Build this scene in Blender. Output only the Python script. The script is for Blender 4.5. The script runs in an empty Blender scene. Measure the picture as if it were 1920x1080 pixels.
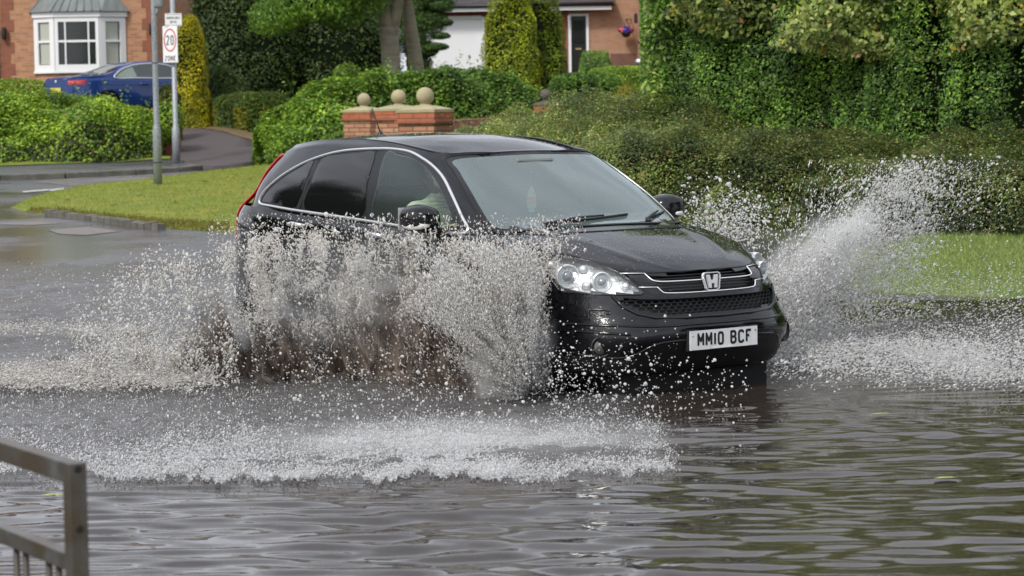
import bpy, bmesh, math, random
import numpy as np
from mathutils import Vector, Matrix
from mathutils.bvhtree import BVHTree
from mathutils.geometry import delaunay_2d_cdt

SC = bpy.context.scene
COL = SC.collection
R = math.radians

# ------------------------------------------------------------------ camera
cam_d = bpy.data.cameras.new('camera')
cam = bpy.data.objects.new('camera', cam_d)
COL.objects.link(cam)
CAM_H, CAM_PITCH, FPX = 1.81, R(4.32), 4500.0
cam.location = (0, 0, CAM_H)
CAM_ROLL = -0.015
cam.rotation_euler = (Matrix.Rotation(math.pi / 2 - CAM_PITCH, 4, 'X') @ Matrix.Rotation(CAM_ROLL, 4, 'Z')).to_euler()
cam_d.sensor_width = 36.0
cam_d.lens = 36.0 * FPX / 1920
cam_d.clip_start = 0.5
cam_d.clip_end = 3000
cam_d.dof.use_dof = True
cam_d.dof.focus_distance = 14.5
cam_d.dof.aperture_fstop = 5.6
SC.camera = cam

# ------------------------------------------------------------------ overcast daylight
SUN_EL, SUN_AZ = R(48), R(215)          # azimuth clockwise from +Y (north)
world = bpy.data.worlds.new('World')
SC.world = world
world.use_nodes = True
wn, wl = world.node_tree.nodes, world.node_tree.links
wn.clear()
w_out = wn.new('ShaderNodeOutputWorld')
w_bg = wn.new('ShaderNodeBackground')
w_sky = wn.new('ShaderNodeTexSky')
w_sky.sky_type = 'NISHITA'
w_sky.sun_disc = False
w_sky.sun_elevation = SUN_EL
w_sky.sun_rotation = SUN_AZ
w_sky.air_density = 1.0
w_sky.dust_density = 3.0
w_sky.ozone_density = 1.0
w_bg.inputs['Strength'].default_value = 0.11
w_hsv = wn.new('ShaderNodeHueSaturation')
w_hsv.inputs['Saturation'].default_value = 0.22
w_tc = wn.new('ShaderNodeTexCoord')
w_map = wn.new('ShaderNodeMapping')
w_map.inputs['Scale'].default_value = (1.6, 1.6, 4.5)
w_noise = wn.new('ShaderNodeTexNoise')
w_noise.inputs['Scale'].default_value = 1.7
w_noise.inputs['Detail'].default_value = 6
w_noise.inputs['Roughness'].default_value = 0.55
w_ramp = wn.new('ShaderNodeMapRange')
w_ramp.inputs['From Min'].default_value = 0.3
w_ramp.inputs['From Max'].default_value = 0.7
w_ramp.inputs['To Min'].default_value = 0.62
w_ramp.inputs['To Max'].default_value = 1.25
w_mix = wn.new('ShaderNodeMix')
w_mix.data_type = 'RGBA'
w_mix.inputs['Factor'].default_value = 0.6
w_mul = wn.new('ShaderNodeVectorMath')
w_mul.operation = 'SCALE'
w_mix.inputs['B'].default_value = (6.9, 7.25, 8.1, 1)       # even cloud deck
wl.new(w_sky.outputs['Color'], w_hsv.inputs['Color'])
wl.new(w_tc.outputs['Generated'], w_map.inputs['Vector'])
wl.new(w_map.outputs['Vector'], w_noise.inputs['Vector'])
wl.new(w_noise.outputs['Fac'], w_ramp.inputs['Value'])
wl.new(w_hsv.outputs['Color'], w_mix.inputs['A'])
wl.new(w_mix.outputs['Result'], w_mul.inputs[0])
wl.new(w_ramp.outputs['Result'], w_mul.inputs['Scale'])
wl.new(w_mul.outputs['Vector'], w_bg.inputs['Color'])
wl.new(w_bg.outputs['Background'], w_out.inputs['Surface'])

sun_d = bpy.data.lights.new('sun', 'SUN')
sun_d.energy = 1.5
sun_d.angle = R(10)
sun_d.color = (1.0, 0.96, 0.9)
sun = bpy.data.objects.new('sun', sun_d)
COL.objects.link(sun)
sdir = Vector((math.sin(SUN_AZ) * math.cos(SUN_EL), math.cos(SUN_AZ) * math.cos(SUN_EL), math.sin(SUN_EL)))
sun.rotation_euler = sdir.to_track_quat('Z', 'Y').to_euler()

SC.view_settings.view_transform = 'Standard'
SC.view_settings.look = 'None'
SC.view_settings.exposure = 0.74
SC.view_settings.gamma = 1.0
SC.render.engine = 'CYCLES'
SC.cycles.max_bounces = 10
SC.cycles.diffuse_bounces = 3
SC.cycles.glossy_bounces = 4
SC.cycles.transmission_bounces = 6
SC.cycles.volume_bounces = 2
SC.cycles.transparent_max_bounces = 12
SC.cycles.caustics_reflective = False
SC.cycles.caustics_refractive = False
SC.cycles.use_denoising = True

# ------------------------------------------------------------------ helpers
def ray(u, v):
    X, Y, c, s, p = (u - 960) / FPX, (540 - v) / FPX, math.cos(CAM_ROLL), math.sin(CAM_ROLL), CAM_PITCH
    x, y = c * X - s * Y, s * X + c * Y
    return Vector((x, math.cos(p) + y * math.sin(p), -math.sin(p) + y * math.cos(p)))
def at(u, v, d):
    """world point seen at photograph pixel (u, v) at the distance y = d"""
    r = ray(u, v); t = d / r.y
    return Vector((0, 0, CAM_H)) + r * t
def zat(v, d): return at(960, v, d).z
def xat(u, d): return at(u, 540, d).x

def link(o, parent=None):
    COL.objects.link(o)
    if parent is not None: o.parent = parent
    return o
def tag(o, label=None, cat=None, group=None, kind=None):
    if label: o['label'] = label
    if cat: o['category'] = cat
    if group: o['group'] = group
    if kind: o['kind'] = kind
    return o
def empty(name, loc, rz=0.0, label=None, cat=None, group=None):
    o = bpy.data.objects.new(name, None); COL.objects.link(o)
    o.empty_display_size = 0.2
    o.location = loc; o.rotation_euler = (0, 0, rz)
    return tag(o, label, cat, group)
def mesh(name, V, F, mat=None, parent=None, smooth=False, loc=None, rz=None):
    me = bpy.data.meshes.new(name)
    me.from_pydata([tuple(map(float, v)) for v in V], [], [tuple(int(i) for i in f) for f in F])
    me.validate()
    if smooth: me.shade_smooth()
    o = bpy.data.objects.new(name, me)
    for m in (mat if isinstance(mat, (list, tuple)) else [mat]):
        if m: me.materials.append(m)
    link(o, parent)
    if loc is not None: o.location = loc
    if rz is not None: o.rotation_euler = (0, 0, rz)
    return o
def fastmesh(name, V, F, mat=None, parent=None, smooth=False, col=None):
    """V (n,3), F (m,k) numpy, optional per-vertex colour (n,3)"""
    V = np.ascontiguousarray(V, dtype=np.float32); F = np.ascontiguousarray(F, dtype=np.int32)
    me = bpy.data.meshes.new(name); k = F.shape[1]
    me.vertices.add(len(V)); me.vertices.foreach_set('co', V.ravel())
    me.loops.add(F.size); me.loops.foreach_set('vertex_index', F.ravel())
    me.polygons.add(len(F))
    me.polygons.foreach_set('loop_start', np.arange(0, F.size, k, dtype=np.int32))
    me.polygons.foreach_set('loop_total', np.full(len(F), k, dtype=np.int32))
    me.update(calc_edges=True)
    if smooth: me.polygons.foreach_set('use_smooth', np.ones(len(F), dtype=bool))
    if col is not None:
        a = me.color_attributes.new('tint', 'FLOAT_COLOR', 'POINT')
        c = np.ones((len(V), 4), dtype=np.float32); c[:, :3] = col
        a.data.foreach_set('color', c.ravel())
    if mat: me.materials.append(mat)
    o = bpy.data.objects.new(name, me)
    return link(o, parent)

class MB:
    def __init__(s): s.V = []; s.F = []
    def add(s, V, F):
        n = len(s.V); s.V += [tuple(v) for v in V]; s.F += [tuple(i + n for i in f) for f in F]; return s
    def box(s, x0, x1, y0, y1, z0, z1, M=None, bev=0.0):
        if bev > 0:
            bm = bmesh.new()
            bmesh.ops.create_cube(bm, size=1)
            for v in bm.verts:
                v.co = Vector(((x0 + x1) / 2 + v.co.x * (x1 - x0), (y0 + y1) / 2 + v.co.y * (y1 - y0), (z0 + z1) / 2 + v.co.z * (z1 - z0)))
            bmesh.ops.bevel(bm, geom=bm.edges[:], offset=bev, segments=2, affect='EDGES', profile=0.6)
            bm.verts.index_update()
            V = [v.co.copy() for v in bm.verts]; F = [[v.index for v in f.verts] for f in bm.faces]; bm.free()
        else:
            V = [Vector(p) for p in ((x0, y0, z0), (x1, y0, z0), (x1, y1, z0), (x0, y1, z0), (x0, y0, z1), (x1, y0, z1), (x1, y1, z1), (x0, y1, z1))]
            F = [(0, 3, 2, 1), (4, 5, 6, 7), (0, 1, 5, 4), (1, 2, 6, 5), (2, 3, 7, 6), (3, 0, 4, 7)]
        if M is not None: V = [M @ v for v in V]
        return s.add(V, F)
    def tube(s, pts, rad, n=8, closed=False, flat=None):
        pts = [Vector(p) for p in pts]; m = len(pts)
        rads = rad if isinstance(rad, (list, tuple)) else [rad] * m
        rings = []; up = None
        for i, p in enumerate(pts):
            a = pts[i - 1] if (i > 0 or closed) else p
            b = pts[(i + 1) % m] if (i < m - 1 or closed) else p
            t = (b - a)
            t = t.normalized() if t.length > 1e-9 else Vector((0, 0, 1))
            if up is None:
                up = Vector((0, 0, 1)) if abs(t.z) < 0.9 else Vector((1, 0, 0))
            x = t.cross(up)
            if x.length < 1e-6: x = t.cross(Vector((0, 1, 0)))
            x.normalize(); y = x.cross(t).normalized(); up = y
            fx, fy = flat if flat else (1, 1)
            rings.append([p + (x * math.cos(2 * math.pi * k / n) * fx + y * math.sin(2 * math.pi * k / n) * fy) * rads[i] for k in range(n)])
        V = [q for r in rings for q in r]; F = []
        for i in range(m if closed else m - 1):
            j = (i + 1) % m
            for k in range(n):
                k2 = (k + 1) % n
                F.append((i * n + k, i * n + k2, j * n + k2, j * n + k))
        if not closed:
            F.append(tuple(range(n - 1, -1, -1))); F.append(tuple((m - 1) * n + k for k in range(n)))
        return s.add(V, F)
    def lathe(s, prof, n=20, M=None):
        """prof: list of (r, z) around local z"""
        V = []; F = []
        for r, z in prof:
            for k in range(n):
                a = 2 * math.pi * k / n; V.append(Vector((r * math.cos(a), r * math.sin(a), z)))
        for i in range(len(prof) - 1):
            for k in range(n):
                k2 = (k + 1) % n; F.append((i * n + k, i * n + k2, (i + 1) * n + k2, (i + 1) * n + k))
        if prof[0][0] > 1e-4: F.append(tuple(range(n - 1, -1, -1)))
        if prof[-1][0] > 1e-4: F.append(tuple((len(prof) - 1) * n + k for k in range(n)))
        if M is not None: V = [M @ v for v in V]
        return s.add(V, F)
    def prism(s, poly, y0, y1, M=None):
        """poly of (x, z) extruded along y"""
        n = len(poly)
        V = [Vector((x, y0, z)) for x, z in poly] + [Vector((x, y1, z)) for x, z in poly]
        F = [tuple(range(n)), tuple(range(2 * n - 1, n - 1, -1))] + [(i, i + n, (i + 1) % n + n, (i + 1) % n) for i in range(n)]
        if M is not None: V = [M @ v for v in V]
        return s.add(V, F)
    def build(s, name, mat=None, parent=None, smooth=False, loc=None, rz=None, auto=None):
        o = mesh(name, s.V, s.F, mat, parent, smooth, loc, rz)
        if auto:
            o.data.shade_smooth()
            try: o.data.set_sharp_from_angle(angle=R(auto))
            except Exception: pass
        return o

def frame(o, ex, ey, ez=(0, 0, 1)):
    ex, ey, ez = Vector(ex), Vector(ey), Vector(ez)
    M = Matrix(((ex.x, ey.x, ez.x, o[0]), (ex.y, ey.y, ez.y, o[1]), (ex.z, ey.z, ez.z, o[2]), (0, 0, 0, 1)))
    return M
def rotx(deg): return Matrix.Rotation(R(deg), 4, 'X')
def roty(deg): return Matrix.Rotation(R(deg), 4, 'Y')
def rotz(deg): return Matrix.Rotation(R(deg), 4, 'Z')
def tr(x, y, z): return Matrix.Translation((x, y, z))

# ------------------------------------------------------------------ materials
def mat(name, col=(0.5, 0.5, 0.5), rough=0.5, metal=0.0, coat=0.0, spec=0.5, var=None, bump=None, trans=0.0, ior=1.45, sheen=0, emis=None, coords='Object'):
    """var = (scale, colour2, contrast) or list of them; bump = (scale, strength, distance)"""
    m = bpy.data.materials.new(name); m.use_nodes = True
    n, l = m.node_tree.nodes, m.node_tree.links
    b = n['Principled BSDF']
    b.inputs['Base Color'].default_value = (*col, 1)
    b.inputs['Roughness'].default_value = rough
    b.inputs['Metallic'].default_value = metal
    b.inputs['Coat Weight'].default_value = coat
    b.inputs['Coat Roughness'].default_value = 0.03
    b.inputs['Specular IOR Level'].default_value = spec
    b.inputs['IOR'].default_value = ior
    b.inputs['Transmission Weight'].default_value = trans
    if emis:
        b.inputs['Emission Color'].default_value = (*emis[0], 1); b.inputs['Emission Strength'].default_value = emis[1]
    tc = None
    def TC():
        nonlocal tc
        if tc is None: tc = n.new('ShaderNodeTexCoord')
        return tc.outputs[coords]
    if var:
        vs = var if isinstance(var, list) else [var]
        cur = None
        for sc_, c2, con in vs:
            nz = n.new('ShaderNodeTexNoise'); nz.inputs['Detail'].default_value = 5
            if isinstance(sc_, tuple):
                mp = n.new('ShaderNodeMapping'); mp.inputs['Scale'].default_value = sc_
                l.new(TC(), mp.inputs['Vector']); l.new(mp.outputs['Vector'], nz.inputs['Vector']); nz.inputs['Scale'].default_value = 1
            else:
                l.new(TC(), nz.inputs['Vector']); nz.inputs['Scale'].default_value = sc_
            mr = n.new('ShaderNodeMapRange')
            mr.inputs['From Min'].default_value = 0.5 - con; mr.inputs['From Max'].default_value = 0.5 + con
            l.new(nz.outputs['Fac'], mr.inputs['Value'])
            mx = n.new('ShaderNodeMix'); mx.data_type = 'RGBA'
            l.new(mr.outputs['Result'], mx.inputs['Factor'])
            if cur is None: mx.inputs['A'].default_value = (*col, 1)
            else: l.new(cur, mx.inputs['A'])
            mx.inputs['B'].default_value = (*c2, 1)
            cur = mx.outputs['Result']
        l.new(cur, b.inputs['Base Color'])
    if bump:
        nz = n.new('ShaderNodeTexNoise'); nz.inputs['Scale'].default_value = bump[0]; nz.inputs['Detail'].default_value = 4
        l.new(TC(), nz.inputs['Vector'])
        bp = n.new('ShaderNodeBump'); bp.inputs['Strength'].default_value = bump[1]; bp.inputs['Distance'].default_value = bump[2] if len(bump) > 2 else 0.01
        l.new(nz.outputs['Fac'], bp.inputs['Height']); l.new(bp.outputs['Normal'], b.inputs['Normal'])
    return m

def poly_in(P, poly):
    """points (n,2) in polygon"""
    P = np.asarray(P, float); q = np.asarray(poly, float)
    x, y = P[:, 0], P[:, 1]; ins = np.zeros(len(P), bool); n = len(q)
    for i in range(n):
        x1, y1 = q[i]; x2, y2 = q[(i + 1) % n]
        if y1 == y2: continue
        c = ((y1 > y) != (y2 > y)) & (x < (x2 - x1) * (y - y1) / (y2 - y1) + x1)
        ins ^= c
    return ins
def crom(pts, per=6, closed=True):
    """Catmull-Rom through 2D/3D points"""
    P = np.asarray(pts, float); n = len(P); out = []
    rng_ = range(n if closed else n - 1)
    for i in rng_:
        if closed: a, b, c, d = P[i - 1], P[i], P[(i + 1) % n], P[(i + 2) % n]
        else: a, b, c, d = P[max(i - 1, 0)], P[i], P[i + 1], P[min(i + 2, n - 1)]
        for k in range(per):
            t = k / per
            out.append(0.5 * ((2 * b) + (c - a) * t + (2 * a - 5 * b + 4 * c - d) * t * t + (3 * b - a - 3 * c + d) * t ** 3))
    if not closed: out.append(P[-1])
    return np.array(out)
def grow(poly, d):
    """offset a closed 2D polygon outward by d"""
    P = np.asarray(poly, float); A = 0.5 * np.sum(P[:, 0] * np.roll(P[:, 1], -1) - np.roll(P[:, 0], -1) * P[:, 1])
    T = np.roll(P, -1, 0) - np.roll(P, 1, 0); T /= np.linalg.norm(T, axis=1, keepdims=True) + 1e-12
    N = np.stack([T[:, 1], -T[:, 0]], 1) * (1 if A > 0 else -1)
    return P + N * d
def cdt(loops, holes=(), res=None):
    """triangulate closed 2D loops; returns V2, F"""
    pts = []; fl = []
    for L in list(loops) + list(holes):
        s = len(pts); pts += [Vector((float(p[0]), float(p[1]))) for p in L]; fl.append(list(range(s, s + len(L))))
    if res:
        A = np.array([list(p) for p in pts]); x0, y0 = A.min(0); x1, y1 = A.max(0)
        gx, gy = np.meshgrid(np.arange(x0 + res / 2, x1, res), np.arange(y0 + res / 2, y1, res))
        G = np.stack([gx.ravel(), gy.ravel()], 1)
        ins = np.zeros(len(G), bool)
        for L in loops: ins |= poly_in(G, L)
        pts += [Vector((float(a), float(b))) for a, b in G[ins]]
    V, _, F, *_ = delaunay_2d_cdt(pts, [], fl, 1, 1e-5)
    V = [(v.x, v.y) for v in V]; F = [list(f) for f in F]
    if F:
        C = np.array([np.mean([V[i] for i in f], axis=0) for f in F]); keep = np.zeros(len(F), bool)
        for L in loops: keep |= poly_in(C, L)
        F = [f for f, k in zip(F, keep) if k]
    if holes and F:
        C = np.array([np.mean([V[i] for i in f], axis=0) for f in F]); keep = np.ones(len(F), bool)
        for H in holes: keep &= ~poly_in(C, H)
        F = [f for f, k in zip(F, keep) if k]
    return V, F

# stroke lettering, each glyph in a 1 x 1.6 cell
def _arc(cx, cy, rx, ry, a0, a1, n=8): return [(cx + rx * math.cos(R(a0 + (a1 - a0) * i / n)), cy + ry * math.sin(R(a0 + (a1 - a0) * i / n))) for i in range(n + 1)]
def _ring(w=1.0, h=1.6, r=0.34): return _arc(w - r, h - r, r, r, 0, 90) + _arc(r, h - r, r, r, 90, 180) + _arc(r, r, r, r, 180, 270) + _arc(w - r, r, r, r, 270, 360) + [(w, h - r)]
GL = {
 'A': [[(0, 0), (.5, 1.6), (1, 0)], [(.2, .5), (.8, .5)]],
 'B': [[(0, 0), (0, 1.6), (.65, 1.6)] + _arc(.62, 1.23, .33, .37, 90, -90)[1:] + [(0, .86)], [(0, 0), (.65, 0)] + _arc(.62, .43, .36, .43, -90, 90)],
 'C': [_arc(.64, 1.24, .34, .36, 20, 90) + _arc(.34, 1.26, .34, .34, 90, 180) + _arc(.34, .34, .34, .34, 180, 270) + _arc(.64, .36, .34, .36, 270, 340)],
 'D': [[(0, 0), (0, 1.6), (.5, 1.6)] + _arc(.5, 1.1, .5, .5, 90, 0)[1:] + _arc(.5, .5, .5, .5, 0, -90) + [(0, 0)]],
 'E': [[(1, 0), (0, 0), (0, 1.6), (1, 1.6)], [(0, .84), (.8, .84)]],
 'F': [[(0, 0), (0, 1.6), (.95, 1.6)], [(0, .86), (.75, .86)]],
 'H': [[(0, 0), (0, 1.6)], [(1, 0), (1, 1.6)], [(0, .8), (1, .8)]],
 'I': [[(.5, 0), (.5, 1.6)]], '1': [[(.5, 0), (.5, 1.6)]],
 'M': [[(0, 0), (0, 1.6), (.5, .6), (1, 1.6), (1, 0)]],
 'N': [[(0, 0), (0, 1.6), (1, 0), (1, 1.6)]],
 'O': [_ring()], '0': [_ring(.92)],
 'R': [[(0, 0), (0, 1.6), (.6, 1.6)] + _arc(.6, 1.2, .38, .4, 90, -90)[1:] + [(0, .8)], [(.45, .8), (1, 0)]],
 'V': [[(0, 1.6), (.5, 0), (1, 1.6)]],
 'Z': [[(0, 1.6), (1, 1.6), (0, 0), (1, 0)]],
 '2': [_arc(.5, 1.15, .45, .45, 160, -20) + [(0, 0), (1, 0)]],
}
def lettering(text, w, h, stroke, gap, widths=None):
    """planar text mesh centred at origin; w, h of a glyph; returns V2, F"""
    VV = []; FF = []; x = 0.0
    for ch in text:
        cw = (widths or {}).get(ch, 1.0) * w
        if ch == ' ': x += w * 0.65; continue
        loops = []
        for pl in GL[ch]:
            P = [(p[0] * (cw - stroke) + stroke / 2, p[1] / 1.6 * (h - stroke) + stroke / 2) for p in pl]
            if ch in 'I1': P = [(cw / 2, p[1]) for p in P]
            for a, b in zip(P, P[1:]):
                dx, dy = b[0] - a[0], b[1] - a[1]; L = math.hypot(dx, dy)
                if L < 1e-6: continue
                nx, ny = -dy / L * stroke / 2, dx / L * stroke / 2
                e = stroke * 0.02; ex, ey = dx / L * e, dy / L * e
                loops.append([(a[0] + nx - ex, a[1] + ny - ey), (a[0] - nx - ex, a[1] - ny - ey), (b[0] - nx + ex, b[1] - ny + ey), (b[0] + nx + ex, b[1] + ny + ey)])
            for k, p in enumerate(P):
                sharp = (k in (0, len(P) - 1))
                if sharp: continue
                loops.append([(p[0] + stroke / 2 * math.cos(2 * math.pi * i / 8 + .39), p[1] + stroke / 2 * math.sin(2 * math.pi * i / 8 + .39)) for i in range(8)])
        V, F = cdt(loops)
        n = len(VV); VV += [(v[0] + x, v[1]) for v in V]; FF += [[i + n for i in f] for f in F]
        x += cw + gap
    tot = x - gap
    return [(v[0] - tot / 2, v[1] - h / 2) for v in VV], FF
# ================================================================== BLACK CAR
CAR_A = R(36.5)
CAR_P = (-0.132, 15.764, 0.0)
car = empty('car', CAR_P, CAR_A - math.pi / 2,
            'black five door SUV driving through flood water with spray rising over its side', 'car')
def lerp_t(x, xs, ys): return np.interp(x, xs, ys)
def smooth_t(x, xs, ys, w=0.12):
    return (np.interp(x - w, xs, ys) + np.interp(x - w / 2, xs, ys) + np.interp(x, xs, ys) + np.interp(x + w / 2, xs, ys) + np.interp(x + w, xs, ys)) / 5
# belt height along the car
def zbelt(x): return smooth_t(x, [-2.2, -1.6, -1.1, -.3, .4, .95, 1.3, 1.55, 1.8, 1.95, 2.05, 2.14], [1.16, 1.15, 1.115, 1.08, 1.052, 1.025, .985, .945, .895, .865, .84, .815], .05)
LV = np.array([0, .08, .2, .34, .47, .6, .72, .84, .93, 1.0])           # fraction of height
XF = [2.12, 2.17, 2.215, 2.275, 2.285, 2.25, 2.225, 2.20, 2.17, 2.09]      # nose
XR = [-2.10, -2.2, -2.27, -2.30, -2.29, -2.24, -2.21, -2.19, -2.17, -2.13]
WW = [.85, .875, .89, .90, .895, .90, .905, .905, .893, .865]
Z0 = 0.25
def body_grid(nu=180, nv=46, rows=None):
    P = np.zeros((nv, nu, 3))
    for j in range(nv):
        t = j / (nv - 1)
        k = crom(np.stack([LV, XF, XR, WW], 1), 12, False)
        xf, xr, w = (np.interp(t, k[:, 0], k[:, i]) for i in (1, 2, 3))
        # perimeter: 0 = nose centre ... 1 = tail centre
        s = np.linspace(0, 1, nu)
        x = np.empty(nu); y = np.empty(nu)
        a, b = .36, .74
        f = s <= a; phi = (s[f] / a) * math.pi / 2
        n = np.interp(t, [0, .45, .7, 1], [3.9, 3.5, 3.0, 2.7])
        xo = 0.75
        x[f] = xo + (xf - xo) * np.abs(np.cos(phi)) ** (2 / n); y[f] = w * np.abs(np.sin(phi)) ** (2 / n)
        m = (s > a) & (s < b)
        q = (s[m] - a) / (b - a); x[m] = xo + (-1.15 - xo) * q; y[m] = w
        r = s >= b; phi = (1 - (s[r] - b) / (1 - b)) * math.pi / 2
        n = 3.6
        x[r] = -1.15 + (xr + 1.15) * np.abs(np.cos(phi)) ** (2 / n); y[r] = w * np.abs(np.sin(phi)) ** (2 / n)
        zt = zbelt(x)
        P[j, :, 0] = x; P[j, :, 1] = y; P[j, :, 2] = Z0 + (zt - Z0) * t
        # body-side scallop and wheel arch flares
        side = np.clip((np.abs(y) - .6) / .25, 0, 1)
        z = P[j, :, 2]
        for wx in (1.34, -1.28):
            d = np.hypot(x - wx, z - .36)
            P[j, :, 1] += .022 * np.exp(-((d - .40) / .07) ** 2) * side
        P[j, :, 1] -= .018 * np.exp(-((z - .50) / .12) ** 2) * side * np.exp(-((x) / .8) ** 4)
    return P
def grid_faces(nv, nu, flip=False):
    F = []
    for j in range(nv - 1):
        for i in range(nu - 1):
            q = (j * nu + i, j * nu + i + 1, (j + 1) * nu + i + 1, (j + 1) * nu + i)
            F.append(q[::-1] if flip else q)
    return F
def both(P, flip=False):
    """grid (nv, nu, 3) with y >= 0 -> verts and faces of both sides, driver side y < 0"""
    nv, nu, _ = P.shape
    V1 = P.reshape(-1, 3); V2 = V1 * np.array([1, -1, 1])
    F1 = grid_faces(nv, nu, flip); F2 = [tuple(i + len(V1) for i in f[::-1]) for f in F1]
    return np.concatenate([V1, V2]), F1 + F2
def hood_grid(Pb, ny=26):
    """cap from the belt line to the centre, x > 0.78"""
    top = Pb[-1]; rows = []
    sel = [i for i in range(top.shape[0]) if top[i, 0] > 0.74 and i > 0]
    for i in sel:
        x, ye, ze = top[i]
        zc = float(smooth_t(x, [.7, .95, 1.1, 1.35, 1.6, 1.8, 1.95, 2.05, 2.12], [1.085, 1.078, 1.066, 1.035, .99, .945, .90, .86, .82], .05))
        zc = max(zc, ze)
        row = []
        for k in range(ny):
            q = 1 - k / (ny - 1)
            yy = ye * q
            # shoulder roll-over then gentle crown with a raised centre panel
            edge = 1 - max(0, (q - .86) / .14) ** 2
            z = ze + (zc - ze) * (1 - q ** 2.3) * 1.0 + .018 * edge * min(1, max(0, (2.05 - x) / .5))
            crease = .012 * math.exp(-((q - .60) / .07) ** 2) * min(1, max(0, (2.1 - x) / .5))
            row.append((x, yy, z + crease - .0))
        rows.append(row)
    return np.array(rows)
GB = [(1.15, 0, 1.060), (1.13, .25, 1.060), (1.10, .5, 1.060), (1.05, .68, 1.055), (.97, .80, 1.035), (.79, .84, 1.035), (.35, .85, 1.05), (-.3, .862, 1.075), (-1.0, .855, 1.11), (-1.5, .825, 1.145), (-1.78, .76, 1.16), (-1.97, .6, 1.16), (-2.05, .3, 1.16), (-2.07, 0, 1.16)]
GR = [(.40, 0, 1.513), (.395, .2, 1.511), (.375, .42, 1.505), (.335, .59, 1.494), (.21, .66, 1.492), (.02, .68, 1.515), (-.25, .678, 1.548), (-.6, .682, 1.570), (-1.0, .675, 1.570), (-1.35, .655, 1.548), (-1.57, .60, 1.525), (-1.70, .45, 1.52), (-1.76, .2, 1.525), (-1.77, 0, 1.525)]
def green_grid(nk=34, per=12):
    B = crom(GB, per, False); T = crom(GR, per, False)
    rows = []
    for k in range(nk):
        t = -.04 + 1.04 * k / (nk - 1)
        P = B + (T - B) * t
        d = (T - B); N = np.stack([d[:, 2] * 0 + 1, 0 * d[:, 0], 0 * d[:, 0]], 1)
        # bulge horizontally outward
        C = np.stack([np.clip(P[:, 0], -1.2, .3), 0 * P[:, 1]], 1)
        H = P[:, :2] - C; H /= np.linalg.norm(H, axis=1, keepdims=True) + 1e-9
        bl = .035 * math.sin(math.pi * max(0, min(1, t)))
        P = P.copy(); P[:, :2] += H * bl
        P[:, 1] = np.maximum(P[:, 1], 0)
        rows.append(P)
    return np.array(rows)
def roof_grid(Pg, ny=22):
    top = Pg[-1]; rows = []
    for p in top[1:-1]:
        x, ye, ze = p
        zc = float(smooth_t(x, [-1.77, -1.6, -1.2, -.7, -.3, 0, .2, .40], [1.528, 1.585, 1.628, 1.642, 1.635, 1.60, 1.56, 1.515], .08))
        row = []
        for k in range(ny):
            q = 1 - k / (ny - 1)
            e = (1 - q ** 2.6)
            lip = .022 * math.exp(-((q - .90) / .05) ** 2)
            row.append((x, ye * q, ze + (zc - ze) * e + lip * min(1, ye / .5)))
        rows.append(row)
    return np.array(rows)
Pb = body_grid(); Pg = green_grid(); Ph = hood_grid(Pb); Pr = roof_grid(Pg)
parts_ = {'lower': both(Pb), 'green': both(Pg), 'hood': both(Ph, True), 'roof': both(Pr, True)}
def fix_out(V, F):
    """flip faces that look inward"""
    V = np.asarray(V); out = []
    for f in F:
        p = V[list(f)]; n = np.cross(p[2] - p[0], p[3] - p[1]); c = p.mean(0)
        o = c - np.array([np.clip(c[0], -1.2, 1.2), 0, .8])
        out.append(f if n @ o > 0 else f[::-1])
    return V, out
for k_ in parts_: parts_[k_] = fix_out(*parts_[k_])
allV = []; allF = []
for k_ in parts_:
    n_ = len(allV); allV += [tuple(v) for v in parts_[k_][0]]; allF += [tuple(i + n_ for i in f) for f in parts_[k_][1]]
BV = BVHTree.FromPolygons([Vector(v) for v in allV], allF)
def dirs(th):
    t = R(th); return Vector((math.cos(t), -math.sin(t), 0)), Vector((math.sin(t), math.cos(t), 0))
def cast(s, z, th, off=0.0, tree=None):
    dh, sa = dirs(th)
    o = sa * s + dh * 4 + Vector((0, 0, z))
    h = (tree or BV).ray_cast(o, -dh)
    if h[0] is None: return None
    n = h[1]
    if n.dot(dh) < 0: n = -n
    return h[0] + n * off if off >= 0 else h[0] + dh * off
def topcast(x, y, off=0.0):
    h = BV.ray_cast(Vector((x, y, 4)), Vector((0, 0, -1)))
    if h[0] is None: return None
    n = h[1] if h[1].z > 0 else -h[1]
    return h[0] + n * off
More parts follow.
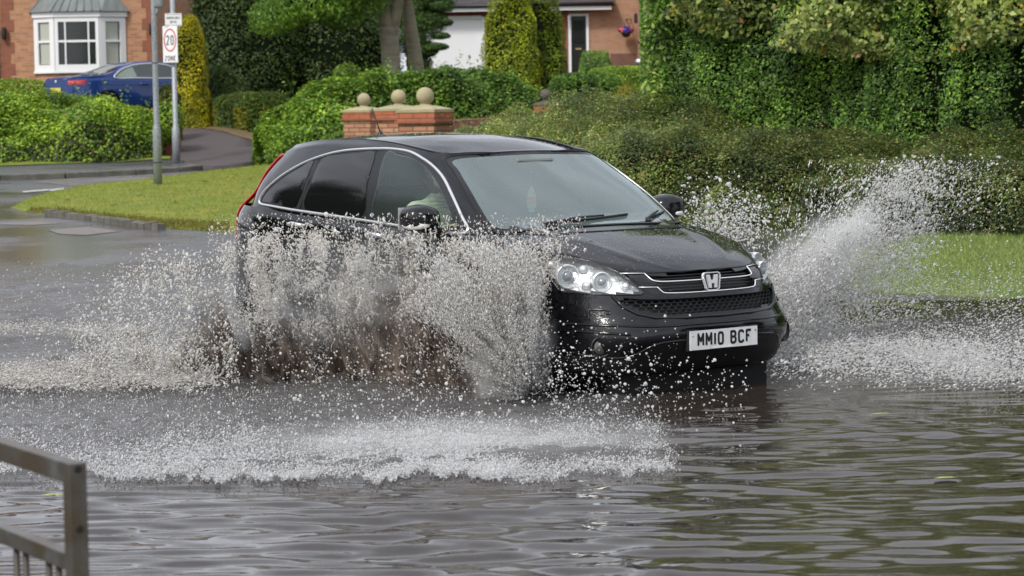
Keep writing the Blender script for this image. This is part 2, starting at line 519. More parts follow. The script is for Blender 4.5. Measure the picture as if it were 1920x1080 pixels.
# ---- car materials
def paint(name, col, rough=0.22, flake=0.0):
    m = mat(name, col, rough, coat=1.0, spec=0.0)
    n, l = m.node_tree.nodes, m.node_tree.links
    b = n['Principled BSDF']; tc = n.new('ShaderNodeTexCoord')
    v = n.new('ShaderNodeTexVoronoi'); v.inputs['Scale'].default_value = 130; v.feature = 'F1'
    l.new(tc.outputs['Object'], v.inputs['Vector'])
    mr = n.new('ShaderNodeMapRange'); mr.inputs['From Min'].default_value = 0.0; mr.inputs['From Max'].default_value = 0.35
    mr.inputs['To Min'].default_value = 1.0; mr.inputs['To Max'].default_value = 0.0
    l.new(v.outputs['Distance'], mr.inputs['Value'])
    nz = n.new('ShaderNodeTexNoise'); nz.inputs['Scale'].default_value = 9; l.new(tc.outputs['Object'], nz.inputs['Vector'])
    mu = n.new('ShaderNodeMath'); mu.operation = 'MULTIPLY'; l.new(mr.outputs['Result'], mu.inputs[0]); l.new(nz.outputs['Fac'], mu.inputs[1])
    bp = n.new('ShaderNodeBump'); bp.inputs['Strength'].default_value = 0.10; bp.inputs['Distance'].default_value = 0.004
    l.new(mu.outputs['Value'], bp.inputs['Height']); l.new(bp.outputs['Normal'], b.inputs['Coat Normal'])
    r = n.new('ShaderNodeMapRange'); r.inputs['To Min'].default_value = rough; r.inputs['To Max'].default_value = rough + .25
    n2 = n.new('ShaderNodeTexNoise'); n2.inputs['Scale'].default_value = 3.5; n2.inputs['Detail'].default_value = 8; l.new(tc.outputs['Object'], n2.inputs['Vector'])
    l.new(n2.outputs['Fac'], r.inputs['Value']); l.new(r.outputs['Result'], b.inputs['Roughness'])
    c2 = n.new('ShaderNodeMapRange'); c2.inputs['From Min'].default_value = .35; c2.inputs['From Max'].default_value = .8
    c2.inputs['To Min'].default_value = .012; c2.inputs['To Max'].default_value = .07
    l.new(n2.outputs['Fac'], c2.inputs['Value']); l.new(c2.outputs['Result'], b.inputs['Coat Roughness'])
    return m
def glass(name, tint, fres=1.5, rough=0.0, gain=1.0, streak=0.0, mist=0.0, veilcol=(.5, .62, .61)):  # mist: share of an even diffuse veil; on the windscreen it paints sky reflection
    m = bpy.data.materials.new(name); m.use_nodes = True
    n, l = m.node_tree.nodes, m.node_tree.links; n.clear()
    o = n.new('ShaderNodeOutputMaterial'); t = n.new('ShaderNodeBsdfTransparent'); g = n.new('ShaderNodeBsdfGlossy')
    t.inputs['Color'].default_value = (*tint, 1); g.inputs['Roughness'].default_value = rough
    g.inputs['Color'].default_value = (.86, .95, .95, 1)
    f = n.new('ShaderNodeFresnel'); f.inputs['IOR'].default_value = fres
    mx = n.new('ShaderNodeMixShader')
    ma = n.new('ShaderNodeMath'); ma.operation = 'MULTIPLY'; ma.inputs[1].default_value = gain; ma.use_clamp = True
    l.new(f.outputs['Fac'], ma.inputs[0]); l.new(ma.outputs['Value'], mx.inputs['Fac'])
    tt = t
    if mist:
        df = n.new('ShaderNodeBsdfDiffuse'); df.inputs['Color'].default_value = (*veilcol, 1); tr_ = n.new('ShaderNodeBsdfTranslucent'); tr_.inputs['Color'].default_value = (*veilcol, 1)
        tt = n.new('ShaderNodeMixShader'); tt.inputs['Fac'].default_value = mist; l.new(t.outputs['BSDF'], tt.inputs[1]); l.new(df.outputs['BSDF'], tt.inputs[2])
    l.new(tt.outputs[0], mx.inputs[1]); l.new(g.outputs['BSDF'], mx.inputs[2]); l.new(mx.outputs['Shader'], o.inputs['Surface'])
    if streak:
        tc = n.new('ShaderNodeTexCoord'); nz = n.new('ShaderNodeTexNoise'); nz.inputs['Scale'].default_value = 60; nz.inputs['Detail'].default_value = 3
        mp = n.new('ShaderNodeMapping'); mp.inputs['Scale'].default_value = (1, 1, .35)
        l.new(tc.outputs['Object'], mp.inputs['Vector']); l.new(mp.outputs['Vector'], nz.inputs['Vector'])
        bp = n.new('ShaderNodeBump'); bp.inputs['Strength'].default_value = streak; bp.inputs['Distance'].default_value = .003
        l.new(nz.outputs['Fac'], bp.inputs['Height']); l.new(bp.outputs['Normal'], g.inputs['Normal'])
    return m
M_black = paint('black_paint', (.003, .0032, .0045), .3)
M_trimblk = mat('black_plastic', (.012, .012, .013), .42, bump=(90, .15, .002))
M_glossblk = mat('gloss_black', (.008, .008, .009), .12, spec=.6)
M_chrome = mat('chrome', (.93, .94, .95), .28, metal=.5)
M_satin = mat('satin_chrome', (.76, .77, .78), .28, metal=.8)
M_refl = mat('lamp_reflector', (.86, .87, .88), .22, metal=.62, bump=(30, .6, .012))
M_lens = glass('lamp_glass', (.97, .98, .98), 1.3, .02, .5, 0, .05, (.85, .85, .80))
M_ws = glass('windscreen_glass', (.84, .93, .91), 1.75, .02, 1.35, .03, .15, (.6, .74, .72))  # pale teal veil: bright sky reflection put into the glass colour
M_side = glass('front_side_glass', (.80, .90, .84), 1.5, .015, 1.0, .2, .05)
M_priv = mat('privacy_glass', (.006, .006, .007), .04, spec=.75, bump=(55, .10, .003))
M_rim = mat('alloy_wheel', (.12, .12, .125), .45, metal=.6)
M_red = mat('red_lamp', (.45, .012, .015), .12, coat=.8)
M_amber = mat('indicator_lens', (.75, .74, .70), .15, coat=.6)
M_rubber = mat('rubber', (.012, .012, .012), .7, bump=(40, .3, .004))
M_plate = mat('plate_white', (.78, .80, .80), .35, var=(14, (.62, .62, .60), .3))
M_ink = mat('plate_ink', (.01, .01, .012), .5)
M_rust = mat('rusty_screw', (.35, .14, .05), .7)
M_tan = mat('seat_fabric', (.10, .10, .095), .9, bump=(80, .3, .003))
M_dash = mat('dash_plastic', (.03, .032, .032), .7)

# ---- body shell with openings
POLY = {
 'dlo': [(-1.60, 1.186), (-1.565, 1.238), (-1.462, 1.299), (-1.321, 1.368), (-1.128, 1.441), (-.935, 1.491), (-.74, 1.523), (-.535, 1.539), (-.272, 1.546), (-.10, 1.540), (.06, 1.520), (.243, 1.470), (.437, 1.385), (.611, 1.275), (.787, 1.142), (.875, 1.050), (.597, 1.056), (.195, 1.075), (-.212, 1.098), (-.608, 1.119), (-1.091, 1.142), (-1.40, 1.160), (-1.56, 1.168)],
 'quarter': [(-1.552, 1.192), (-1.50, 1.246), (-1.40, 1.303), (-1.276, 1.363), (-1.13, 1.417), (-.985, 1.461), (-1.055, 1.164), (-1.323, 1.178), (-1.50, 1.182)],
 'rear': [(-.885, 1.481), (-.69, 1.508), (-.49, 1.520), (-.305, 1.524), (-.250, 1.327), (-.226, 1.121), (-.578, 1.134), (-.935, 1.153), (-.915, 1.316)],
 'front': [(-.185, 1.523), (-.04, 1.514), (.12, 1.490), (.30, 1.426), (.465, 1.340), (.625, 1.228), (.735, 1.132), (.785, 1.075), (.366, 1.090), (-.094, 1.114), (-.130, 1.312)],
 'ws': [(-.555, 1.478), (-.28, 1.494), (0, 1.499), (.28, 1.494), (.555, 1.478), (.60, 1.41), (.65, 1.295), (.69, 1.18), (.70, 1.085), (.60, 1.066), (.30, 1.070), (0, 1.072), (-.30, 1.070), (-.60, 1.066), (-.70, 1.085), (-.69, 1.18), (-.65, 1.295), (-.60, 1.41)],
 'head': [(.402, .925), (.47, .930), (.554, .926), (.679, .908), (.78, .876), (.87, .838), (.945, .785), (1.010, .727), (.93, .722), (.835, .722), (.70, .728), (.60, .734), (.535, .738), (.487, .79), (.440, .86)],
 'grille': [(-.505, .836), (-.39, .832), (-.2, .829), (0, .828), (.2, .829), (.39, .832), (.505, .836), (.46, .765), (.42, .722), (.30, .712), (0, .710), (-.30, .712), (-.42, .722), (-.46, .765)],
 'mesh': [(-.60, .705), (-.565, .655), (-.50, .622), (-.42, .604), (-.25, .597), (0, .595), (.25, .597), (.42, .604), (.50, .622), (.565, .655), (.60, .705), (.45, .700), (0, .697), (-.45, .700)],
 'lower': [(-.80, .385), (-.72, .368), (-.58, .368), (-.47, .435), (-.30, .455), (0, .455), (.30, .455), (.47, .435), (.58, .368), (.72, .368), (.80, .385), (.80, .27), (.4, .262), (0, .262), (-.4, .262), (-.80, .27)],
}
def openings(V, F, tests):
    V = np.asarray(V); keep = []
    for f in F:
        p = V[list(f)]; c = p.mean(0); n = np.cross(p[2] - p[0], p[3] - p[1]); n = n / (np.linalg.norm(n) + 1e-12)
        bad = False
        for th, poly, mir in tests:
            for sgn in ((1, -1) if mir else (1,)):
                cc = c * np.array([1, sgn, 1]); nn = n * np.array([1, sgn, 1])
                dh, sa = dirs(th)
                if nn @ np.array(dh) < .12: continue
                if poly_in([(cc @ np.array(sa), cc[2])], poly)[0]: bad = True; break
            if bad: break
        if not bad:
            arch = False
            if abs(c[1]) > .55 and c[2] < .85:
                for wx in (1.34, -1.28):
                    if math.hypot(c[0] - wx, c[2] - .36) < .39: arch = True
            if not arch: keep.append(f)
    return keep
tests = [(90, grow(POLY['front'], .012), True), (0, grow(crom(POLY['ws'], 3), -.004), False), (40, grow(POLY['head'], -.01), True),
         (0, grow(POLY['grille'], -.006), False), (0, grow(POLY['mesh'], -.006), False)]
sv, sf = [], []
for k_ in ('lower', 'green', 'hood', 'roof'):
    V_, F_ = parts_[k_]; F_ = openings(V_, F_, tests); n_ = len(sv)
    sv += [tuple(v) for v in V_]; sf += [tuple(i + n_ for i in f) for f in F_]
bm = bmesh.new()
bv_ = [bm.verts.new(v) for v in sv]
for f in sf:
    try: bm.faces.new([bv_[i] for i in f])
    except ValueError: pass
bmesh.ops.remove_doubles(bm, verts=bm.verts, dist=.0015)
bmesh.ops.delete(bm, geom=[v for v in bm.verts if not v.link_faces], context='VERTS')
me = bpy.data.meshes.new('body'); bm.to_mesh(me); bm.free()
me.shade_smooth(); me.set_sharp_from_angle(angle=R(38))
me.materials.append(M_black)
body = link(bpy.data.objects.new('body', me), car)

def drape(name, poly, th, off, m, parent=car, res=.03, holes=(), smooth=True, mir=False, thick=0.0):
    """fit a flat outline onto the body surface; mir: the same piece on the other side"""
    V2, F = cdt([poly], holes, res)
    P = []
    for s, z in V2:
        c = cast(s, z, th, off)
        P.append(c)
    for i, c in enumerate(P):
        if c is None:
            d = [(abs(V2[j][0] - V2[i][0]) + abs(V2[j][1] - V2[i][1]), j) for j in range(len(P)) if P[j] is not None]
            P[i] = P[min(d)[1]].copy()
    dh, _ = dirs(th)
    if F:
        p = [P[i] for i in F[0]]; nn = (p[1] - p[0]).cross(p[2] - p[0])
        if nn.dot(dh) < 0: F = [f[::-1] for f in F]
    obs = []
    for sgn in ((1, -1) if mir else (1,)):
        V = [(p.x, p.y * sgn, p.z) for p in P]; FF = F if sgn == 1 else [f[::-1] for f in F]
        if thick:
            n = len(V); dd = Vector((dh.x, dh.y * sgn, 0)) * thick
            from collections import Counter
            ec = Counter()
            for f in FF:
                for a, b in zip(f, f[1:] + f[:1]): ec[(a, b)] += 1
            rim = [(a, b) for (a, b) in ec if (b, a) not in ec]
            V = V + [tuple(Vector(v) - dd) for v in V]
            FF = FF + [[i + n for i in f[::-1]] for f in FF] + [[b, a, a + n, b + n] for a, b in rim]
        obs.append(mesh(name, V, FF, m, parent, smooth))
        if thick and smooth: obs[-1].data.set_sharp_from_angle(angle=R(40))
    return obs
def line3(poly, th, off, closed=True):
    o = []
    for s, z in poly:
        c = cast(s, z, th, off)
        if c is not None: o.append(c)
    return o
def piping(name, poly, th, rad, m, off=.0, closed=True, mir=False, parent=car, n=6, flat=None):
    L = line3(poly, th, off, closed); obs = []
    for sgn in ((1, -1) if mir else (1,)):
        b = MB(); b.tube([(p.x, p.y * sgn, p.z) for p in L], rad, n, closed, flat); obs.append(b.build(name, m, parent, True))
    return obs

# windscreen and side glazing
wsp = crom(POLY['ws'], 4)
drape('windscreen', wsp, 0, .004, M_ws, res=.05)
frit = drape('windscreen_surround', grow(wsp, .022), 0, .0015, M_glossblk, holes=[grow(wsp, -.028)], res=.03)
piping('windscreen_seal', grow(wsp, .024), 0, .006, M_rubber)
dl = crom(POLY['dlo'], 4)
fr = crom(POLY['front'], 4); rr = crom(POLY['rear'], 3); qq = crom(POLY['quarter'], 3)
drape('window_frame', grow(dl, -.002), 90, .0015, M_trimblk, holes=[grow(fr, -.004)], mir=True, res=.04)
for o, l_ in zip(drape('front_door_window', fr, 90, .004, M_side, mir=True, res=.04), (0, 1)): pass
drape('rear_door_window', rr, 90, .005, M_priv, mir=True, res=.04)
drape('quarter_window', qq, 90, .005, M_priv, mir=True, res=.04)
piping('window_trim', grow(dl, .003), 90, .0105, M_satin, .003, mir=True, n=8)
for xs in ([(-.212, 1.10), (-.262, 1.32), (-.30, 1.545)], [(-1.0, 1.145), (-.955, 1.32), (-.93, 1.49)]):
    piping('door_gap', xs, 90, .004, M_rubber, .003, closed=False, mir=True)
# shut lines of doors, bonnet and bumper
for xs in ([(-.212, 1.09), (-.195, .9), (-.20, .6), (-.23, .32)], [(-1.09, 1.14), (-1.10, .95), (-1.02, .8), (-.88, .65), (-.82, .4)],
           [(.90, 1.02), (.95, .9), (.94, .6), (.86, .34)]):
    piping('door_gap', crom(xs, 5, False), 90, .0035, M_rubber, -.001, closed=False, mir=True)
hood_line = [(-.70, .944)] + [(-.657, .938), (-.592, .900), (-.511, .852), (-.39, .838), (-.2, .835), (0, .834)]
hl2 = crom(hood_line + [(-a, b) for a, b in hood_line[::-1][1:]], 4, False)
piping('bonnet_gap', hl2, 0, .0035, M_rubber, 0, closed=False)
top_l = [topcast(x, y, .0) for x, y in ((1.72, -.66), (1.5, -.70), (1.25, -.735), (1.05, -.765))]
for sgn in (1, -1):
    b = MB(); b.tube([(p.x, p.y * sgn, p.z) for p in top_l], .0035, 6); b.build('bonnet_gap', M_rubber, car, True)
# cowl at the foot of the windscreen
cw = [topcast(x, y, .006) for x, y in ((1.03, -.74), (1.13, -.62), (1.19, -.4), (1.21, -.2), (1.215, 0), (1.21, .2), (1.19, .4), (1.13, .62), (1.03, .74))]
cw = [p for p in cw if p is not None]
b = MB(); b.tube(cw, .022, 8, flat=(1, .35)); b.build('cowl', M_trimblk, car, True)
# wipers
for (xa, ya), (xb, yb) in (((1.17, -.42), (1.02, .30)), ((1.15, .40), (.98, .66))):
    A = cast(ya, 1.072, 0, .02); B_ = cast(yb, 1.115 if yb < .5 else 1.13, 0, .012)
    b = MB(); mid = cast((ya * .6 + yb * .4), 1.098, 0, .03)
    b.tube([A - Vector((-.03, 0, .01)), A, mid, (mid + B_) / 2 + Vector((0, 0, .004))], [.012, .011, .008, .006], 8)
    q = cast(ya * .75 + yb * .25, 1.087, 0, .008)
    L = [cast(ya * (1 - t) + yb * t, 1.083 + .035 * t, 0, .009) for t in np.linspace(.12, 1.0, 9)]
    b.tube(L, .0075, 6); b.build('wiper', M_trimblk, car, True)
# roof side mouldings
for sgn in (1, -1):
    L = []
    for x in np.linspace(.30, -1.62, 22):
        p = topcast(x, float(np.interp(x, [-1.62, -1.3, -.8, -.2, .1, .3], [.47, .575, .605, .60, .58, .53])), .003)
        if p is not None: L.append((p.x, p.y * sgn, p.z))
    b = MB(); b.tube(L, .009, 6, flat=(1.3, .6)); b.build('roof_moulding', M_trimblk, car, True)
# aerial
p = topcast(-1.30, .0, 0)
b = MB(); b.lathe([(.03, 0), (.026, .012), (.012, .03), (.008, .04)], 12, tr(p.x, p.y, p.z))
b.tube([p + Vector((0, 0, .03)), p + Vector((-.10, 0, .20))], [.005, .003], 6); b.build('aerial', M_trimblk, car, True)

# headlamps
hp = crom(POLY['head'], 3)
for sgn in (1, -1):
    def Q(s, z, off):
        c = cast(s, z, 40, off); return None if c is None else Vector((c.x, c.y * sgn, c.z))
    dh, sa = dirs(40); dh = Vector((dh.x, dh.y * sgn, 0)); sa = Vector((sa.x, sa.y * sgn, 0))
    def shell_piece(name, poly, off, m, parent, res=.025, wall=None):
        V2, F = cdt([poly], (), res); P = [Q(s, z, off) or Vector(sa * s + Vector((0, 0, z)) + dh * 1.6) for s, z in V2]
        n = [(P[f[1]] - P[f[0]]).cross(P[f[2]] - P[f[0]]).dot(dh) for f in F[:1]][0]
        if n < 0: F = [f[::-1] for f in F]
        bb = MB(); bb.add(P, F)
        if wall is not None:
            loop = [Q(s, z, off) for s, z in poly]; loop2 = [Q(s, z, wall) for s, z in poly]
            ok = [i for i in range(len(poly)) if loop[i] is not None and loop2[i] is not None]
            for i, j in zip(ok, ok[1:] + ok[:1]): bb.add([loop[i], loop[j], loop2[j], loop2[i]], [(0, 1, 2, 3), ][:1])
        return bb.build(name, m, parent, True)
    hl = shell_piece('headlight', hp, -.060, M_refl, car, wall=-.0)
    # projector lamps facing the front
    fwd = (dh * .55 + Vector((1, 0, 0)) * .6).normalized()
    for s, z, r1, deep in ((.575, .822, .070, .05), (.775, .792, .058, .045)):
        c = Q(s, z, -.012)
        xx = fwd.cross(Vector((0, 0, 1))).normalized(); yy = xx.cross(fwd).normalized()
        Mx = Matrix(((xx.x, yy.x, fwd.x, c.x), (xx.y, yy.y, fwd.y, c.y), (xx.z, yy.z, fwd.z, c.z), (0, 0, 0, 1)))
        b = MB(); b.lathe([(r1, -.075), (r1, -.012), (r1 * .96, -.006), (r1 * .88, -.010), (r1 * .80, -.03), (r1 * .58, -.04), (r1 * .56, -.025), (r1 * .50, -.022)], 28, Mx); b.build('lamp_bezel', M_chrome, hl, True)
        b = MB(); b.lathe([(r1 * .50, -.026), (r1 * .46, -.012), (r1 * .33, -.001), (r1 * .16, .005), (.0001, .007)], 24, Mx)
        b.build('projector_lens', mat('projector_glass', (.22, .25, .28), .03, metal=.0, spec=1, coat=1) if 'projector_glass' not in bpy.data.materials else bpy.data.materials['projector_glass'], hl, True)
    for s, z in ((.47, .885), (.905, .765), (.68, .77), (.66, .86)):
        c = Q(s, z, -.035); b = MB()
        if c: b.lathe([(.0001, .02), (.012, .018), (.022, .008), (.026, -.02)], 12, tr(c.x, c.y, c.z) @ rotz(math.degrees(math.atan2(fwd.y, fwd.x))) @ roty(90)).build('side_light', M_chrome, hl, True)
    shell_piece('lens_cover', hp, .003, M_lens, hl)
    L = [Q(s, z, .001) for s, z in grow(hp, .002)]
    b = MB(); b.tube([q for q in L if q], .0045, 6, True); b.build('lamp_seal', M_glossblk, hl, True)

# grille
def recess(name, poly, depth, m):
    b = MB(); V2, F = cdt([poly], (), .05)
    P = [cast(s, z, 0, -depth) for s, z in V2]; P = [p if p else Vector((2.0, v[0], v[1])) for p, v in zip(P, V2)]
    b.add(P, F)
    lo = [cast(s, z, 0, .001) for s, z in poly]; li = [cast(s, z, 0, -depth) for s, z in poly]
    for i in range(len(poly)):
        j = (i + 1) % len(poly)
        if None in (lo[i], lo[j], li[i], li[j]): continue
        b.add([lo[i], lo[j], li[j], li[i]], [(0, 1, 2, 3)])
    return b.build(name, m, car)
gp = crom(POLY['grille'], 3); mp_ = crom(POLY['mesh'], 3)
M_dark = mat('grille_black', (.006, .006, .006), .6)
gr = recess('grille', gp, .06, M_dark)
b = MB()
for z in (.812, .797, .768, .750, .735):
    w = .36 if z > .74 else .30
    b.tube([cast(s, z, 0, -.022) for s in np.linspace(-w, w, 15)], .0045, 6)
b.build('grille_slats', M_trimblk, gr, True)
# gloss wings either side of the bright bars
for sgn in (1, -1):
    for poly in ([(-.505, .836), (-.39, .833), (-.385, .788), (-.36, .772), (-.455, .762)], [(-.468, .757), (-.382, .755), (-.345, .722), (-.30, .712), (-.42, .716)]):
        pl = [(a * sgn, z) for a, z in poly]
        if sgn == -1: pl = pl[::-1]
        drape('grille_wing', pl, 0, .002, M_glossblk, parent=gr, res=.03, thick=.02)
def bar(pts, r, nm, m):
    L = crom(pts, 4, False); full = list(L) + [(-a, b_) for a, b_ in L[::-1]]
    L3 = [cast(s, z, 0, .006) for s, z in full]
    b = MB(); b.tube(L3, r, 8, flat=(1, .9)); return b.build(nm, m, gr, True)
bar([(-.397, .831), (-.388, .800), (-.36, .786), (-.25, .782), (-.001, .782)], .0036, 'chrome_bar', M_chrome)
bar([(-.378, .757), (-.362, .735), (-.335, .722), (-.2, .718), (-.001, .717)], .0034, 'chrome_bar', M_chrome)
piping('grille_edge', [(-.53, .836), (-.45, .834), (-.397, .832)], 0, .003, M_chrome, .004, closed=False, parent=gr, mir=True)
piping('grille_edge', [(-.48, .760), (-.43, .758), (-.378, .757)], 0, .003, M_chrome, .004, closed=False, parent=gr, mir=True)
# badge: rounded square ring with a flared H
bc = cast(0, .775, 0, 0); bx = bc.x + .018
def plate_shape(name, loops, holes, x0, x1, m, parent, tilt=8, c=(0, .775)):
    V2, F = cdt(loops, holes)
    n = len(V2); T = Matrix.Translation((0, 0, c[1])) @ Matrix.Rotation(R(-tilt), 4, 'Y') @ Matrix.Translation((0, 0, -c[1]))
    V = [T @ Vector((x1 - bx, v[0], v[1])) + Vector((bx, 0, 0)) for v in V2] + [T @ Vector((x0 - bx, v[0], v[1])) + Vector((bx, 0, 0)) for v in V2]
    if (Vector(V[F[0][1]]) - Vector(V[F[0][0]])).cross(Vector(V[F[0][2]]) - Vector(V[F[0][0]])).x < 0: F = [f[::-1] for f in F]
    from collections import Counter
    ed = Counter((a, b_) for f in F for a, b_ in zip(f, f[1:] + f[:1]))
    FF = F + [[i + n for i in f[::-1]] for f in F] + [[b_, a, a + n, b_ + n] for a, b_ in ed if (b_, a) not in ed]
    return mesh(name, V, FF, m, parent)
def rsq(hw_t, hw_b, hh, r, c=.775):
    o = []
    for sx, sz, a0 in ((1, 1, 0), (-1, 1, 90), (-1, -1, 180), (1, -1, 270)):
        hw = hw_t if sz > 0 else hw_b
        for k in range(7):
            a = R(a0 + 15 * k); o.append((sx * (hw - r) + r * math.cos(a), c + sz * (hh - r) + r * math.sin(a)))
    return o
plate_shape('badge_ring', [rsq(.068, .054, .054, .024)], [rsq(.061, .048, .048, .019)], bx - .01, bx + .006, M_chrome, gr)
plate_shape('badge_back', [rsq(.060, .047, .047, .018)], [], bx - .012, bx - .004, M_glossblk, gr)
Hh = [(-.043, .814), (-.020, .814), (-.0145, .783), (.0145, .783), (.020, .814), (.043, .814), (.030, .736), (.013, .736), (.012, .762), (-.012, .762), (-.013, .736), (-.030, .736)]
plate_shape('badge_letter', [Hh[::-1]], [], bx - .006, bx + .010, M_chrome, gr)
# lower honeycomb grille
lg = recess('lower_grille', mp_, .07, M_dark)
b = MB(); r = .024
for iz in range(6):
    for iy in range(-18, 19):
        cy = iy * r * 1.85 + (r * .92 if iz % 2 else 0); cz = .600 + iz * r * .78
        hexp = [(cy + r * math.cos(R(60 * k)) * 1.02, cz + r * .50 * math.sin(R(60 * k))) for k in range(6)]
        if poly_in([(cy, cz)], grow(mp_, .0))[0]:
            L = [cast(s, z, 0, -.018) for s, z in hexp]
            if None not in L: b.tube(L, .0028, 4, True)
b.build('honeycomb', M_trimblk, lg, True)
piping('lower_grille_rim', [(-.62, .715), (-.588, .655), (-.53, .612), (-.44, .588), (-.25, .580), (0, .578), (.25, .580), (.44, .588), (.53, .612), (.588, .655), (.62, .715)], 0, .011, M_glossblk, .0, closed=False, n=8, parent=lg, flat=(1, 1))
# bumper: dark lower valance, ledges, slots, fog lamps, washers
val = drape('bumper_valance', crom(POLY['lower'], 2), 0, .004, M_trimblk, res=.05)
piping('bumper_lip', crom([(-.84, .395), (-.78, .383), (-.72, .366), (-.58, .366), (-.47, .436), (-.32, .452), (0, .454), (.32, .452), (.47, .436), (.58, .366), (.72, .366), (.78, .383), (.84, .395)], 3, False), 0, .008, M_black, -.001, closed=False, n=8)
piping('bumper_crease', crom([(-.86, .556), (-.66, .549), (-.45, .540), (-.1, .540), (.1, .540), (.45, .540), (.66, .549), (.86, .556)], 4, False), 0, .010, M_black, -.003, closed=False, n=8, flat=(1, .8))
piping('bumper_strake', [(-.86, .520), (-.78, .514), (-.70, .507), (-.60, .498)], 0, .009, M_black, .0, closed=False, mir=True, n=8)
for sgn in (1, -1):
    c = cast(-.715, .425, 0, 0); ny = Vector((1, -.38 , 0)).normalized()
    M_ = Matrix.Translation((c.x, c.y * sgn, c.z)) @ rotz(math.degrees(math.atan2(ny.y * sgn, ny.x))) @ roty(90)
    b = MB(); b.lathe([(.066, -.02), (.064, .004), (.055, .006), (.048, -.014)], 24, M_)
    f_ = b.build('fog_light', M_trimblk, car, True)
    b = MB(); b.lathe([(.049, -.012), (.04, -.004), (.02, .002), (.0001, .003)], 24, M_); b.build('fog_lens', mat('fog_glass', (.10, .10, .09), .06, coat=1, metal=.4) if 'fog_glass' not in bpy.data.materials else bpy.data.materials['fog_glass'], f_, True)
    pl = [(-.725 * 1, .636), (-.66, .633), (-.655, .615), (-.715, .612)]
    L = [cast(s, z, 0, .003) for s, z in crom(pl, 3)]
    b = MB(); b.tube([(p.x, p.y * sgn, p.z) for p in L], .004, 6, True); b.build('washer_cap', M_glossblk, car, True)
# number plate
pc = cast(0, .4475, 0, 0); px_ = pc.x + .016
npl = MB().box(px_ - .008, px_, -.26, .26, .392, .503, bev=.0).build('number_plate', M_plate, car)
MB().box(px_ - .030, px_ - .009, -.275, .270, .384, .512, bev=.006).build('plate_holder', M_trimblk, car)
for txt_, cx_ in (('MM10', -.104), ('BCF', .132)):
    V2, F = lettering(txt_, .0505, .080, .0148, .0100, {'1': .42, 'M': 1.04})
    mesh('plate_characters', [(px_ + .0012, v[0] + cx_, v[1] + .450) for v in V2], F, M_ink, npl)
V2, F = lettering('MMM', .004, .003, .0008, .001)
b = MB().box(px_ + .0004, px_ + .0012, -.09, .06, .3945, .4035); b.build('dealer_strip', mat('strip_white', (.85, .85, .85), .4), npl)
for yy, m_ in ((-.243, M_satin), (.243, M_rust)):
    b = MB(); b.lathe([(.006, 0), (.005, .003), (.0001, .004)], 10, tr(px_, yy, .478 if yy < 0 else .480) @ roty(90)); b.build('plate_screw', m_, npl, True)

# wing mirrors
for sgn in (1, -1):
    bm = bmesh.new(); bmesh.ops.create_icosphere(bm, subdivisions=4, radius=1)
    for v in bm.verts:
        c = v.co; x, y, z = c.x, c.y, c.z
        e = lambda t, p: math.copysign(abs(t) ** p, t)
        x, y, z = e(x, .72), e(y, .62), e(z, .62)
        if x < 0: x *= .55
        z *= (1 - .18 * max(0, y) )
        v.co = Vector((.60 + .115 * x, sgn * -(.985 - .0) + -sgn * .125 * y, 1.135 + .088 * z - .02 * (y < 0) * abs(y)))
    me_ = bpy.data.meshes.new('wing_mirror'); bm.to_mesh(me_); bm.free(); me_.shade_smooth(); me_.materials.append(M_glossblk)
    mo = link(bpy.data.objects.new('wing_mirror', me_), car)
    b = MB(); b.tube([(.62, -sgn * .90, 1.075), (.66, -sgn * .845, 1.06), (.70, -sgn * .80, 1.06)], [.035, .034, .045], 10, flat=(1.4, .6)); b.build('mirror_arm', M_trimblk, mo, True)
    b = MB(); b.tube([(.60, -sgn * 1.095, 1.095), (.665, -sgn * 1.085, 1.098), (.70, -sgn * 1.04, 1.096), (.716, -sgn * .985, 1.092)], [.018, .026, .024, .008], 10, flat=(.55, 1)); b.build('indicator', M_amber, mo, True)
    b = MB(); b.box(.535, .538, -.105, .105, -.068, .068, tr(0, -sgn * .985, 1.135)); b.build('mirror_glass', M_chrome, mo)
# door handles
for s0, s1, z in ((-1.087, -.87, 1.045), (-.13, .085, 1.008)):
    for sgn in (1, -1):
        A = cast(s0, z, 90, .0); B_ = cast(s1, z - .004, 90, .0); mid = cast((s0 + s1) / 2, z, 90, .035)
        b = MB(); b.tube([(p.x, p.y * sgn, p.z) for p in (A, A.lerp(mid, .55) + Vector((0, -.008, 0)), mid, B_.lerp(mid, .55) + Vector((0, -.008, 0)), B_)], [.012, .015, .015, .015, .012], 10); b.build('door_handle', M_satin, car, True)
# tail lamps climbing the rear pillars
for sgn in (1, -1):
    L = []
    for s_, z in ((-1.17, 1.50), (-1.27, 1.38), (-1.37, 1.24), (-1.46, 1.12), (-1.53, 1.0), (-1.56, .90)):
        p = cast(s_, z, 115, .004)
        if p: L.append((p.x, p.y * sgn, p.z))
    b = MB(); b.tube(crom(L, 4, False), .020, 10, flat=(1, .6)); b.build('tail_lamp', M_red, car, True)
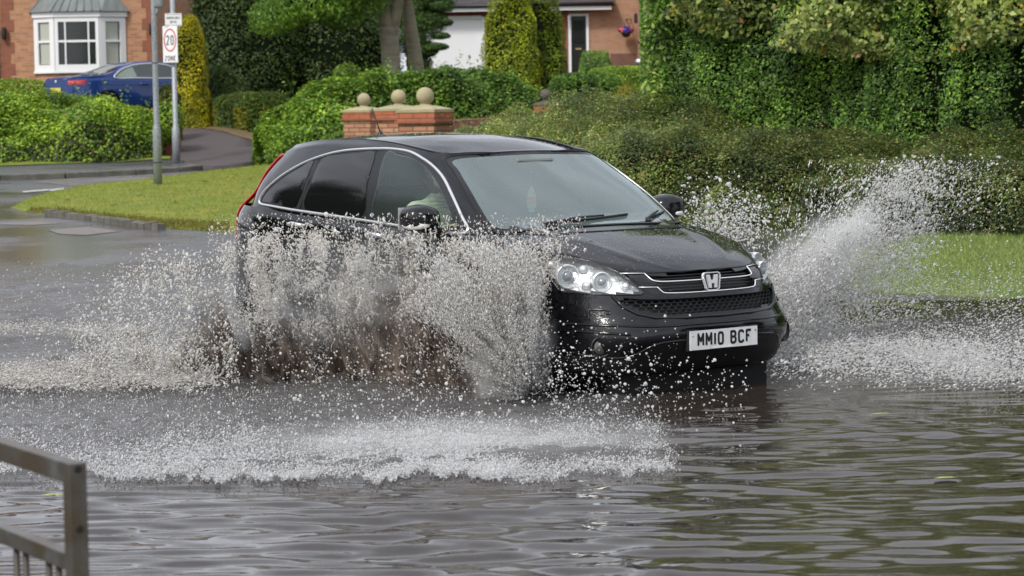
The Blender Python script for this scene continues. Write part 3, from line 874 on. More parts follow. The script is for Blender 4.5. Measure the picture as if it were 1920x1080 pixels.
# wheels and arches
for wx in (1.34, -1.28):
    for sgn in (1, -1):
        A = rotx(90)
        Mx = tr(wx, sgn * .78, .362) @ rotx(90 * (1 if sgn > 0 else 1))
        tyre = MB().lathe([(.225, -.10), (.30, -.112), (.345, -.105), (.361, -.07), (.363, 0), (.361, .07), (.345, .105), (.30, .112), (.225, .10), (.225, -.10)], 40, Mx)
        w = empty('wheel', (0, 0, 0)); w.parent = car
        tyre.build('tyre', M_rubber, w, True)
        rim = MB(); o_ = .085 * (-1 if sgn > 0 else 1)
        rim.lathe([(.226, -.09), (.215, -.085), (.21, 0), (.215, .085), (.226, .09)], 32, Mx)
        for k in range(5):
            a = R(72 * k + 20)
            p0 = Mx @ Vector((0, 0, o_ * .75)); p1 = Mx @ Vector((.215 * math.cos(a), .215 * math.sin(a), o_))
            rim.tube([p0, p1], [.04, .024], 8)
        rim.lathe([(.055, -.06), (.055, .06)], 16, Mx)
        rim.build('rim', M_rim, w, True)
        arch = MB(); n_ = 24
        prof = [(wx + .40 * math.cos(R(t)), .36 + .40 * math.sin(R(t))) for t in np.linspace(-8, 188, n_)]
        V = []; F = []
        for x, z in prof: V += [(x, sgn * .40, z), (x, sgn * .885, z)]
        for i in range(n_ - 1): F.append((2 * i, 2 * i + 1, 2 * i + 3, 2 * i + 2))
        V += [(x, sgn * .40, z) for x, z in prof]; F.append(tuple(range(2 * n_, 3 * n_)))
        arch.add(V, F); arch.build('arch_liner', M_dark, car)
        L = [cast(wx + .40 * math.cos(R(t)), .36 + .40 * math.sin(R(t)), 90, .0) for t in np.linspace(-2, 182, 24)]
        L = [p for p in L if p]
        b = MB(); b.tube([(p.x, p.y * sgn, p.z) for p in L], .022, 8, flat=(1, .8)); b.build('arch_trim', M_trimblk, car, True)
MB().box(-2.05, 2.0, -.60, .60, .12, .36).box(1.80, 1.92, -.52, .52, .06, .30).box(-.85, .9, -.82, .82, .235, .33).build('underbody', M_dark, car)
# ---- cabin
MB().box(-1.9, 1.0, -.72, .72, .40, .46).box(.98, 1.02, -.78, .78, .40, .96).box(-1.92, -1.88, -.6, .6, .4, 1.0).build('cabin_floor', M_dash, car)
MB().box(.55, 1.05, -.74, .74, .80, .985, bev=.04).box(.60, .82, -.50, -.24, .94, 1.02, bev=.03).build('dashboard', M_dash, car, True, auto=40)
DX = .36
for y_ in (-.36, .36):
    b = MB(); b.box(-.62 + DX, -.10 + DX, y_ - .25, y_ + .25, .55, .70, bev=.05)
    b.box(-.09, .09, y_ - .23, y_ + .23, 0, .62, tr(-.62 + DX, 0, .66) @ roty(-16), bev=.06)
    st = b.build('seat', M_tan, car, True, auto=45)
    b = MB(); b.box(-.05, .05, y_ - .13, y_ + .13, .66, .84, tr(-.62 + DX, 0, .66) @ roty(-14), bev=.035); b.build('headrest', M_tan, st, True, auto=45)
b = MB(); b.box(-1.5, -1.0, -.6, .6, .55, .70, bev=.05); b.box(-.08, .08, -.6, .6, 0, .6, tr(-1.5, 0, .66) @ roty(-16), bev=.05); b.build('rear_seat', M_tan, car, True, auto=45)
sw_c = Vector((.37, -.36, .95)); Ms = tr(*sw_c) @ roty(-64)
b = MB(); b.tube([Ms @ Vector((.185 * math.cos(R(a)), .185 * math.sin(R(a)), 0)) for a in range(0, 360, 12)], .015, 8, True)
for a in (200, 340, 90): b.tube([Ms @ Vector((0, 0, -.02)), Ms @ Vector((.18 * math.cos(R(a)), .18 * math.sin(R(a)), 0))], .014, 6)
b.tube([Ms @ Vector((0, 0, -.02)), Ms @ Vector((0, 0, -.30))], .03, 8); b.lathe([(.06, -.03), (.055, .01), (.0001, .02)], 16, Ms)
b.build('steering_wheel', M_dash, car, True)
b = MB(); b.box(.38, .41, -.12, .12, 1.385, 1.45, bev=.01); b.tube([(.40, 0, 1.45), (.44, 0, 1.49)], .008, 6)
b.build('rear_view_mirror', M_dash, car)
b = MB(); b.box(.30, .50, -.14, .14, 1.465, 1.478); b.build('sun_visor', mat('headlining', (.32, .32, .31), .9), car)
b = MB()
rl = [[(p[0] * .985 - .01, p[1] * .97, p[2] - .025) for p in row] for row in Pr[2:-2:3]]
rl = np.array(rl); V_, F_ = both(rl); b.add(V_, F_); b.build('headliner', bpy.data.materials['headlining'], car, True)

# rain beads standing on the bonnet and roof
bb = MB(); rb_ = random.Random(8)
for k in range(2600):
    if k % 3: x, y = rb_.uniform(1.15, 2.0), rb_.uniform(-.72, .72)
    else: x, y = rb_.uniform(-1.6, .3), rb_.uniform(-.58, .58)
    p = topcast(x, y, 0)
    if p is None or (abs(y) > .5 and x > 1.8): continue
    r_ = rb_.uniform(.0015, .0042)
    bb.add([p + Vector((r_, 0, 0)), p + Vector((0, r_, 0)), p + Vector((-r_, 0, 0)), p + Vector((0, -r_, 0)), p + Vector((0, 0, r_ * .8))], [(0, 1, 4), (1, 2, 4), (2, 3, 4), (3, 0, 4)])
bo_ = bb.build('water_beads', mat('bead_water', (.25, .26, .28), .05, spec=1), car, True); bo_['kind'] = 'stuff'
# ---- driver
M_knit = mat('ribbed_knit', (.78, .80, .66), .95, var=((6, 6, 45), (.25, .27, .20), .12), bump=(120, .6, .004))
M_skin = mat('skin', (.72, .52, .40), .5, var=(30, (.52, .30, .23), .25))
M_hair = mat('hair', (.10, .07, .05), .7, bump=(200, .5, .003))
M_jean = mat('trousers', (.05, .06, .09), .9)
def skin_body(name, joints, edges, m, parent, sub=2, root=0):
    me_ = bpy.data.meshes.new(name)
    me_.from_pydata([j[0] for j in joints], edges, [])
    o = bpy.data.objects.new(name, me_); link(o, parent)
    md = o.modifiers.new('skin', 'SKIN')
    for i, j in enumerate(joints):
        r_ = j[1] if isinstance(j[1], tuple) else (j[1], j[1])
        me_.skin_vertices[0].data[i].radius = r_
        me_.skin_vertices[0].data[i].use_root = (i == root)
    md.use_smooth_shade = True
    s_ = o.modifiers.new('sub', 'SUBSURF'); s_.levels = sub; s_.render_levels = sub
    me_.materials.append(m)
    dg = bpy.context.evaluated_depsgraph_get()
    me2 = bpy.data.meshes.new_from_object(o.evaluated_get(dg))
    o.modifiers.clear(); o.data = me2; me2.shade_smooth()
    me2.materials.clear(); me2.materials.append(m)
    return o
drv = empty('person', Matrix.Rotation(CAR_A - math.pi / 2, 4, 'Z') @ Vector((0, 0, 0)) + Vector(CAR_P), CAR_A - math.pi / 2,
            'driver in a ribbed pale green jumper with both hands on the steering wheel', 'person')
y0_ = -.36
hx = .39; 
J = [((-.42 + DX, y0_, .74), (.16, .12)), ((-.46 + DX, y0_, .92), (.14, .11)), ((-.46 + DX, y0_, 1.10), (.17, .11)), ((-.44 + DX, y0_, 1.20), (.10, .08)), ((-.42 + DX, y0_, 1.27), (.055, .055)),
     ((-.44 + DX, y0_ - .20, 1.17), .066), ((.02, y0_ - .30, .96), .054), ((.16, y0_ - .25, .99), .045), ((.28, y0_ - .17, 1.05), .032),
     ((-.44 + DX, y0_ + .20, 1.17), .066), ((.02, y0_ + .28, .96), .054), ((.16, y0_ + .22, .97), .045), ((.28, y0_ + .16, 1.02), .032),
     ((-.36 + DX, y0_ - .11, .72), .10), ((.38, y0_ - .14, .74), .08), ((.62, y0_ - .13, .50), .055),
     ((-.36 + DX, y0_ + .11, .72), .10), ((.38, y0_ + .14, .74), .08), ((.62, y0_ + .13, .50), .055)]
E_ = [(0, 1), (1, 2), (2, 3), (3, 4), (2, 5), (5, 6), (6, 7), (7, 8), (2, 9), (9, 10), (10, 11), (11, 12), (0, 13), (13, 14), (14, 15), (0, 16), (16, 17), (17, 18)]
skin_body('jumper', J[:13], E_[:12], M_knit, drv)
skin_body('trousers', [J[0]] + J[13:], [(0, 1), (1, 2), (2, 3), (0, 4), (4, 5), (5, 6)], M_jean, drv)
bm = bmesh.new(); bmesh.ops.create_icosphere(bm, subdivisions=4, radius=1)
for v in bm.verts:
    x, y, z = v.co
    fx = .098 * x; fy = .076 * y; fz = .118 * z
    if z < 0: fy *= 1 - .30 * z * z; fx *= 1 - .12 * z * z
    if x > .55:
        fx += .022 * math.exp(-((y) / .16) ** 2 - ((z + .12) / .2) ** 2)      # nose
        fx -= .012 * math.exp(-((abs(y) - .34) / .14) ** 2 - ((z - .06) / .11) ** 2)   # eye sockets
        fx += .006 * math.exp(-((y) / .3) ** 2 - ((z + .48) / .09) ** 2)      # lips
        fx += .010 * math.exp(-((y) / .3) ** 2 - ((z + .85) / .15) ** 2)      # chin
    if abs(y) > .8: fy += math.copysign(.014 * math.exp(-((x + .05) / .16) ** 2 - ((z + .05) / .22) ** 2), y)   # ears
    v.co = Vector((-.42 + DX + fx, y0_ + fy, 1.375 + fz))
me_ = bpy.data.meshes.new('head'); bm.to_mesh(me_); bm.free(); me_.shade_smooth(); me_.materials.append(M_skin)
head = link(bpy.data.objects.new('head', me_), drv)
M_eye = mat('eye', (.25, .22, .2), .2)
for s_ in (-1, 1):
    MB().lathe([(.0001, .012), (.008, .009), (.012, 0), (.008, -.009), (.0001, -.012)], 12, tr(-.42 + .082 + DX, y0_ + s_ * .027, 1.382)).build('eye', M_eye, head, True)
bm = bmesh.new(); bmesh.ops.create_icosphere(bm, subdivisions=4, radius=1)
for v in bm.verts:
    x, y, z = v.co; k = 1.0
    if x > .35 and z < .45: k = .82
    zz = z * .128 if z > -.2 else z * .15
    v.co = Vector((-.432 + DX + .108 * x * k, y0_ + .088 * y * k, 1.385 + zz))
me_ = bpy.data.meshes.new('hair'); bm.to_mesh(me_); bm.free(); me_.shade_smooth(); me_.materials.append(M_hair)
link(bpy.data.objects.new('hair', me_), head)
# hands gripping the rim
for s_, ang in ((-1, 150), (1, 35)):
    a = R(ang); 
    g = Ms @ Vector((0, 0, 0))
    # choose the rim point nearest to the wrist on that side
    wr = Vector((.28, y0_ + s_ * (.17 if s_ < 0 else .16), 1.05 if s_ < 0 else 1.02))
    best = min((Ms @ Vector((.185 * math.cos(R(q)), .185 * math.sin(R(q)), 0)) for q in range(0, 360, 5)), key=lambda p_: (p_ - wr - Vector((.05, 0, .03))).length)
    d_ = (best - wr).normalized()
    side = Vector((0, 1, 0)) * s_
    palm = wr.lerp(best, .55) + Vector((-.005, 0, .015))
    Jh = [(wr, .026), (palm, (.040, .018))]; Eh = [(0, 1)]
    ax = Vector((-.1, s_ * .35, .9)).normalized()
    for f in range(4):
        o_ = (f - 1.5) * .019
        k1 = palm + ax * o_ + d_ * .035 + Vector((0, 0, .008)); ln = (.036, .040, .037, .030)[f]
        k2 = k1 + (d_ * .6 + side * .25 + Vector((.3, 0, .0))).normalized() * ln
        k3 = k2 + (-side * .2 + Vector((.1, -s_ * .7, -.3))).normalized() * ln * .8
        n0 = len(Jh); Jh += [(k1, .0095), (k2, .009), (k3, .008)]; Eh += [(1, n0), (n0, n0 + 1), (n0 + 1, n0 + 2)]
    n0 = len(Jh); t1 = palm + (-ax) * .02 + d_ * .01 - side * .02
    Jh += [(t1, .012), (t1 + d_ * .03 - side * .012, .0105)]; Eh += [(1, n0), (n0, n0 + 1)]
    skin_body('hand', [(tuple(p_), r_) for p_, r_ in Jh], Eh, M_skin, drv)
skin_body('neck', [((-.43 + DX, y0_, 1.20), .055), ((-.42 + DX, y0_, 1.30), .052)], [(0, 1)], M_skin, drv, 1)

# ---- things inside the car
Mcar = Matrix.Translation(CAR_P) @ Matrix.Rotation(CAR_A - math.pi / 2, 4, 'Z')
af = empty('air_freshener', Mcar @ Vector((.42, .02, 1.13)), CAR_A - math.pi / 2, 'small pastel striped bottle shaped air freshener hanging from the car mirror', 'air freshener')
prof = [(0, .0), (.020, .004), (.023, .025), (.030, .030), (.038, .04), (.038, .085), (.030, .11), (.012, .16), (.0, .17)]
pf = [(y, z) for y, z in prof] + [(-y, z) for y, z in prof[1:-1][::-1]]
M_af = bpy.data.materials.new('pastel_card'); M_af.use_nodes = True
n, l = M_af.node_tree.nodes, M_af.node_tree.links; tc = n.new('ShaderNodeTexCoord'); sp = n.new('ShaderNodeSeparateXYZ'); cr = n.new('ShaderNodeValToRGB')
l.new(tc.outputs['Object'], sp.inputs[0]); mr = n.new('ShaderNodeMapRange'); mr.inputs['From Max'].default_value = .17
l.new(sp.outputs['Z'], mr.inputs['Value']); l.new(mr.outputs['Result'], cr.inputs['Fac']); l.new(cr.outputs['Color'], n['Principled BSDF'].inputs['Base Color'])
cr.color_ramp.interpolation = 'CONSTANT'
els = cr.color_ramp.elements; els[0].position = 0; els[0].color = (.45, .7, .8, 1); els[1].position = .18; els[1].color = (.6, .8, .45, 1)
for p_, c_ in ((.34, (.9, .45, .2, 1)), (.48, (.9, .35, .25, 1)), (.58, (.9, .8, .4, 1)), (.75, (.85, .85, .7, 1))):
    e_ = els.new(p_); e_.color = c_
V = [(-.003, y, z) for y, z in pf] + [(.003, y, z) for y, z in pf]; n_ = len(pf)
F = [tuple(range(n_))[::-1], tuple(range(n_, 2 * n_))] + [(i, (i + 1) % n_, (i + 1) % n_ + n_, i + n_) for i in range(n_)]
mesh('card', V, F, M_af, af)
MB().tube([(0, 0, .165), (-.015, .01, .27)], .0018, 5).build('cord', mat('string', (.8, .8, .75), .8), af)
pp = MB(); Vp = []
for i in range(7):
    for j in range(5): Vp.append((i * .05, j * .042 - .08, .004 + .012 * math.sin(i * .9) + .006 * j % .01))
pp.add(Vp, [(i * 5 + j, i * 5 + j + 1, i * 5 + j + 6, i * 5 + j + 5) for i in range(6) for j in range(4)])
po = pp.build('paper', mat('white_paper', (.8, .8, .76), .8), None, True, loc=Mcar @ Vector((.62, .02, .992)), rz=CAR_A - math.pi / 2 + .5)
md_ = po.modifiers.new('solid', 'SOLIDIFY'); md_.thickness = .002
tag(po, 'white sheet of paper lying on the car dashboard behind the windscreen', 'paper')
# ================================================================== TERRAIN AND SETTING
WL = 0.13                                   # flood water level
def hgt(x, y):
    x = np.asarray(x, float); y = np.asarray(y, float)
    a = np.interp(y, [-30, 6.6, 7.6, 22, 26.8, 36, 42, 50, 54, 58, 70, 120, 400], [.2, .2, -.05, -.04, .13, .32, .50, .66, 1.20, 1.66, 1.8, 2.4, 4])
    b = np.interp(y, [-30, 6.6, 7.6, 17, 20.4, 25, 30, 40, 50, 58, 70, 120, 400], [.2, .2, -.05, -.02, .13, .40, .55, .7, .9, 1.55, 1.8, 2.4, 4])
    w = np.clip((x + 1.5) / 3.5, 0, 1); w = w * w * (3 - 2 * w)
    return a * (1 - w) + b * w
def gp(u, v):
    """ground point under photograph pixel"""
    r = ray(u, v); t0 = 4.0
    for t in np.arange(4, 160, .1):
        z = CAM_H + r.z * t
        if z < float(hgt(r.x * t, r.y * t)): return (r.x * t, r.y * t)
    return (r.x * 60, r.y * 60)
def sheet(name, poly, off, m, res=.6, hf=hgt, kind='structure', smooth=True, sub=1):
    V2, F = cdt([poly], (), res)
    V = [(x, y, float(hf(x, y)) + off) for x, y in V2]
    F = [f if ((V[f[1]][0] - V[f[0]][0]) * (V[f[2]][1] - V[f[0]][1]) - (V[f[1]][1] - V[f[0]][1]) * (V[f[2]][0] - V[f[0]][0])) > 0 else f[::-1] for f in F]
    o = mesh(name, V, F, m, None, smooth)
    if kind: o['kind'] = kind
    return o
M_soil = mat('soil', (.06, .055, .03), .95, var=(1.2, (.04, .055, .015), .2), bump=(6, .5, .05))
M_asph = mat('asphalt', (.062, .062, .066), .34, var=[(.5, (.035, .035, .04), .10), (28, (.11, .11, .11), .2)], bump=(45, .35, .006))
M_asph2 = mat('side_road_asphalt', (.13, .115, .115), .7, var=[(.4, (.10, .09, .092), .15), (50, (.18, .16, .16), .25)], bump=(120, .5, .006))
M_pave = mat('pavement_asphalt', (.075, .073, .075), .6, var=[(.8, (.05, .05, .052), .2), (40, (.11, .11, .11), .3)], bump=(120, .4, .006))
M_drive = mat('drive_asphalt', (.065, .05, .052), .75, var=[(1.5, (.045, .035, .035), .2), (45, (.11, .09, .09), .3)], bump=(90, .5, .01))
M_patch = mat('patch_asphalt', (.20, .18, .17), .75, var=(8, (.15, .135, .13), .3), bump=(100, .4, .006))
M_line = mat('road_paint', (.55, .55, .52), .6, var=(9, (.25, .25, .24), .2))
M_kerb = mat('kerb_concrete', (.17, .16, .14), .85, var=(5, (.07, .07, .05), .25), bump=(40, .4, .01))
M_litter = mat('leaf_litter', (.20, .13, .065), .95, var=(7, (.09, .07, .035), .2), bump=(30, .8, .03))
def wetness(m, lo, hi, sc):
    n, l = m.node_tree.nodes, m.node_tree.links; tc = n.new('ShaderNodeTexCoord'); nz = n.new('ShaderNodeTexNoise'); nz.inputs['Scale'].default_value = sc; nz.inputs['Detail'].default_value = 6
    l.new(tc.outputs['Object'], nz.inputs['Vector']); mr = n.new('ShaderNodeMapRange'); mr.inputs['From Min'].default_value = .42; mr.inputs['From Max'].default_value = .6; mr.inputs['To Min'].default_value = lo; mr.inputs['To Max'].default_value = hi
    l.new(nz.outputs['Fac'], mr.inputs['Value']); l.new(mr.outputs['Result'], n['Principled BSDF'].inputs['Roughness'])
wetness(M_asph, .10, .42, .45); wetness(M_pave, .25, .6, .8); wetness(M_asph2, .25, .6, .6)
xs = np.concatenate([[-600, -200, -90], np.arange(-45, 45.1, 1.5), [90, 200, 600]])
ys = np.concatenate([[-300, -60, -10], np.arange(0, 80, .8), [90, 110, 160, 300, 900]])
V = [(x, y, float(hgt(x, y))) for y in ys for x in xs]
o = mesh('ground', V, grid_faces(len(ys), len(xs)), M_soil, None, True); o['kind'] = 'structure'
kerb_px = [(-60, 340), (0, 338), (120, 334), (250, 328), (330, 323), (372, 319)]
far = [gp(*p) for p in kerb_px]
fx0 = far[0]
sheet('road', [(-45, 8), (40, 8), (40, 24), (14, 30), (-2, 46), (4.5, 58)][:2] + [(40, 21.5), (12, 22.2), (4, 22.4), (3.0, 24), (0.5, 30), (-2, 44)] + far[::-1] + [(-45, far[0][1] - 2)], .004, M_asph, 1.2)
# pavement beyond the far kerb, verge, drive
back = [gp(*p) for p in ((-60, 322), (0, 320), (120, 316), (230, 312), (330, 306), (400, 300), (470, 300))]
frontp = far + [gp(430, 318), gp(500, 311)]
def raised(name, poly, h, m, res=.6):
    o = sheet(name, poly, h, m, res)
    me = o.data; bm = bmesh.new(); bm.from_mesh(me)
    be = [e for e in bm.edges if e.is_boundary]
    r_ = bmesh.ops.extrude_edge_only(bm, edges=be)
    for v in [g for g in r_['geom'] if isinstance(g, bmesh.types.BMVert)]: v.co.z -= h + .03
    bmesh.ops.recalc_face_normals(bm, faces=bm.faces); bm.to_mesh(me); bm.free()
    return o
raised('pavement', frontp + back[::-1], .10, M_pave)
kb = MB()
for a, b_ in zip(far, far[1:]):
    A = Vector((a[0], a[1], 0)); B_ = Vector((b_[0], b_[1], 0)); n_ = max(1, int((B_ - A).length / .9)); d_ = (B_ - A).normalized(); nrm = Vector((-d_.y, d_.x, 0))
    for i in range(n_):
        p, q = A.lerp(B_, i / n_), A.lerp(B_, (i + .985) / n_)
        z0 = float(hgt(p.x, p.y)); z1 = float(hgt(q.x, q.y))
        V = []
        for P_, z_ in ((p, z0), (q, z1)):
            for off, zz in ((-.13, -.05), (-.13, .09), (-.115, .107), (.0, .109), (.0, -.05)):
                V.append(P_ + nrm * off + Vector((0, 0, z_ + zz)))
        kb.add(V, [(0, 1, 6, 5), (1, 2, 7, 6), (2, 3, 8, 7), (3, 4, 9, 8), (0, 4, 3, 2, 1), (5, 6, 7, 8, 9)])
o = kb.build('kerb', M_kerb); o['kind'] = 'structure'
raised('driveway', [gp(*p) for p in ((322, 308), (400, 322), (500, 311), (476, 285), (472, 268), (420, 250), (345, 243), (318, 250))], .108, M_drive, .5)
sheet('leaf_litter', [gp(*p) for p in ((345, 243), (360, 247), (420, 258), (475, 274), (480, 262), (440, 248), (380, 240), (348, 238))], .122, M_litter, .4)
sheet('side_road_surface', [gp(*p) for p in ((140, 350), (200, 344), (290, 337), (372, 325), (372, 321), (250, 330), (100, 338), (60, 342))], .009, M_asph2, .8)
for pl in ([(42, 360), (92, 356), (92, 359), (43, 363)], [(93, 357), (119, 354), (121, 357), (94, 360)], [(145, 352), (215, 347), (216, 349.5), (147, 354.5)]):
    tag(sheet('road_marking', [gp(*p) for p in pl], .014, M_line, .3), None)
for pl in ([(0, 419), (70, 416), (120, 420), (60, 424), (0, 423)], [(90, 433), (165, 427), (225, 435), (160, 442), (110, 440)]):
    sheet('road_patch', [gp(*p) for p in pl], .009, M_patch, .4)
# ---- lawns
def grass_mat(name, c1, c2, c3):
    return mat(name, c1, .85, var=[(.45, c2, .08), (2.4, c3, .12), (60, tuple(v * .55 for v in c1), .3)], bump=(70, 1.0, .03))
M_grass = grass_mat('lawn_grass', (.27, .33, .035), (.42, .36, .07), (.14, .24, .025))
M_grass2 = grass_mat('bank_grass', (.20, .27, .06), (.26, .30, .09), (.13, .21, .04))
lawn_px = [(20, 391), (45, 378), (90, 364), (150, 352), (220, 346), (296, 337), (380, 326), (450, 318), (510, 311), (640, 300), (800, 290), (860, 300), (800, 440), (700, 447), (560, 442), (430, 437), (340, 431), (280, 425), (200, 416), (110, 405), (50, 398)]
def hl(x, y): return hgt(x, y)
lawn_poly = [gp(*p) for p in lawn_px]
def mound(poly, amp):
    P = np.array(poly)
    def f(x, y):
        d = 9.0
        q = np.array([x, y]); n = len(P)
        for i in range(n):
            a, b_ = P[i], P[(i + 1) % n]; t = np.clip((q - a) @ (b_ - a) / ((b_ - a) @ (b_ - a) + 1e-9), 0, 1); d = min(d, np.linalg.norm(q - a - (b_ - a) * t))
        return float(hgt(x, y)) + amp * (1 - math.exp(-d / .25)) + .05 * (1 - math.exp(-d / 2))
    return f
lawn_h = mound(lawn_poly, .07)
o = sheet('lawn', lawn_poly, .006, M_grass, .35, lawn_h)
bank_px = [(1572, 515), (1582, 535), (1605, 548), (1700, 553), (1800, 557), (1960, 562)]
bank_poly = [gp(*p) for p in bank_px] + [(14, 19), (14, 30), (5.0, 30)] + [gp(1700, 452), gp(1630, 462), gp(1590, 485)]
bank_h = mound(bank_poly, .05)
sheet('grass_bank', bank_poly, .006, M_grass2, .35, bank_h)
verge_poly = [gp(*p) for p in ((-60, 323), (0, 321), (120, 317), (230, 313), (320, 308), (320, 303), (-60, 298))]
sheet('grass_verge', verge_poly, .115, M_grass, .5)
RNG = np.random.default_rng(7)
def blades(name, poly, hf, n, hgt_, col, m, w=.006):
    P = np.array(poly); x0, y0 = P.min(0); x1, y1 = P.max(0)
    q = RNG.uniform((x0, y0), (x1, y1), (n, 2)); q = q[poly_in(q, P)]
    z = np.array([hf(a, b_) for a, b_ in q]); k = len(q)
    h_ = hgt_ * RNG.uniform(.5, 1.2, k); ang = RNG.uniform(0, math.pi, k); lean = RNG.normal(0, .35, (k, 2)) * h_[:, None]
    dx = np.stack([np.cos(ang), np.sin(ang)], 1) * w * RNG.uniform(.7, 1.8, k)[:, None]
    V = np.zeros((k, 3, 3)); V[:, 0, :2] = q - dx; V[:, 1, :2] = q + dx; V[:, 2, :2] = q + lean; V[:, :2, 2] = z[:, None]; V[:, 2, 2] = z + h_
    c = np.array(col[0]) + (np.array(col[1]) - np.array(col[0])) * RNG.random((k, 1)); c = np.repeat(c, 3, 0)
    o = fastmesh(name, V.reshape(-1, 3), np.arange(3 * k).reshape(-1, 3), m, col=c); o['kind'] = 'stuff'; return o
def leaf_mat(name, rough=.45, trans=.25):
    m = bpy.data.materials.new(name); m.use_nodes = True
    n, l = m.node_tree.nodes, m.node_tree.links; b = n['Principled BSDF']
    at_ = n.new('ShaderNodeAttribute'); at_.attribute_name = 'tint'
    l.new(at_.outputs['Color'], b.inputs['Base Color']); b.inputs['Roughness'].default_value = rough
    b.inputs['Specular IOR Level'].default_value = .35
    t = n.new('ShaderNodeBsdfTranslucent'); mx = n.new('ShaderNodeMixShader'); mx.inputs['Fac'].default_value = trans
    hs = n.new('ShaderNodeHueSaturation'); hs.inputs['Value'].default_value = 1.3; hs.inputs['Hue'].default_value = .485
    l.new(at_.outputs['Color'], hs.inputs['Color']); l.new(hs.outputs['Color'], t.inputs['Color'])
    l.new(b.outputs['BSDF'], mx.inputs[1]); l.new(t.outputs['BSDF'], mx.inputs[2]); l.new(mx.outputs['Shader'], n['Material Output'].inputs['Surface'])
    return m
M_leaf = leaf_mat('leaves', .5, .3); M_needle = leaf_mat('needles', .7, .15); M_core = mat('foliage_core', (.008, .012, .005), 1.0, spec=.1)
M_blade = leaf_mat('grass_blades', .6, .35)
blades('grass', bank_poly, bank_h, 120000, .05, ((.17, .25, .05), (.33, .40, .14)), M_blade, .006)
blades('grass', lawn_poly, lawn_h, 60000, .035, ((.19, .25, .03), (.34, .35, .07)), M_blade, .007)
strip_px = [(60, 396), (120, 401), (200, 410), (300, 421), (430, 430), (430, 437), (340, 431), (280, 425), (200, 416), (110, 405), (50, 398)]
blades('dry_grass', [gp(*p) for p in strip_px], lawn_h, 30000, .06, ((.20, .13, .04), (.20, .24, .04)), M_blade, .008)
# old stones and long grass along the near edge of the green
st = MB(); 
for k in range(17):
    u = 95 + k * 12.5; v = 405 + (u - 100) * .128; x, y = gp(u, v); x2, y2 = gp(u + 11.5, v + 1.45)
    z = float(hgt(x, y)); a = math.atan2(y2 - y, x2 - x); L = math.hypot(x2 - x, y2 - y)
    st.box(0, L, -.10, .04, -.05, .075 + .02 * random.Random(k).random(), tr(x, y, z) @ rotz(math.degrees(a)) @ rotx(random.Random(k + 9).uniform(-6, 6)), bev=.012)
o = st.build('kerb_edging', M_kerb, smooth=False); o['kind'] = 'structure'

# ================================================================== FOLIAGE
def snoise(P, seed, f0=1.0, octs=3):
    r = np.random.default_rng(seed); o = np.zeros(len(P)); amp = 1.0; tot = 0
    for k in range(octs):
        for j in range(4):
            d = r.normal(size=3); d /= np.linalg.norm(d); o += amp * np.sin(P @ d * f0 * 2 ** k * r.uniform(.8, 1.3) * 2 * math.pi + r.uniform(0, 6.28))
        tot += amp * 2; amp *= .55
    return o / tot
def leaves(P, N, size, cols, seed, aspect=.55, up=.35, rnd=.75, droop=0.0, direction=None):
    """a folded leaf at each point; cols: list of (colour, weight)"""
    r = np.random.default_rng(seed); k = len(P)
    n = N + np.array([0, 0, up]) + r.normal(0, rnd, (k, 3)) * .6; n /= np.linalg.norm(n, axis=1, keepdims=True)
    t = r.normal(size=(k, 3)) + np.array([0, 0, -droop])
    if direction is not None: t += np.array(direction)
    t -= n * np.sum(t * n, 1, keepdims=True); t /= np.linalg.norm(t, axis=1, keepdims=True)
    b_ = np.cross(n, t); s = size * r.uniform(.6, 1.35, k)[:, None]
    V = np.empty((k, 4, 3)); V[:, 0] = P - t * s * .5; V[:, 1] = P + b_ * s * aspect * .5 + n * s * .08 + t * s * .05; V[:, 2] = P + t * s * .5 - n * s * .06; V[:, 3] = P - b_ * s * aspect * .5 + n * s * .08 + t * s * .05
    ci = r.choice(len(cols), k, p=np.array([c[1] for c in cols]) / sum(c[1] for c in cols)); C = np.array([c[0] for c in cols])[ci] * r.uniform(.65, 1.4, (k, 1)) * 1.28
    return V, C
def clump_tint(P, C, seed, f=.8, amt=.35):
    """whole shoots differ: older and younger growth"""
    q = snoise(P, seed, f); return C * (1 + amt * q[:, None] * np.array([1.1, 1.0, .6]))
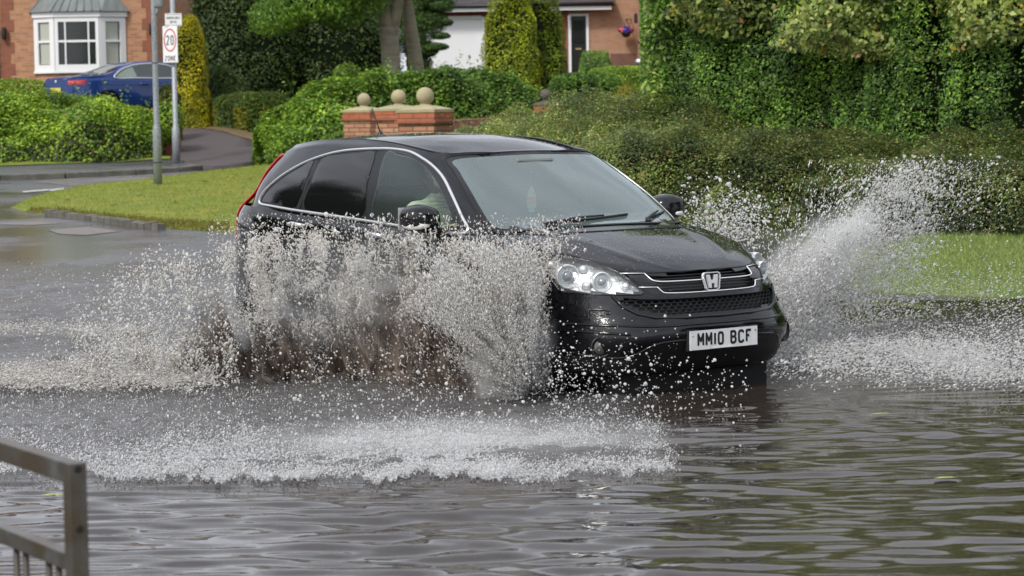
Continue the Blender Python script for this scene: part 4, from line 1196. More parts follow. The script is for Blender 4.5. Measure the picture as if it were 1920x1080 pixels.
def hedge_shape(spine, width, seed, lump=.12, power=3.2, taper=.6):
    """spine rows: x, y, zbase, ztop; returns f(s, phi, depth) on a rounded box section"""
    S = crom(np.array(spine, float), 6, False); L = np.concatenate([[0], np.cumsum(np.hypot(*np.diff(S[:, :2], axis=0).T))])
    W = width
    def f(s, phi, q, noise=True):
        X = np.stack([np.interp(s, L, S[:, i]) for i in range(4)], 1)
        e = 1e-2; A = np.stack([np.interp(s + e, L, S[:, i]) for i in (0, 1)], 1) - np.stack([np.interp(s - e, L, S[:, i]) for i in (0, 1)], 1)
        A /= np.linalg.norm(A, axis=1, keepdims=True) + 1e-12; Bn = np.stack([-A[:, 1], A[:, 0]], 1)
        c, d = np.cos(phi), np.sin(phi)                     # phi 0 = +side, 90 top, 180 = -side
        H = X[:, 3] - X[:, 2]
        cx = np.sign(c) * np.abs(c) ** (2 / power); cz = np.abs(d) ** (2 / power)
        endf = np.clip(np.minimum(s, L[-1] - s) / (W * taper), 0, 1) ** .5
        rad = q * (.12 + .88 * endf)
        w = W * .5 * cx * rad; z = X[:, 2] + H * cz * q * (.60 + .40 * endf)
        P = np.stack([X[:, 0] + Bn[:, 0] * w, X[:, 1] + Bn[:, 1] * w, z], 1)
        N = np.stack([Bn[:, 0] * c, Bn[:, 1] * c, np.maximum(d, 0) * W / np.maximum(H, .3)], 1); N /= np.linalg.norm(N, axis=1, keepdims=True) + 1e-9
        w1 = W * .5 * cx * (.12 + .88 * endf); z1 = X[:, 2] + H * cz * (.60 + .40 * endf)
        P1 = np.stack([X[:, 0] + Bn[:, 0] * w1, X[:, 1] + Bn[:, 1] * w1, z1], 1)
        if noise: P = P + N * (snoise(P1, seed, .7, 3) * lump)[:, None]
        return P, N
    return f, L[-1]
def hedge(name, spine, width, n, size, cols, label, cat='hedge', group=None, seed=1, lump=.12, m=None, power=3.2, aspect=.55, depth=.16, near_only=True, sprigs=0, tint=.35, direction=None, extra=None, tf=.8, zbias=1.0, sbias=1.0, taper=.6):
    r = np.random.default_rng(seed); f, L = hedge_shape(spine, width, seed, lump, power, taper)
    root = empty(name, tuple(spine[0][:3]), 0, label, cat, group)
    s = L * r.random(n) ** sbias; H = np.mean([p[3] - p[2] for p in spine])
    per = np.array([H, width, H if not near_only else H * .12]); per = per / per.sum()
    seg = r.choice(3, n, p=per); a = r.random(n)
    zz = np.arcsin((.02 + .97 * a ** zbias) ** (power / 2)); cc = 2 * r.random(n) - 1
    phi = np.where(seg == 0, math.pi - zz, np.where(seg == 1, np.arccos(np.sign(cc) * np.abs(cc) ** (power / 2)), zz))
    q = 1 - np.abs(r.normal(0, depth, n)) / (width * .5) + .02
    P, N = f(s, phi, q)
    V, C = leaves(P, N, size, cols, seed, aspect, direction=direction); C = clump_tint(P, C, seed + 5, tf, tint)
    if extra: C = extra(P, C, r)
    if sprigs:
        k = sprigs; s2 = r.uniform(L * .01, L * .99, k); P2, N2 = f(s2, R(90) + r.normal(0, .5, k), np.ones(k) * .99)
        dv = N2 * .5 + np.array([0, 0, .8]) + r.normal(0, .45, (k, 3)); ln = r.uniform(.06, .30, k) * (size / .06) ** .5
        PP = np.concatenate([P2 + dv * (ln * t)[:, None] for t in np.linspace(.1, 1, 7)]) ; PP = PP + r.normal(0, size * .25, PP.shape)
        V2, C2 = leaves(PP, np.tile(dv, (7, 1)), size * .85, cols, seed + 2, aspect, rnd=1.2)
        V = np.concatenate([V, V2]); C = np.concatenate([C, C2 * 1.1])
    V = V.reshape(-1, 3) - np.array(spine[0][:3]); k = len(V) // 4
    fastmesh('foliage', V, np.arange(4 * k).reshape(-1, 4), m or M_leaf, root, col=np.repeat(np.clip(C, 0.001, 1), 4, 0))
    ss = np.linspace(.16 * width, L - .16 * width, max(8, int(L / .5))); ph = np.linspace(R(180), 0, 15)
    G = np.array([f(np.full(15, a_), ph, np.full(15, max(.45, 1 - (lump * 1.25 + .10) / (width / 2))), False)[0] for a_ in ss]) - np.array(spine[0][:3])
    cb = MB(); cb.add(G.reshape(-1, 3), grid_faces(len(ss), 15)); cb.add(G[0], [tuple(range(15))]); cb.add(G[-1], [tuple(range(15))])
    cb.build('dark_core', M_core, root, True)  # added near-black solid, shade inside the hedge put into its colour
    return root
def blob_tree(name, base, lobes, n, size, cols, label, cat='tree', group=None, seed=1, trunk=None, m=None, lump=.18, depth=.22, aspect=.55, bark=None, tint=.35, core=.72, direction=None, up=.35, tf=.8):
    """lobes: (cx, cy, cz, rx, ry, rz, power) relative to base"""
    r = np.random.default_rng(seed); root = empty(name, base, 0, label, cat, group)
    areas = np.array([(l[3] * l[5] + l[4] * l[5] + l[3] * l[4]) for l in lobes]); pick = r.choice(len(lobes), n, p=areas / areas.sum())
    Lb = np.array([l[:6] for l in lobes]); d = r.normal(size=(n, 3)); d /= np.linalg.norm(d, axis=1, keepdims=True)
    pw = np.array([l[6] if len(l) > 6 else 2 for l in lobes])[pick][:, None]
    dd = d / (np.sum(np.abs(d) ** pw, 1, keepdims=True) ** (1 / pw))
    q = 1 - np.abs(r.normal(0, depth, n)); q = np.clip(q, .2, 1.05)[:, None]
    P = Lb[pick, :3] + dd * Lb[pick, 3:6] * q
    P += d * (snoise(P + np.array(base), seed, .6, 3) * lump * Lb[pick, 3:6].min(1))[:, None]
    N = d.copy()
    V, C = leaves(P, N, size, cols, seed, aspect, direction=direction, up=up); C = clump_tint(P, C, seed + 5, tf, tint)
    k = len(P)
    fastmesh('crown' if trunk else 'foliage', V.reshape(-1, 3), np.arange(4 * k).reshape(-1, 4), m or M_leaf, root, col=np.repeat(np.clip(C, .001, 1), 4, 0))
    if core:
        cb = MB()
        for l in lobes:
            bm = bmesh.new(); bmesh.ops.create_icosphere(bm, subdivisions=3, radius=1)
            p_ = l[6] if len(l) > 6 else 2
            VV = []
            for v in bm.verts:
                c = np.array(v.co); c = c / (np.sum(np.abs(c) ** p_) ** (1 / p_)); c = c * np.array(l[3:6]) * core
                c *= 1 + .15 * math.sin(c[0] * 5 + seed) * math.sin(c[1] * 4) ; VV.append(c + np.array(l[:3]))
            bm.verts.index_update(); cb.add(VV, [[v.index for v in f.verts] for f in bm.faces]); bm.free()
        cb.build('dark_core', M_core, root, True)  # dark filling of each lobe, inner shade painted as near-black colour
    if trunk:
        tb = MB()
        for pts, rad in trunk: tb.tube(crom(pts, 4, False), list(np.interp(np.linspace(0, 1, (len(pts) - 1) * 4 + 1), np.linspace(0, 1, len(rad)), rad)), 12)
        tb.build('trunk', bark or M_bark, root, True)
    return root
M_bark = mat('bark', (.27, .20, .135), .9, var=[((2, 2, 12), (.13, .11, .085), .15), (4, (.20, .20, .14), .2)], bump=(25, .8, .03))
def GZ(x, y): return float(hgt(x, y))
YG = [((.19, .29, .025), 5), ((.12, .22, .02), 4), ((.27, .36, .045), 2), ((.06, .12, .014), 2)]
MG = [((.08, .165, .022), 5), ((.13, .24, .03), 4), ((.035, .08, .014), 4), ((.22, .32, .06), 1)]
DG = [((.032, .055, .014), 5), ((.052, .085, .018), 4), ((.08, .125, .022), 2)]
# left front hedge
x0, x1 = xat(-110, 51), xat(306, 50.5)
top = lambda v, d: zat(v, d)
hedge('garden_hedge', [(x0, 51.2, .62, top(158, 51)), (xat(30, 51), 51.2, .64, top(166, 51)), (xat(120, 51), 51.2, .66, top(174, 51)), (xat(200, 51), 51.1, .66, top(172, 51)), (xat(262, 51), 51, .66, top(182, 51)), (x1, 51, .66, top(183, 51))],
      1.9, 60000, .075, YG + [((.28, .16, .05), .12)], 'bushy bright green hedge beside the lamp post in front of the blue car', seed=3, lump=.16, sprigs=60,
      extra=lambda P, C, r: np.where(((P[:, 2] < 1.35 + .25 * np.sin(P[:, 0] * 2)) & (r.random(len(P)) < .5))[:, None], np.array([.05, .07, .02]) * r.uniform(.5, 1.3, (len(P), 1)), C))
# low hedge under the bay window
hedge('garden_hedge', [(xat(-90, 59), 59.5, 1.5, top(138, 59)), (xat(60, 59), 59.5, 1.5, top(137, 59)), (xat(150, 59), 60, 1.5, top(136, 59))], 1.2, 16000, .07, YG + [((.3, .32, .05), 1)], 'narrow clipped hedge growing below the white bay window', seed=4, lump=.05, depth=.10)
# centre hedge behind the stone balls
hedge('garden_hedge', [(xat(486, 49), 49.2, .66, top(196, 49)), (xat(545, 49), 49.6, .66, top(176, 49)), (xat(640, 49), 50, .68, top(152, 50)), (xat(700, 50), 50.5, .7, top(134, 50)), (xat(800, 50), 51, .75, top(131, 50)), (xat(900, 51), 51.5, .8, top(127, 51)), (xat(985, 51), 51.5, .85, top(133, 51)), (xat(1030, 51), 51.5, .9, top(150, 51))],
      2.4, 80000, .085, MG + [((.16, .24, .03), 2)], 'broad leafy green hedge standing behind the brick pillars with stone balls', seed=5, lump=.18, sprigs=170, tint=.4,
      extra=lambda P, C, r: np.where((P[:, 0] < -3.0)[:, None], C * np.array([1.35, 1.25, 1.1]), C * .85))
# clipped hedges by the right-hand house
hedge('clipped_hedge', [(xat(1030, 56), 56, 1.3, top(148, 56)), (xat(1090, 56), 56, 1.3, top(141, 56)), (xat(1128, 56), 56.5, 1.3, top(142, 56))], 1.8, 16000, .06, MG, 'flat topped clipped hedge next to the dark stone ball in front of the house', group=None, seed=6, lump=.03, depth=.08, power=6, taper=.12)
hedge('clipped_hedge', [(xat(1095, 60), 60, 1.4, top(136, 60)), (xat(1150, 60), 60, 1.4, top(129, 60)), (xat(1205, 60), 60, 1.4, top(131, 60)), (xat(1240, 60), 60, 1.4, top(135, 60))], 2.2, 20000, .055, YG, 'rounded clipped hedge with yellow green top beside the black bollard light', seed=7, lump=.03, depth=.08, power=4, taper=.12)
hedge('box_hedge', [(xat(1090, 65), 65, 1.7, top(100, 65)), (xat(1152, 65), 65, 1.7, top(99, 65))], 1.0, 9000, .05, MG, 'small boxy clipped hedge right below the black front door', seed=8, lump=.02, depth=.07, power=7, taper=.12)
blob_tree('garden_shrub', (xat(1055, 62), 62, 1.6), [(-.1, 0, .75, .55, .5, .42), (.25, 0, .7, .5, .5, .35)], 5000, .08, [((.12, .20, .06), 3), ((.20, .28, .12), 2)], 'light leaved shrub left of the boxy hedge at the front door', 'shrub', seed=9)
blob_tree('yellow_shrub', (xat(1178, 50), 50, .9), [(0, 0, .75, .32, .3, .62), (.12, 0, .5, .35, .3, .4)], 6000, .05, [((.35, .27, .03), 4), ((.22, .22, .03), 3), ((.38, .15, .03), 1)], 'golden yellow shrub at the left edge of the tall hedge', 'shrub', seed=10, aspect=.3, core=.45, lump=.3, up=1)
# golden conifers
GC = [((.27, .32, .015), 4), ((.17, .23, .015), 4), ((.40, .42, .025), 2), ((.06, .10, .012), 2)]
blob_tree('conifer', (xat(964, 59), 59, 1.4), [(0, 0, 1.5, .74, .6, 1.9, 2.4), (-.1, 0, .4, .66, .5, 1.0, 2.4), (.2, -.1, 2.0, .5, .5, 1.2, 2.2)], 26000, .075, GC, 'golden green rounded conifer to the right of the white garage door', 'conifer', seed=11, aspect=.35, lump=.2, up=.9, core=.8, depth=.1, tint=.5, tf=1.6, direction=(0, 0, 1.4))
blob_tree('conifer', (xat(1030, 59.5), 59.5, 1.4), [(-.12, 0, 1.45, .62, .5, 1.85, 2.4)], 16000, .075, [((.14, .19, .012), 4), ((.07, .11, .01), 4), ((.20, .24, .02), 1)], 'narrower darker conifer between the golden one and the black front door', 'conifer', seed=12, aspect=.35, lump=.22, up=.9, core=.8, depth=.1, tint=.5, tf=1.6, direction=(0, 0, 1.4))
# yellow conifer column by the 20 sign and the low mixed hedge
blob_tree('conifer', (xat(367, 55.5), 55.5, 1.1), [(0, 0, 1.25, .38, .5, 1.72, 3.0), (.14, 0, .45, .40, .5, .95, 2.5)], 24000, .06, [((.44, .39, .012), 4), ((.29, .28, .012), 4), ((.13, .15, .010), 2)], 'tall yellow conifer column right behind the twenty zone sign', 'conifer', seed=13, aspect=.35, lump=.14, up=.6, core=.84, depth=.07, tint=.4, tf=1.4, direction=(0, 0, 1))
hedge('garden_hedge', [(xat(392, 56), 56, 1.1, top(170, 56)), (xat(470, 56), 55.5, 1.05, top(168, 56)), (xat(560, 56), 54, 1.0, top(168, 55))], 1.3, 22000, .06, [((.05, .08, .012), 4), ((.08, .12, .015), 3)], 'dark clipped hedge with yellow patches behind the asphalt driveway', seed=14, lump=.05, depth=.08, power=5,
      extra=lambda P, C, r: np.where(((P[:, 2] < 1.9) & (np.sin(P[:, 0] * 9) + .5 * np.sin(P[:, 0] * 21) > .15) & (r.random(len(P)) < .8))[:, None], np.array([.20, .20, .012]) * r.uniform(.6, 1.3, (len(P), 1)), C))
# hedge stub behind the sign post
hedge('garden_hedge', [(xat(300, 53), 53, 1.0, top(128, 53)), (xat(344, 53), 53.2, 1.0, top(128, 53))], 1.0, 9000, .07, [((.07, .09, .012), 3), ((.15, .17, .012), 2), ((.04, .06, .01), 3)], 'narrow dark green hedge end between the two metal posts', seed=15, lump=.06)
blob_tree('garden_shrub', (xat(322, 51.2), 51.2, .7), [(0, 0, .95, .35, .3, .45), (-.15, 0, .8, .3, .3, .4)], 3500, .075, YG, 'small leafy shrub above the brick wall stub by the sign post', 'shrub', seed=16)
# dark evergreens
blob_tree('evergreen_tree', (xat(450, 62), 62, 1.5), [(0, 0, 2.0, 1.1, 1, 3.2), (.7, .2, 2.2, 1.0, 1, 2.7), (-.35, 0, 3.6, .85, .8, 1.8)], 45000, .085, DG + [((.06, .09, .02), 1)], 'tall dark evergreen tree behind the yellow conifer column', 'tree', seed=17, aspect=.4, lump=.15, core=.8, trunk=[([(0, 0, 0), (.1, 0, 2), (0, 0, 4)], [.2, .1])])
blob_tree('evergreen_tree', (xat(610, 63), 63, 1.6), [(0, 0, 1.6, 1.5, 1, 2.6), (.9, 0, 2.6, 1.3, 1, 2.6), (-1.0, .2, 3.4, 1.1, 1, 1.8)], 45000, .09, DG, 'wide dark evergreen tree behind the twin grey trunks', 'tree', seed=18, aspect=.4, lump=.2, core=.8, trunk=[([(0, 0, 0), (.1, 0, 2), (0, 0, 4)], [.22, .12])])
blob_tree('garden_shrub', (xat(655, 55), 55, 1.2), [(0, 0, 1.35, .36, .35, .32), (-.25, 0, 1.15, .3, .3, .25), (.25, 0, 1.15, .25, .3, .22)], 2600, .09, [((.12, .20, .02), 3), ((.20, .28, .03), 1)], 'small bright green shrub in front of the dark evergreens left of the twin trunks', 'shrub', seed=19, core=.3, lump=.3)
# twin-trunked tree with hanging foliage
tx, ty = xat(745, 53), 53.0; tz = 1.0
px2 = lambda u, v, d: (xat(u, d) - tx, d - ty, zat(v, d) - tz)
blob_tree('broadleaf_tree', (tx, ty, tz), [(-1.6, -.6, 3.25, 1.3, 1.2, .62), (-.75, -.6, 3.6, .9, 1.1, .6), (-2.4, -.4, 2.85, .75, .9, .42), (-1.1, -.5, 2.75, .5, .6, .25), (.5, -.3, 4.0, .8, .9, .6), (-1.2, 0, 5.6, 2.3, 2.0, 1.5), (.9, 0, 5.9, 1.6, 1.6, 1.4)], 52000, .10,
          [((.08, .16, .018), 4), ((.12, .22, .025), 4), ((.18, .30, .04), 2)], 'broadleaf tree with two grey trunks rising behind the hedge', 'tree', seed=20, core=.45, lump=.3, depth=.35, aspect=.3,
          trunk=[([px2(741, 300, 53), px2(742, 180, 53), px2(740, 90, 53), px2(736, 40, 53), px2(730, 0, 53), px2(722, -60, 53)], [.24, .215, .20, .20, .17, .12]), ([px2(742, 60, 53), px2(752, 20, 52.9), px2(762, -30, 52.8)], [.15, .13, .10]),
                 ([px2(796, 300, 53.6), px2(791, 160, 53.6), px2(783, 80, 53.6), px2(775, 20, 53.6), px2(766, -60, 53.6)], [.20, .175, .155, .13, .10])])
blob_tree('garden_shrub', (xat(424, 56.8), 56.6, 1.2), [(0, 0, .95, .42, .4, .75), (.35, .1, .8, .4, .4, .65)], 9000, .07, DG, 'dark rounded shrub filling the gap right of the yellow conifer column', 'shrub', seed=26)
# layered pine in front of the garage
PG = [((.035, .075, .012), 4), ((.06, .12, .016), 4), ((.02, .04, .01), 3)]
bx_, by_ = xat(800, 60), 60.0
q3 = lambda u, v: (xat(u, 60) - bx_, 0, zat(v, 60) - 1.5)
def lb(u, v, ru, rv): c = q3(u, v); k = 60 / 4500; return (c[0], c[1], c[2], ru * k, .7, rv * k)
blob_tree('pine_tree', (bx_, by_, 1.5), [lb(795, -15, 62, 38), lb(812, 38, 42, 24), lb(800, 92, 34, 13), lb(825, 86, 30, 9), lb(785, 60, 42, 40), lb(792, 118, 26, 20), lb(832, 10, 28, 14), lb(835, 66, 20, 7), lb(770, 30, 45, 60), lb(845, 40, 14, 7)], 30000, .075, PG, 'dark layered pine spreading in front of the white garage door', 'tree', seed=21, m=M_needle, aspect=.25, core=.42, lump=.45, trunk=[([(0, 0, -.2), (.05, 0, 1.2), (0, 0, 2.6)], [.12, .07])])
# low small-leaved hedge behind the car
LG = [((.20, .26, .06), 4), ((.12, .18, .045), 4), ((.05, .08, .025), 2.5), ((.32, .34, .13), 1.6), ((.30, .18, .08), .8)]
hedge('low_hedge', [(xat(815, 35), 35.4, .5, zat(250, 35)), (xat(900, 34), 34.6, .5, zat(236, 34)), (xat(1000, 33), 33.4, .5, zat(227, 33)), (xat(1100, 31.5), 32, .5, zat(216, 31.5)), (xat(1210, 29.5), 30.2, .5, zat(196, 29.5)), (xat(1350, 28), 28.7, .45, zat(236, 27.5)), (xat(1500, 26.6), 27.5, .42, zat(270, 26.5)), (xat(1700, 25.6), 26.4, .40, zat(290, 25.5)), (xat(1920, 24.6), 25.4, .38, zat(284, 24.5)), (xat(2200, 23.5), 24.2, .36, zat(284, 23.5))],
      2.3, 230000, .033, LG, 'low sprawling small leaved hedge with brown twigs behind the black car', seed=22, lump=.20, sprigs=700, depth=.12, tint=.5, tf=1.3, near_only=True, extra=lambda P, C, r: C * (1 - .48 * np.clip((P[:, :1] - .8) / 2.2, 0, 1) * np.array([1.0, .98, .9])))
# trees standing outside the frame on the near sides of the road, seen only as reflections
for (tx_, ty_, sc_, sd_, lab_) in ((-13.5, 17.5, 1.0, 61, 'roadside tree out of frame on the left, nearest the water'), (-17, 23, 1.15, 62, 'taller roadside tree out of frame on the left, farther along'), (-11.5, 12.5, .9, 63, 'roadside tree out of frame on the left, nearest the rail'), (14.5, 9.5, 1.0, 64, 'roadside tree out of frame on the right beyond the bumper'), (18, 14, 1.1, 65, 'taller roadside tree out of frame on the right')):
    blob_tree('roadside_tree', (tx_, ty_, .1), [(0, 0, 4.2 * sc_, 2.3, 2.2, 2.4 * sc_), (1.2, .8, 3.2 * sc_, 1.7, 1.6, 1.5 * sc_), (-1.1, -.9, 3.0 * sc_, 1.7, 1.6, 1.6 * sc_), (0, .3, 1.4, 2.4, 1.8, 1.3)], 9000, .26, DG + MG[:1], lab_, 'tree', seed=sd_, core=.6, trunk=[([(0, 0, -.2), (.1, 0, 1.5), (0, .1, 3.5)], [.22, .12])])
# tall hedge at right
TG = [((.075, .16, .02), 5), ((.13, .235, .03), 4), ((.03, .065, .014), 4), ((.21, .32, .05), 1.2)]
tall = [(xat(1240, 30.5), 31.7, .5, 6.0), (2.45, 31.5, .5, 6.3), (2.9, 31.2, .5, 6.4), (3.9, 30.4, .5, 6.4), (5.2, 29.3, .5, 6.4), (7.0, 27.8, .5, 6.3), (12.0, 25.6, .5, 6.2), (18, 24, .5, 6.0)]
hedge('tall_hedge', tall, 3.0, 430000, .047, TG, 'tall dense green hedge wall rising behind the low hedge', seed=23, lump=.20, depth=.15, zbias=1.3, sbias=1.35, taper=.12, tint=.45, tf=1.0, direction=(.9, 0, .25), aspect=.42)
BG = [((.20, .25, .05), 5), ((.13, .18, .04), 4), ((.31, .34, .10), 3), ((.05, .08, .02), 2), ((.45, .30, .03), .25), ((.35, .17, .06), .15)]
f_ = [(xat(1222, 30) + .1, 30.6, 2.9, 6.6), (2.5, 30.3, 2.7, 6.8), (3.2, 29.7, 2.5, 6.8), (4.1, 29.0, 2.3, 6.8), (5.2, 28.2, 2.2, 6.8), (6.2, 27.2, 2.4, 6.8), (9, 25.6, 2.6, 6.6)]
hedge('beech_hedge', f_, 1.5, 70000, .078, BG, 'large oval yellowing leaves hanging over the top of the tall hedge', 'beech foliage', seed=24, lump=.55, depth=.25, taper=.2, tint=.35, aspect=.6)
blob_tree('beech_branch', (xat(1234, 30), 30.2, .55), [(.02, 0, 2.1, .16, .3, .8), (.05, 0, 1.3, .20, .3, .5), (.1, 0, 2.9, .22, .3, .5)], 1500, .075, TG[:2] + BG[:2], 'loose leafy shoots on the left edge of the tall hedge against the brick wall', 'shrub', seed=25, core=0, lump=.4)

for k, (u, v) in enumerate(((128, 389), (262, 382), (420, 334), (385, 356), (470, 350), (330, 395), (215, 400))):
    x, y = gp(u, v); z = lawn_h(x, y) + .03
    o = mesh('leaf', [(-.06, 0, 0), (0, .035, .012), (.07, 0, .004), (0, -.035, .012), (-.06, 0, -.002), (0, .035, .010), (.07, 0, .002), (0, -.035, .010)], [(0, 3, 2, 1), (4, 5, 6, 7)], M_litter, None, loc=(x, y, z), rz=k * 1.1)
    tag(o, 'small brown fallen leaf lying on the bright green lawn', 'leaf', 'fallen leaves on the green')
# ================================================================== BUILDINGS
def brick_mat(name, c1, c2, mortar, sx=1.0):
    m = bpy.data.materials.new(name); m.use_nodes = True; n, l = m.node_tree.nodes, m.node_tree.links; b = n['Principled BSDF']; b.inputs['Roughness'].default_value = .9
    tc = n.new('ShaderNodeTexCoord'); sp = n.new('ShaderNodeSeparateXYZ'); l.new(tc.outputs['Object'], sp.inputs[0])
    ad = n.new('ShaderNodeMath'); l.new(sp.outputs['X'], ad.inputs[0]); l.new(sp.outputs['Y'], ad.inputs[1]); cb = n.new('ShaderNodeCombineXYZ'); l.new(ad.outputs[0], cb.inputs['X']); l.new(sp.outputs['Z'], cb.inputs['Y'])
    br = n.new('ShaderNodeTexBrick'); l.new(cb.outputs[0], br.inputs['Vector']); br.inputs['Scale'].default_value = 1.0
    br.inputs['Brick Width'].default_value = .225; br.inputs['Row Height'].default_value = .075; br.inputs['Mortar Size'].default_value = .006; br.inputs['Mortar Smooth'].default_value = .3; br.inputs['Bias'].default_value = -.2
    br.inputs['Color1'].default_value = (*c1, 1); br.inputs['Color2'].default_value = (*c2, 1); br.inputs['Mortar'].default_value = (*mortar, 1)
    nz = n.new('ShaderNodeTexNoise'); nz.inputs['Scale'].default_value = 6; nz.inputs['Detail'].default_value = 6; l.new(tc.outputs['Object'], nz.inputs['Vector'])
    mr = n.new('ShaderNodeMapRange'); mr.inputs['To Min'].default_value = .75; mr.inputs['To Max'].default_value = 1.2; l.new(nz.outputs['Fac'], mr.inputs['Value'])
    vm = n.new('ShaderNodeVectorMath'); vm.operation = 'SCALE'; l.new(br.outputs['Color'], vm.inputs[0]); l.new(mr.outputs['Result'], vm.inputs['Scale']); l.new(vm.outputs['Vector'], b.inputs['Base Color'])
    bp = n.new('ShaderNodeBump'); bp.inputs['Strength'].default_value = .6; bp.inputs['Distance'].default_value = .01; bp.invert = True; l.new(br.outputs['Fac'], bp.inputs['Height']); l.new(bp.outputs['Normal'], b.inputs['Normal'])
    return m
M_brick = brick_mat('orange_brick', (.48, .24, .125), (.32, .145, .08), (.40, .30, .21))
M_brickr = brick_mat('red_brick', (.30, .10, .055), (.24, .085, .05), (.22, .13, .09))
M_brickp = brick_mat('pale_orange_brick', (.46, .26, .165), (.40, .20, .11), (.36, .26, .19))
M_brickg = brick_mat('pillar_brick', (.47, .24, .14), (.34, .13, .07), (.13, .10, .08))
M_brickg.node_tree.nodes['Brick Texture'].inputs['Mortar Size'].default_value = .010
M_brickd = brick_mat('plinth_brick', (.20, .10, .075), (.17, .085, .06), (.16, .10, .08))
M_white = mat('white_pvc', (.80, .80, .80), .35)
M_doorw = mat('white_garage_paint', (.82, .82, .83), .45)
M_pane = mat('window_pane', (.02, .024, .022), .05, spec=.8)
M_curt = mat('curtain', (.42, .44, .38), .9)
M_tile = mat('roof_tile', (.045, .042, .045), .8, var=((3, 3, 14), (.07, .065, .07), .2), bump=(20, .5, .02))
M_lead = mat('lead_roof', (.13, .15, .15), .6, var=((6, 1.5, 1.5), (.20, .22, .21), .2))
M_cream = mat('cream_render', (.42, .38, .30), .9, var=(2, (.36, .33, .27), .2))
M_blackp = mat('black_gutter', (.015, .015, .016), .4)
M_blackd = mat('black_door_paint', (.012, .011, .012), .3)
M_galv = mat('galvanised_steel', (.27, .29, .30), .5, metal=.35, var=[((9, 9, 2), (.16, .18, .19), .2), (25, (.34, .36, .37), .2)])
M_stone = mat('weathered_stone', (.46, .38, .23), .9, var=[(7, (.42, .36, .21), .2), (2.5, (.30, .27, .17), .12)], bump=(60, .4, .006))
M_stoned = mat('dark_mossy_stone', (.12, .10, .085), .9, var=(7, (.08, .075, .05), .2), bump=(60, .4, .006))

# ---- left house, wall face at y = 67
hy = 67.0
def X(u, d=hy): return xat(u, d)
def Z(v, d=hy, u=None):
    return at(u if u is not None else 960, v, d).z
def box_part(name, x0, x1, y0, y1, z0, z1, m, parent, bev=0.0): return MB().box(x0, x1, y0, y1, z0, z1, bev=bev).build(name, m, parent)
ZL = lambda v: at(150, v, hy).z
house = empty('brick_house', (X(150), hy, 1.6), 0, 'orange brick house with a white bay window under a grey lead roof', 'house')
hp_ = Vector((X(150), hy, 1.6))
def hb(name, x0, x1, y0, y1, z0, z1, m, parent=house, bev=0.0):
    return MB().box(x0 - hp_.x, x1 - hp_.x, y0 - hp_.y, y1 - hp_.y, z0 - hp_.z, z1 - hp_.z, bev=bev).build(name, m, parent)
xl, xr = X(-260), X(303); bx0, bx1 = X(80), X(247)
wallb = MB()
for a in ((xl, bx0 + .15, 1.3, 7.0), (bx1 - .15, xr, 1.3, 7.0), (bx0 + .15, bx1 - .15, 1.3, ZL(135) - .1), (bx0 + .15, bx1 - .15, ZL(10) + .5, 7.0)): wallb.box(a[0] - hp_.x, a[1] - hp_.x, 0, .3, a[2] - hp_.z, a[3] - hp_.z)
wallb.box(xl - hp_.x, xl + .3 - hp_.x, .3, 8, -.3, 5.4).box(xr - .3 - hp_.x, xr - hp_.x, .3, 8, -.3, 5.4).box(xl - hp_.x, xr - hp_.x, 8, 8.3, -.3, 5.4)
wallb.build('wall', M_brick, house)
for (a, s_) in ((X(17), 1), (xr, -1)):
    qb = MB(); z = 1.4; k = 0
    while z < 6.9:
        w = .36 if k % 2 else .24
        qb.box(min(a, a + s_ * w) - hp_.x + (0 if s_ > 0 else .003), max(a, a + s_ * w) - hp_.x + (.003 if s_ < 0 else 0), -.012, .0, z - hp_.z, z + .30 - .001 - hp_.z)
        z += .30; k += 1
    qb.build('quoin', M_brickr, house)
rb = MB(); rb.add([(xl - hp_.x - .3, -.35, 5.35), (xr - hp_.x + .3, -.35, 5.35), (xr - hp_.x + .3, 4.1, 8.4), (xl - hp_.x - .3, 4.1, 8.4), (xl - hp_.x - .3, 8.6, 5.35), (xr - hp_.x + .3, 8.6, 5.35), (xl - hp_.x - .3, -.35, 5.25), (xr - hp_.x + .3, -.35, 5.25)], [(0, 1, 2, 3), (3, 2, 5, 4), (0, 3, 4), (1, 5, 2), (0, 6, 7, 1)]); rb.build('roof', M_tile, house)
hb('upper_window', X(90), X(240), hy - .05, hy + .02, 5.0, 6.2, M_white)
dp = MB(); dp.tube([(X(11) - hp_.x, -.07, -.2), (X(7) - hp_.x, -.07, 5.3)], .045, 8); dp.build('drainpipe', M_blackp, house, True)
for u in (23, 297):
    l_ = MB(); c = (X(u) - hp_.x, -.10, ZL(60 if u < 100 else 56) - hp_.z); l_.box(c[0] - .05, c[0] + .05, -.18, -.03, c[2] - .16, c[2] + .16, bev=.02); l_.tube([(c[0], -.02, c[2]), (c[0], -.12, c[2] + .05)], .02, 6); l_.build('wall_lamp', M_blackp, house, True)
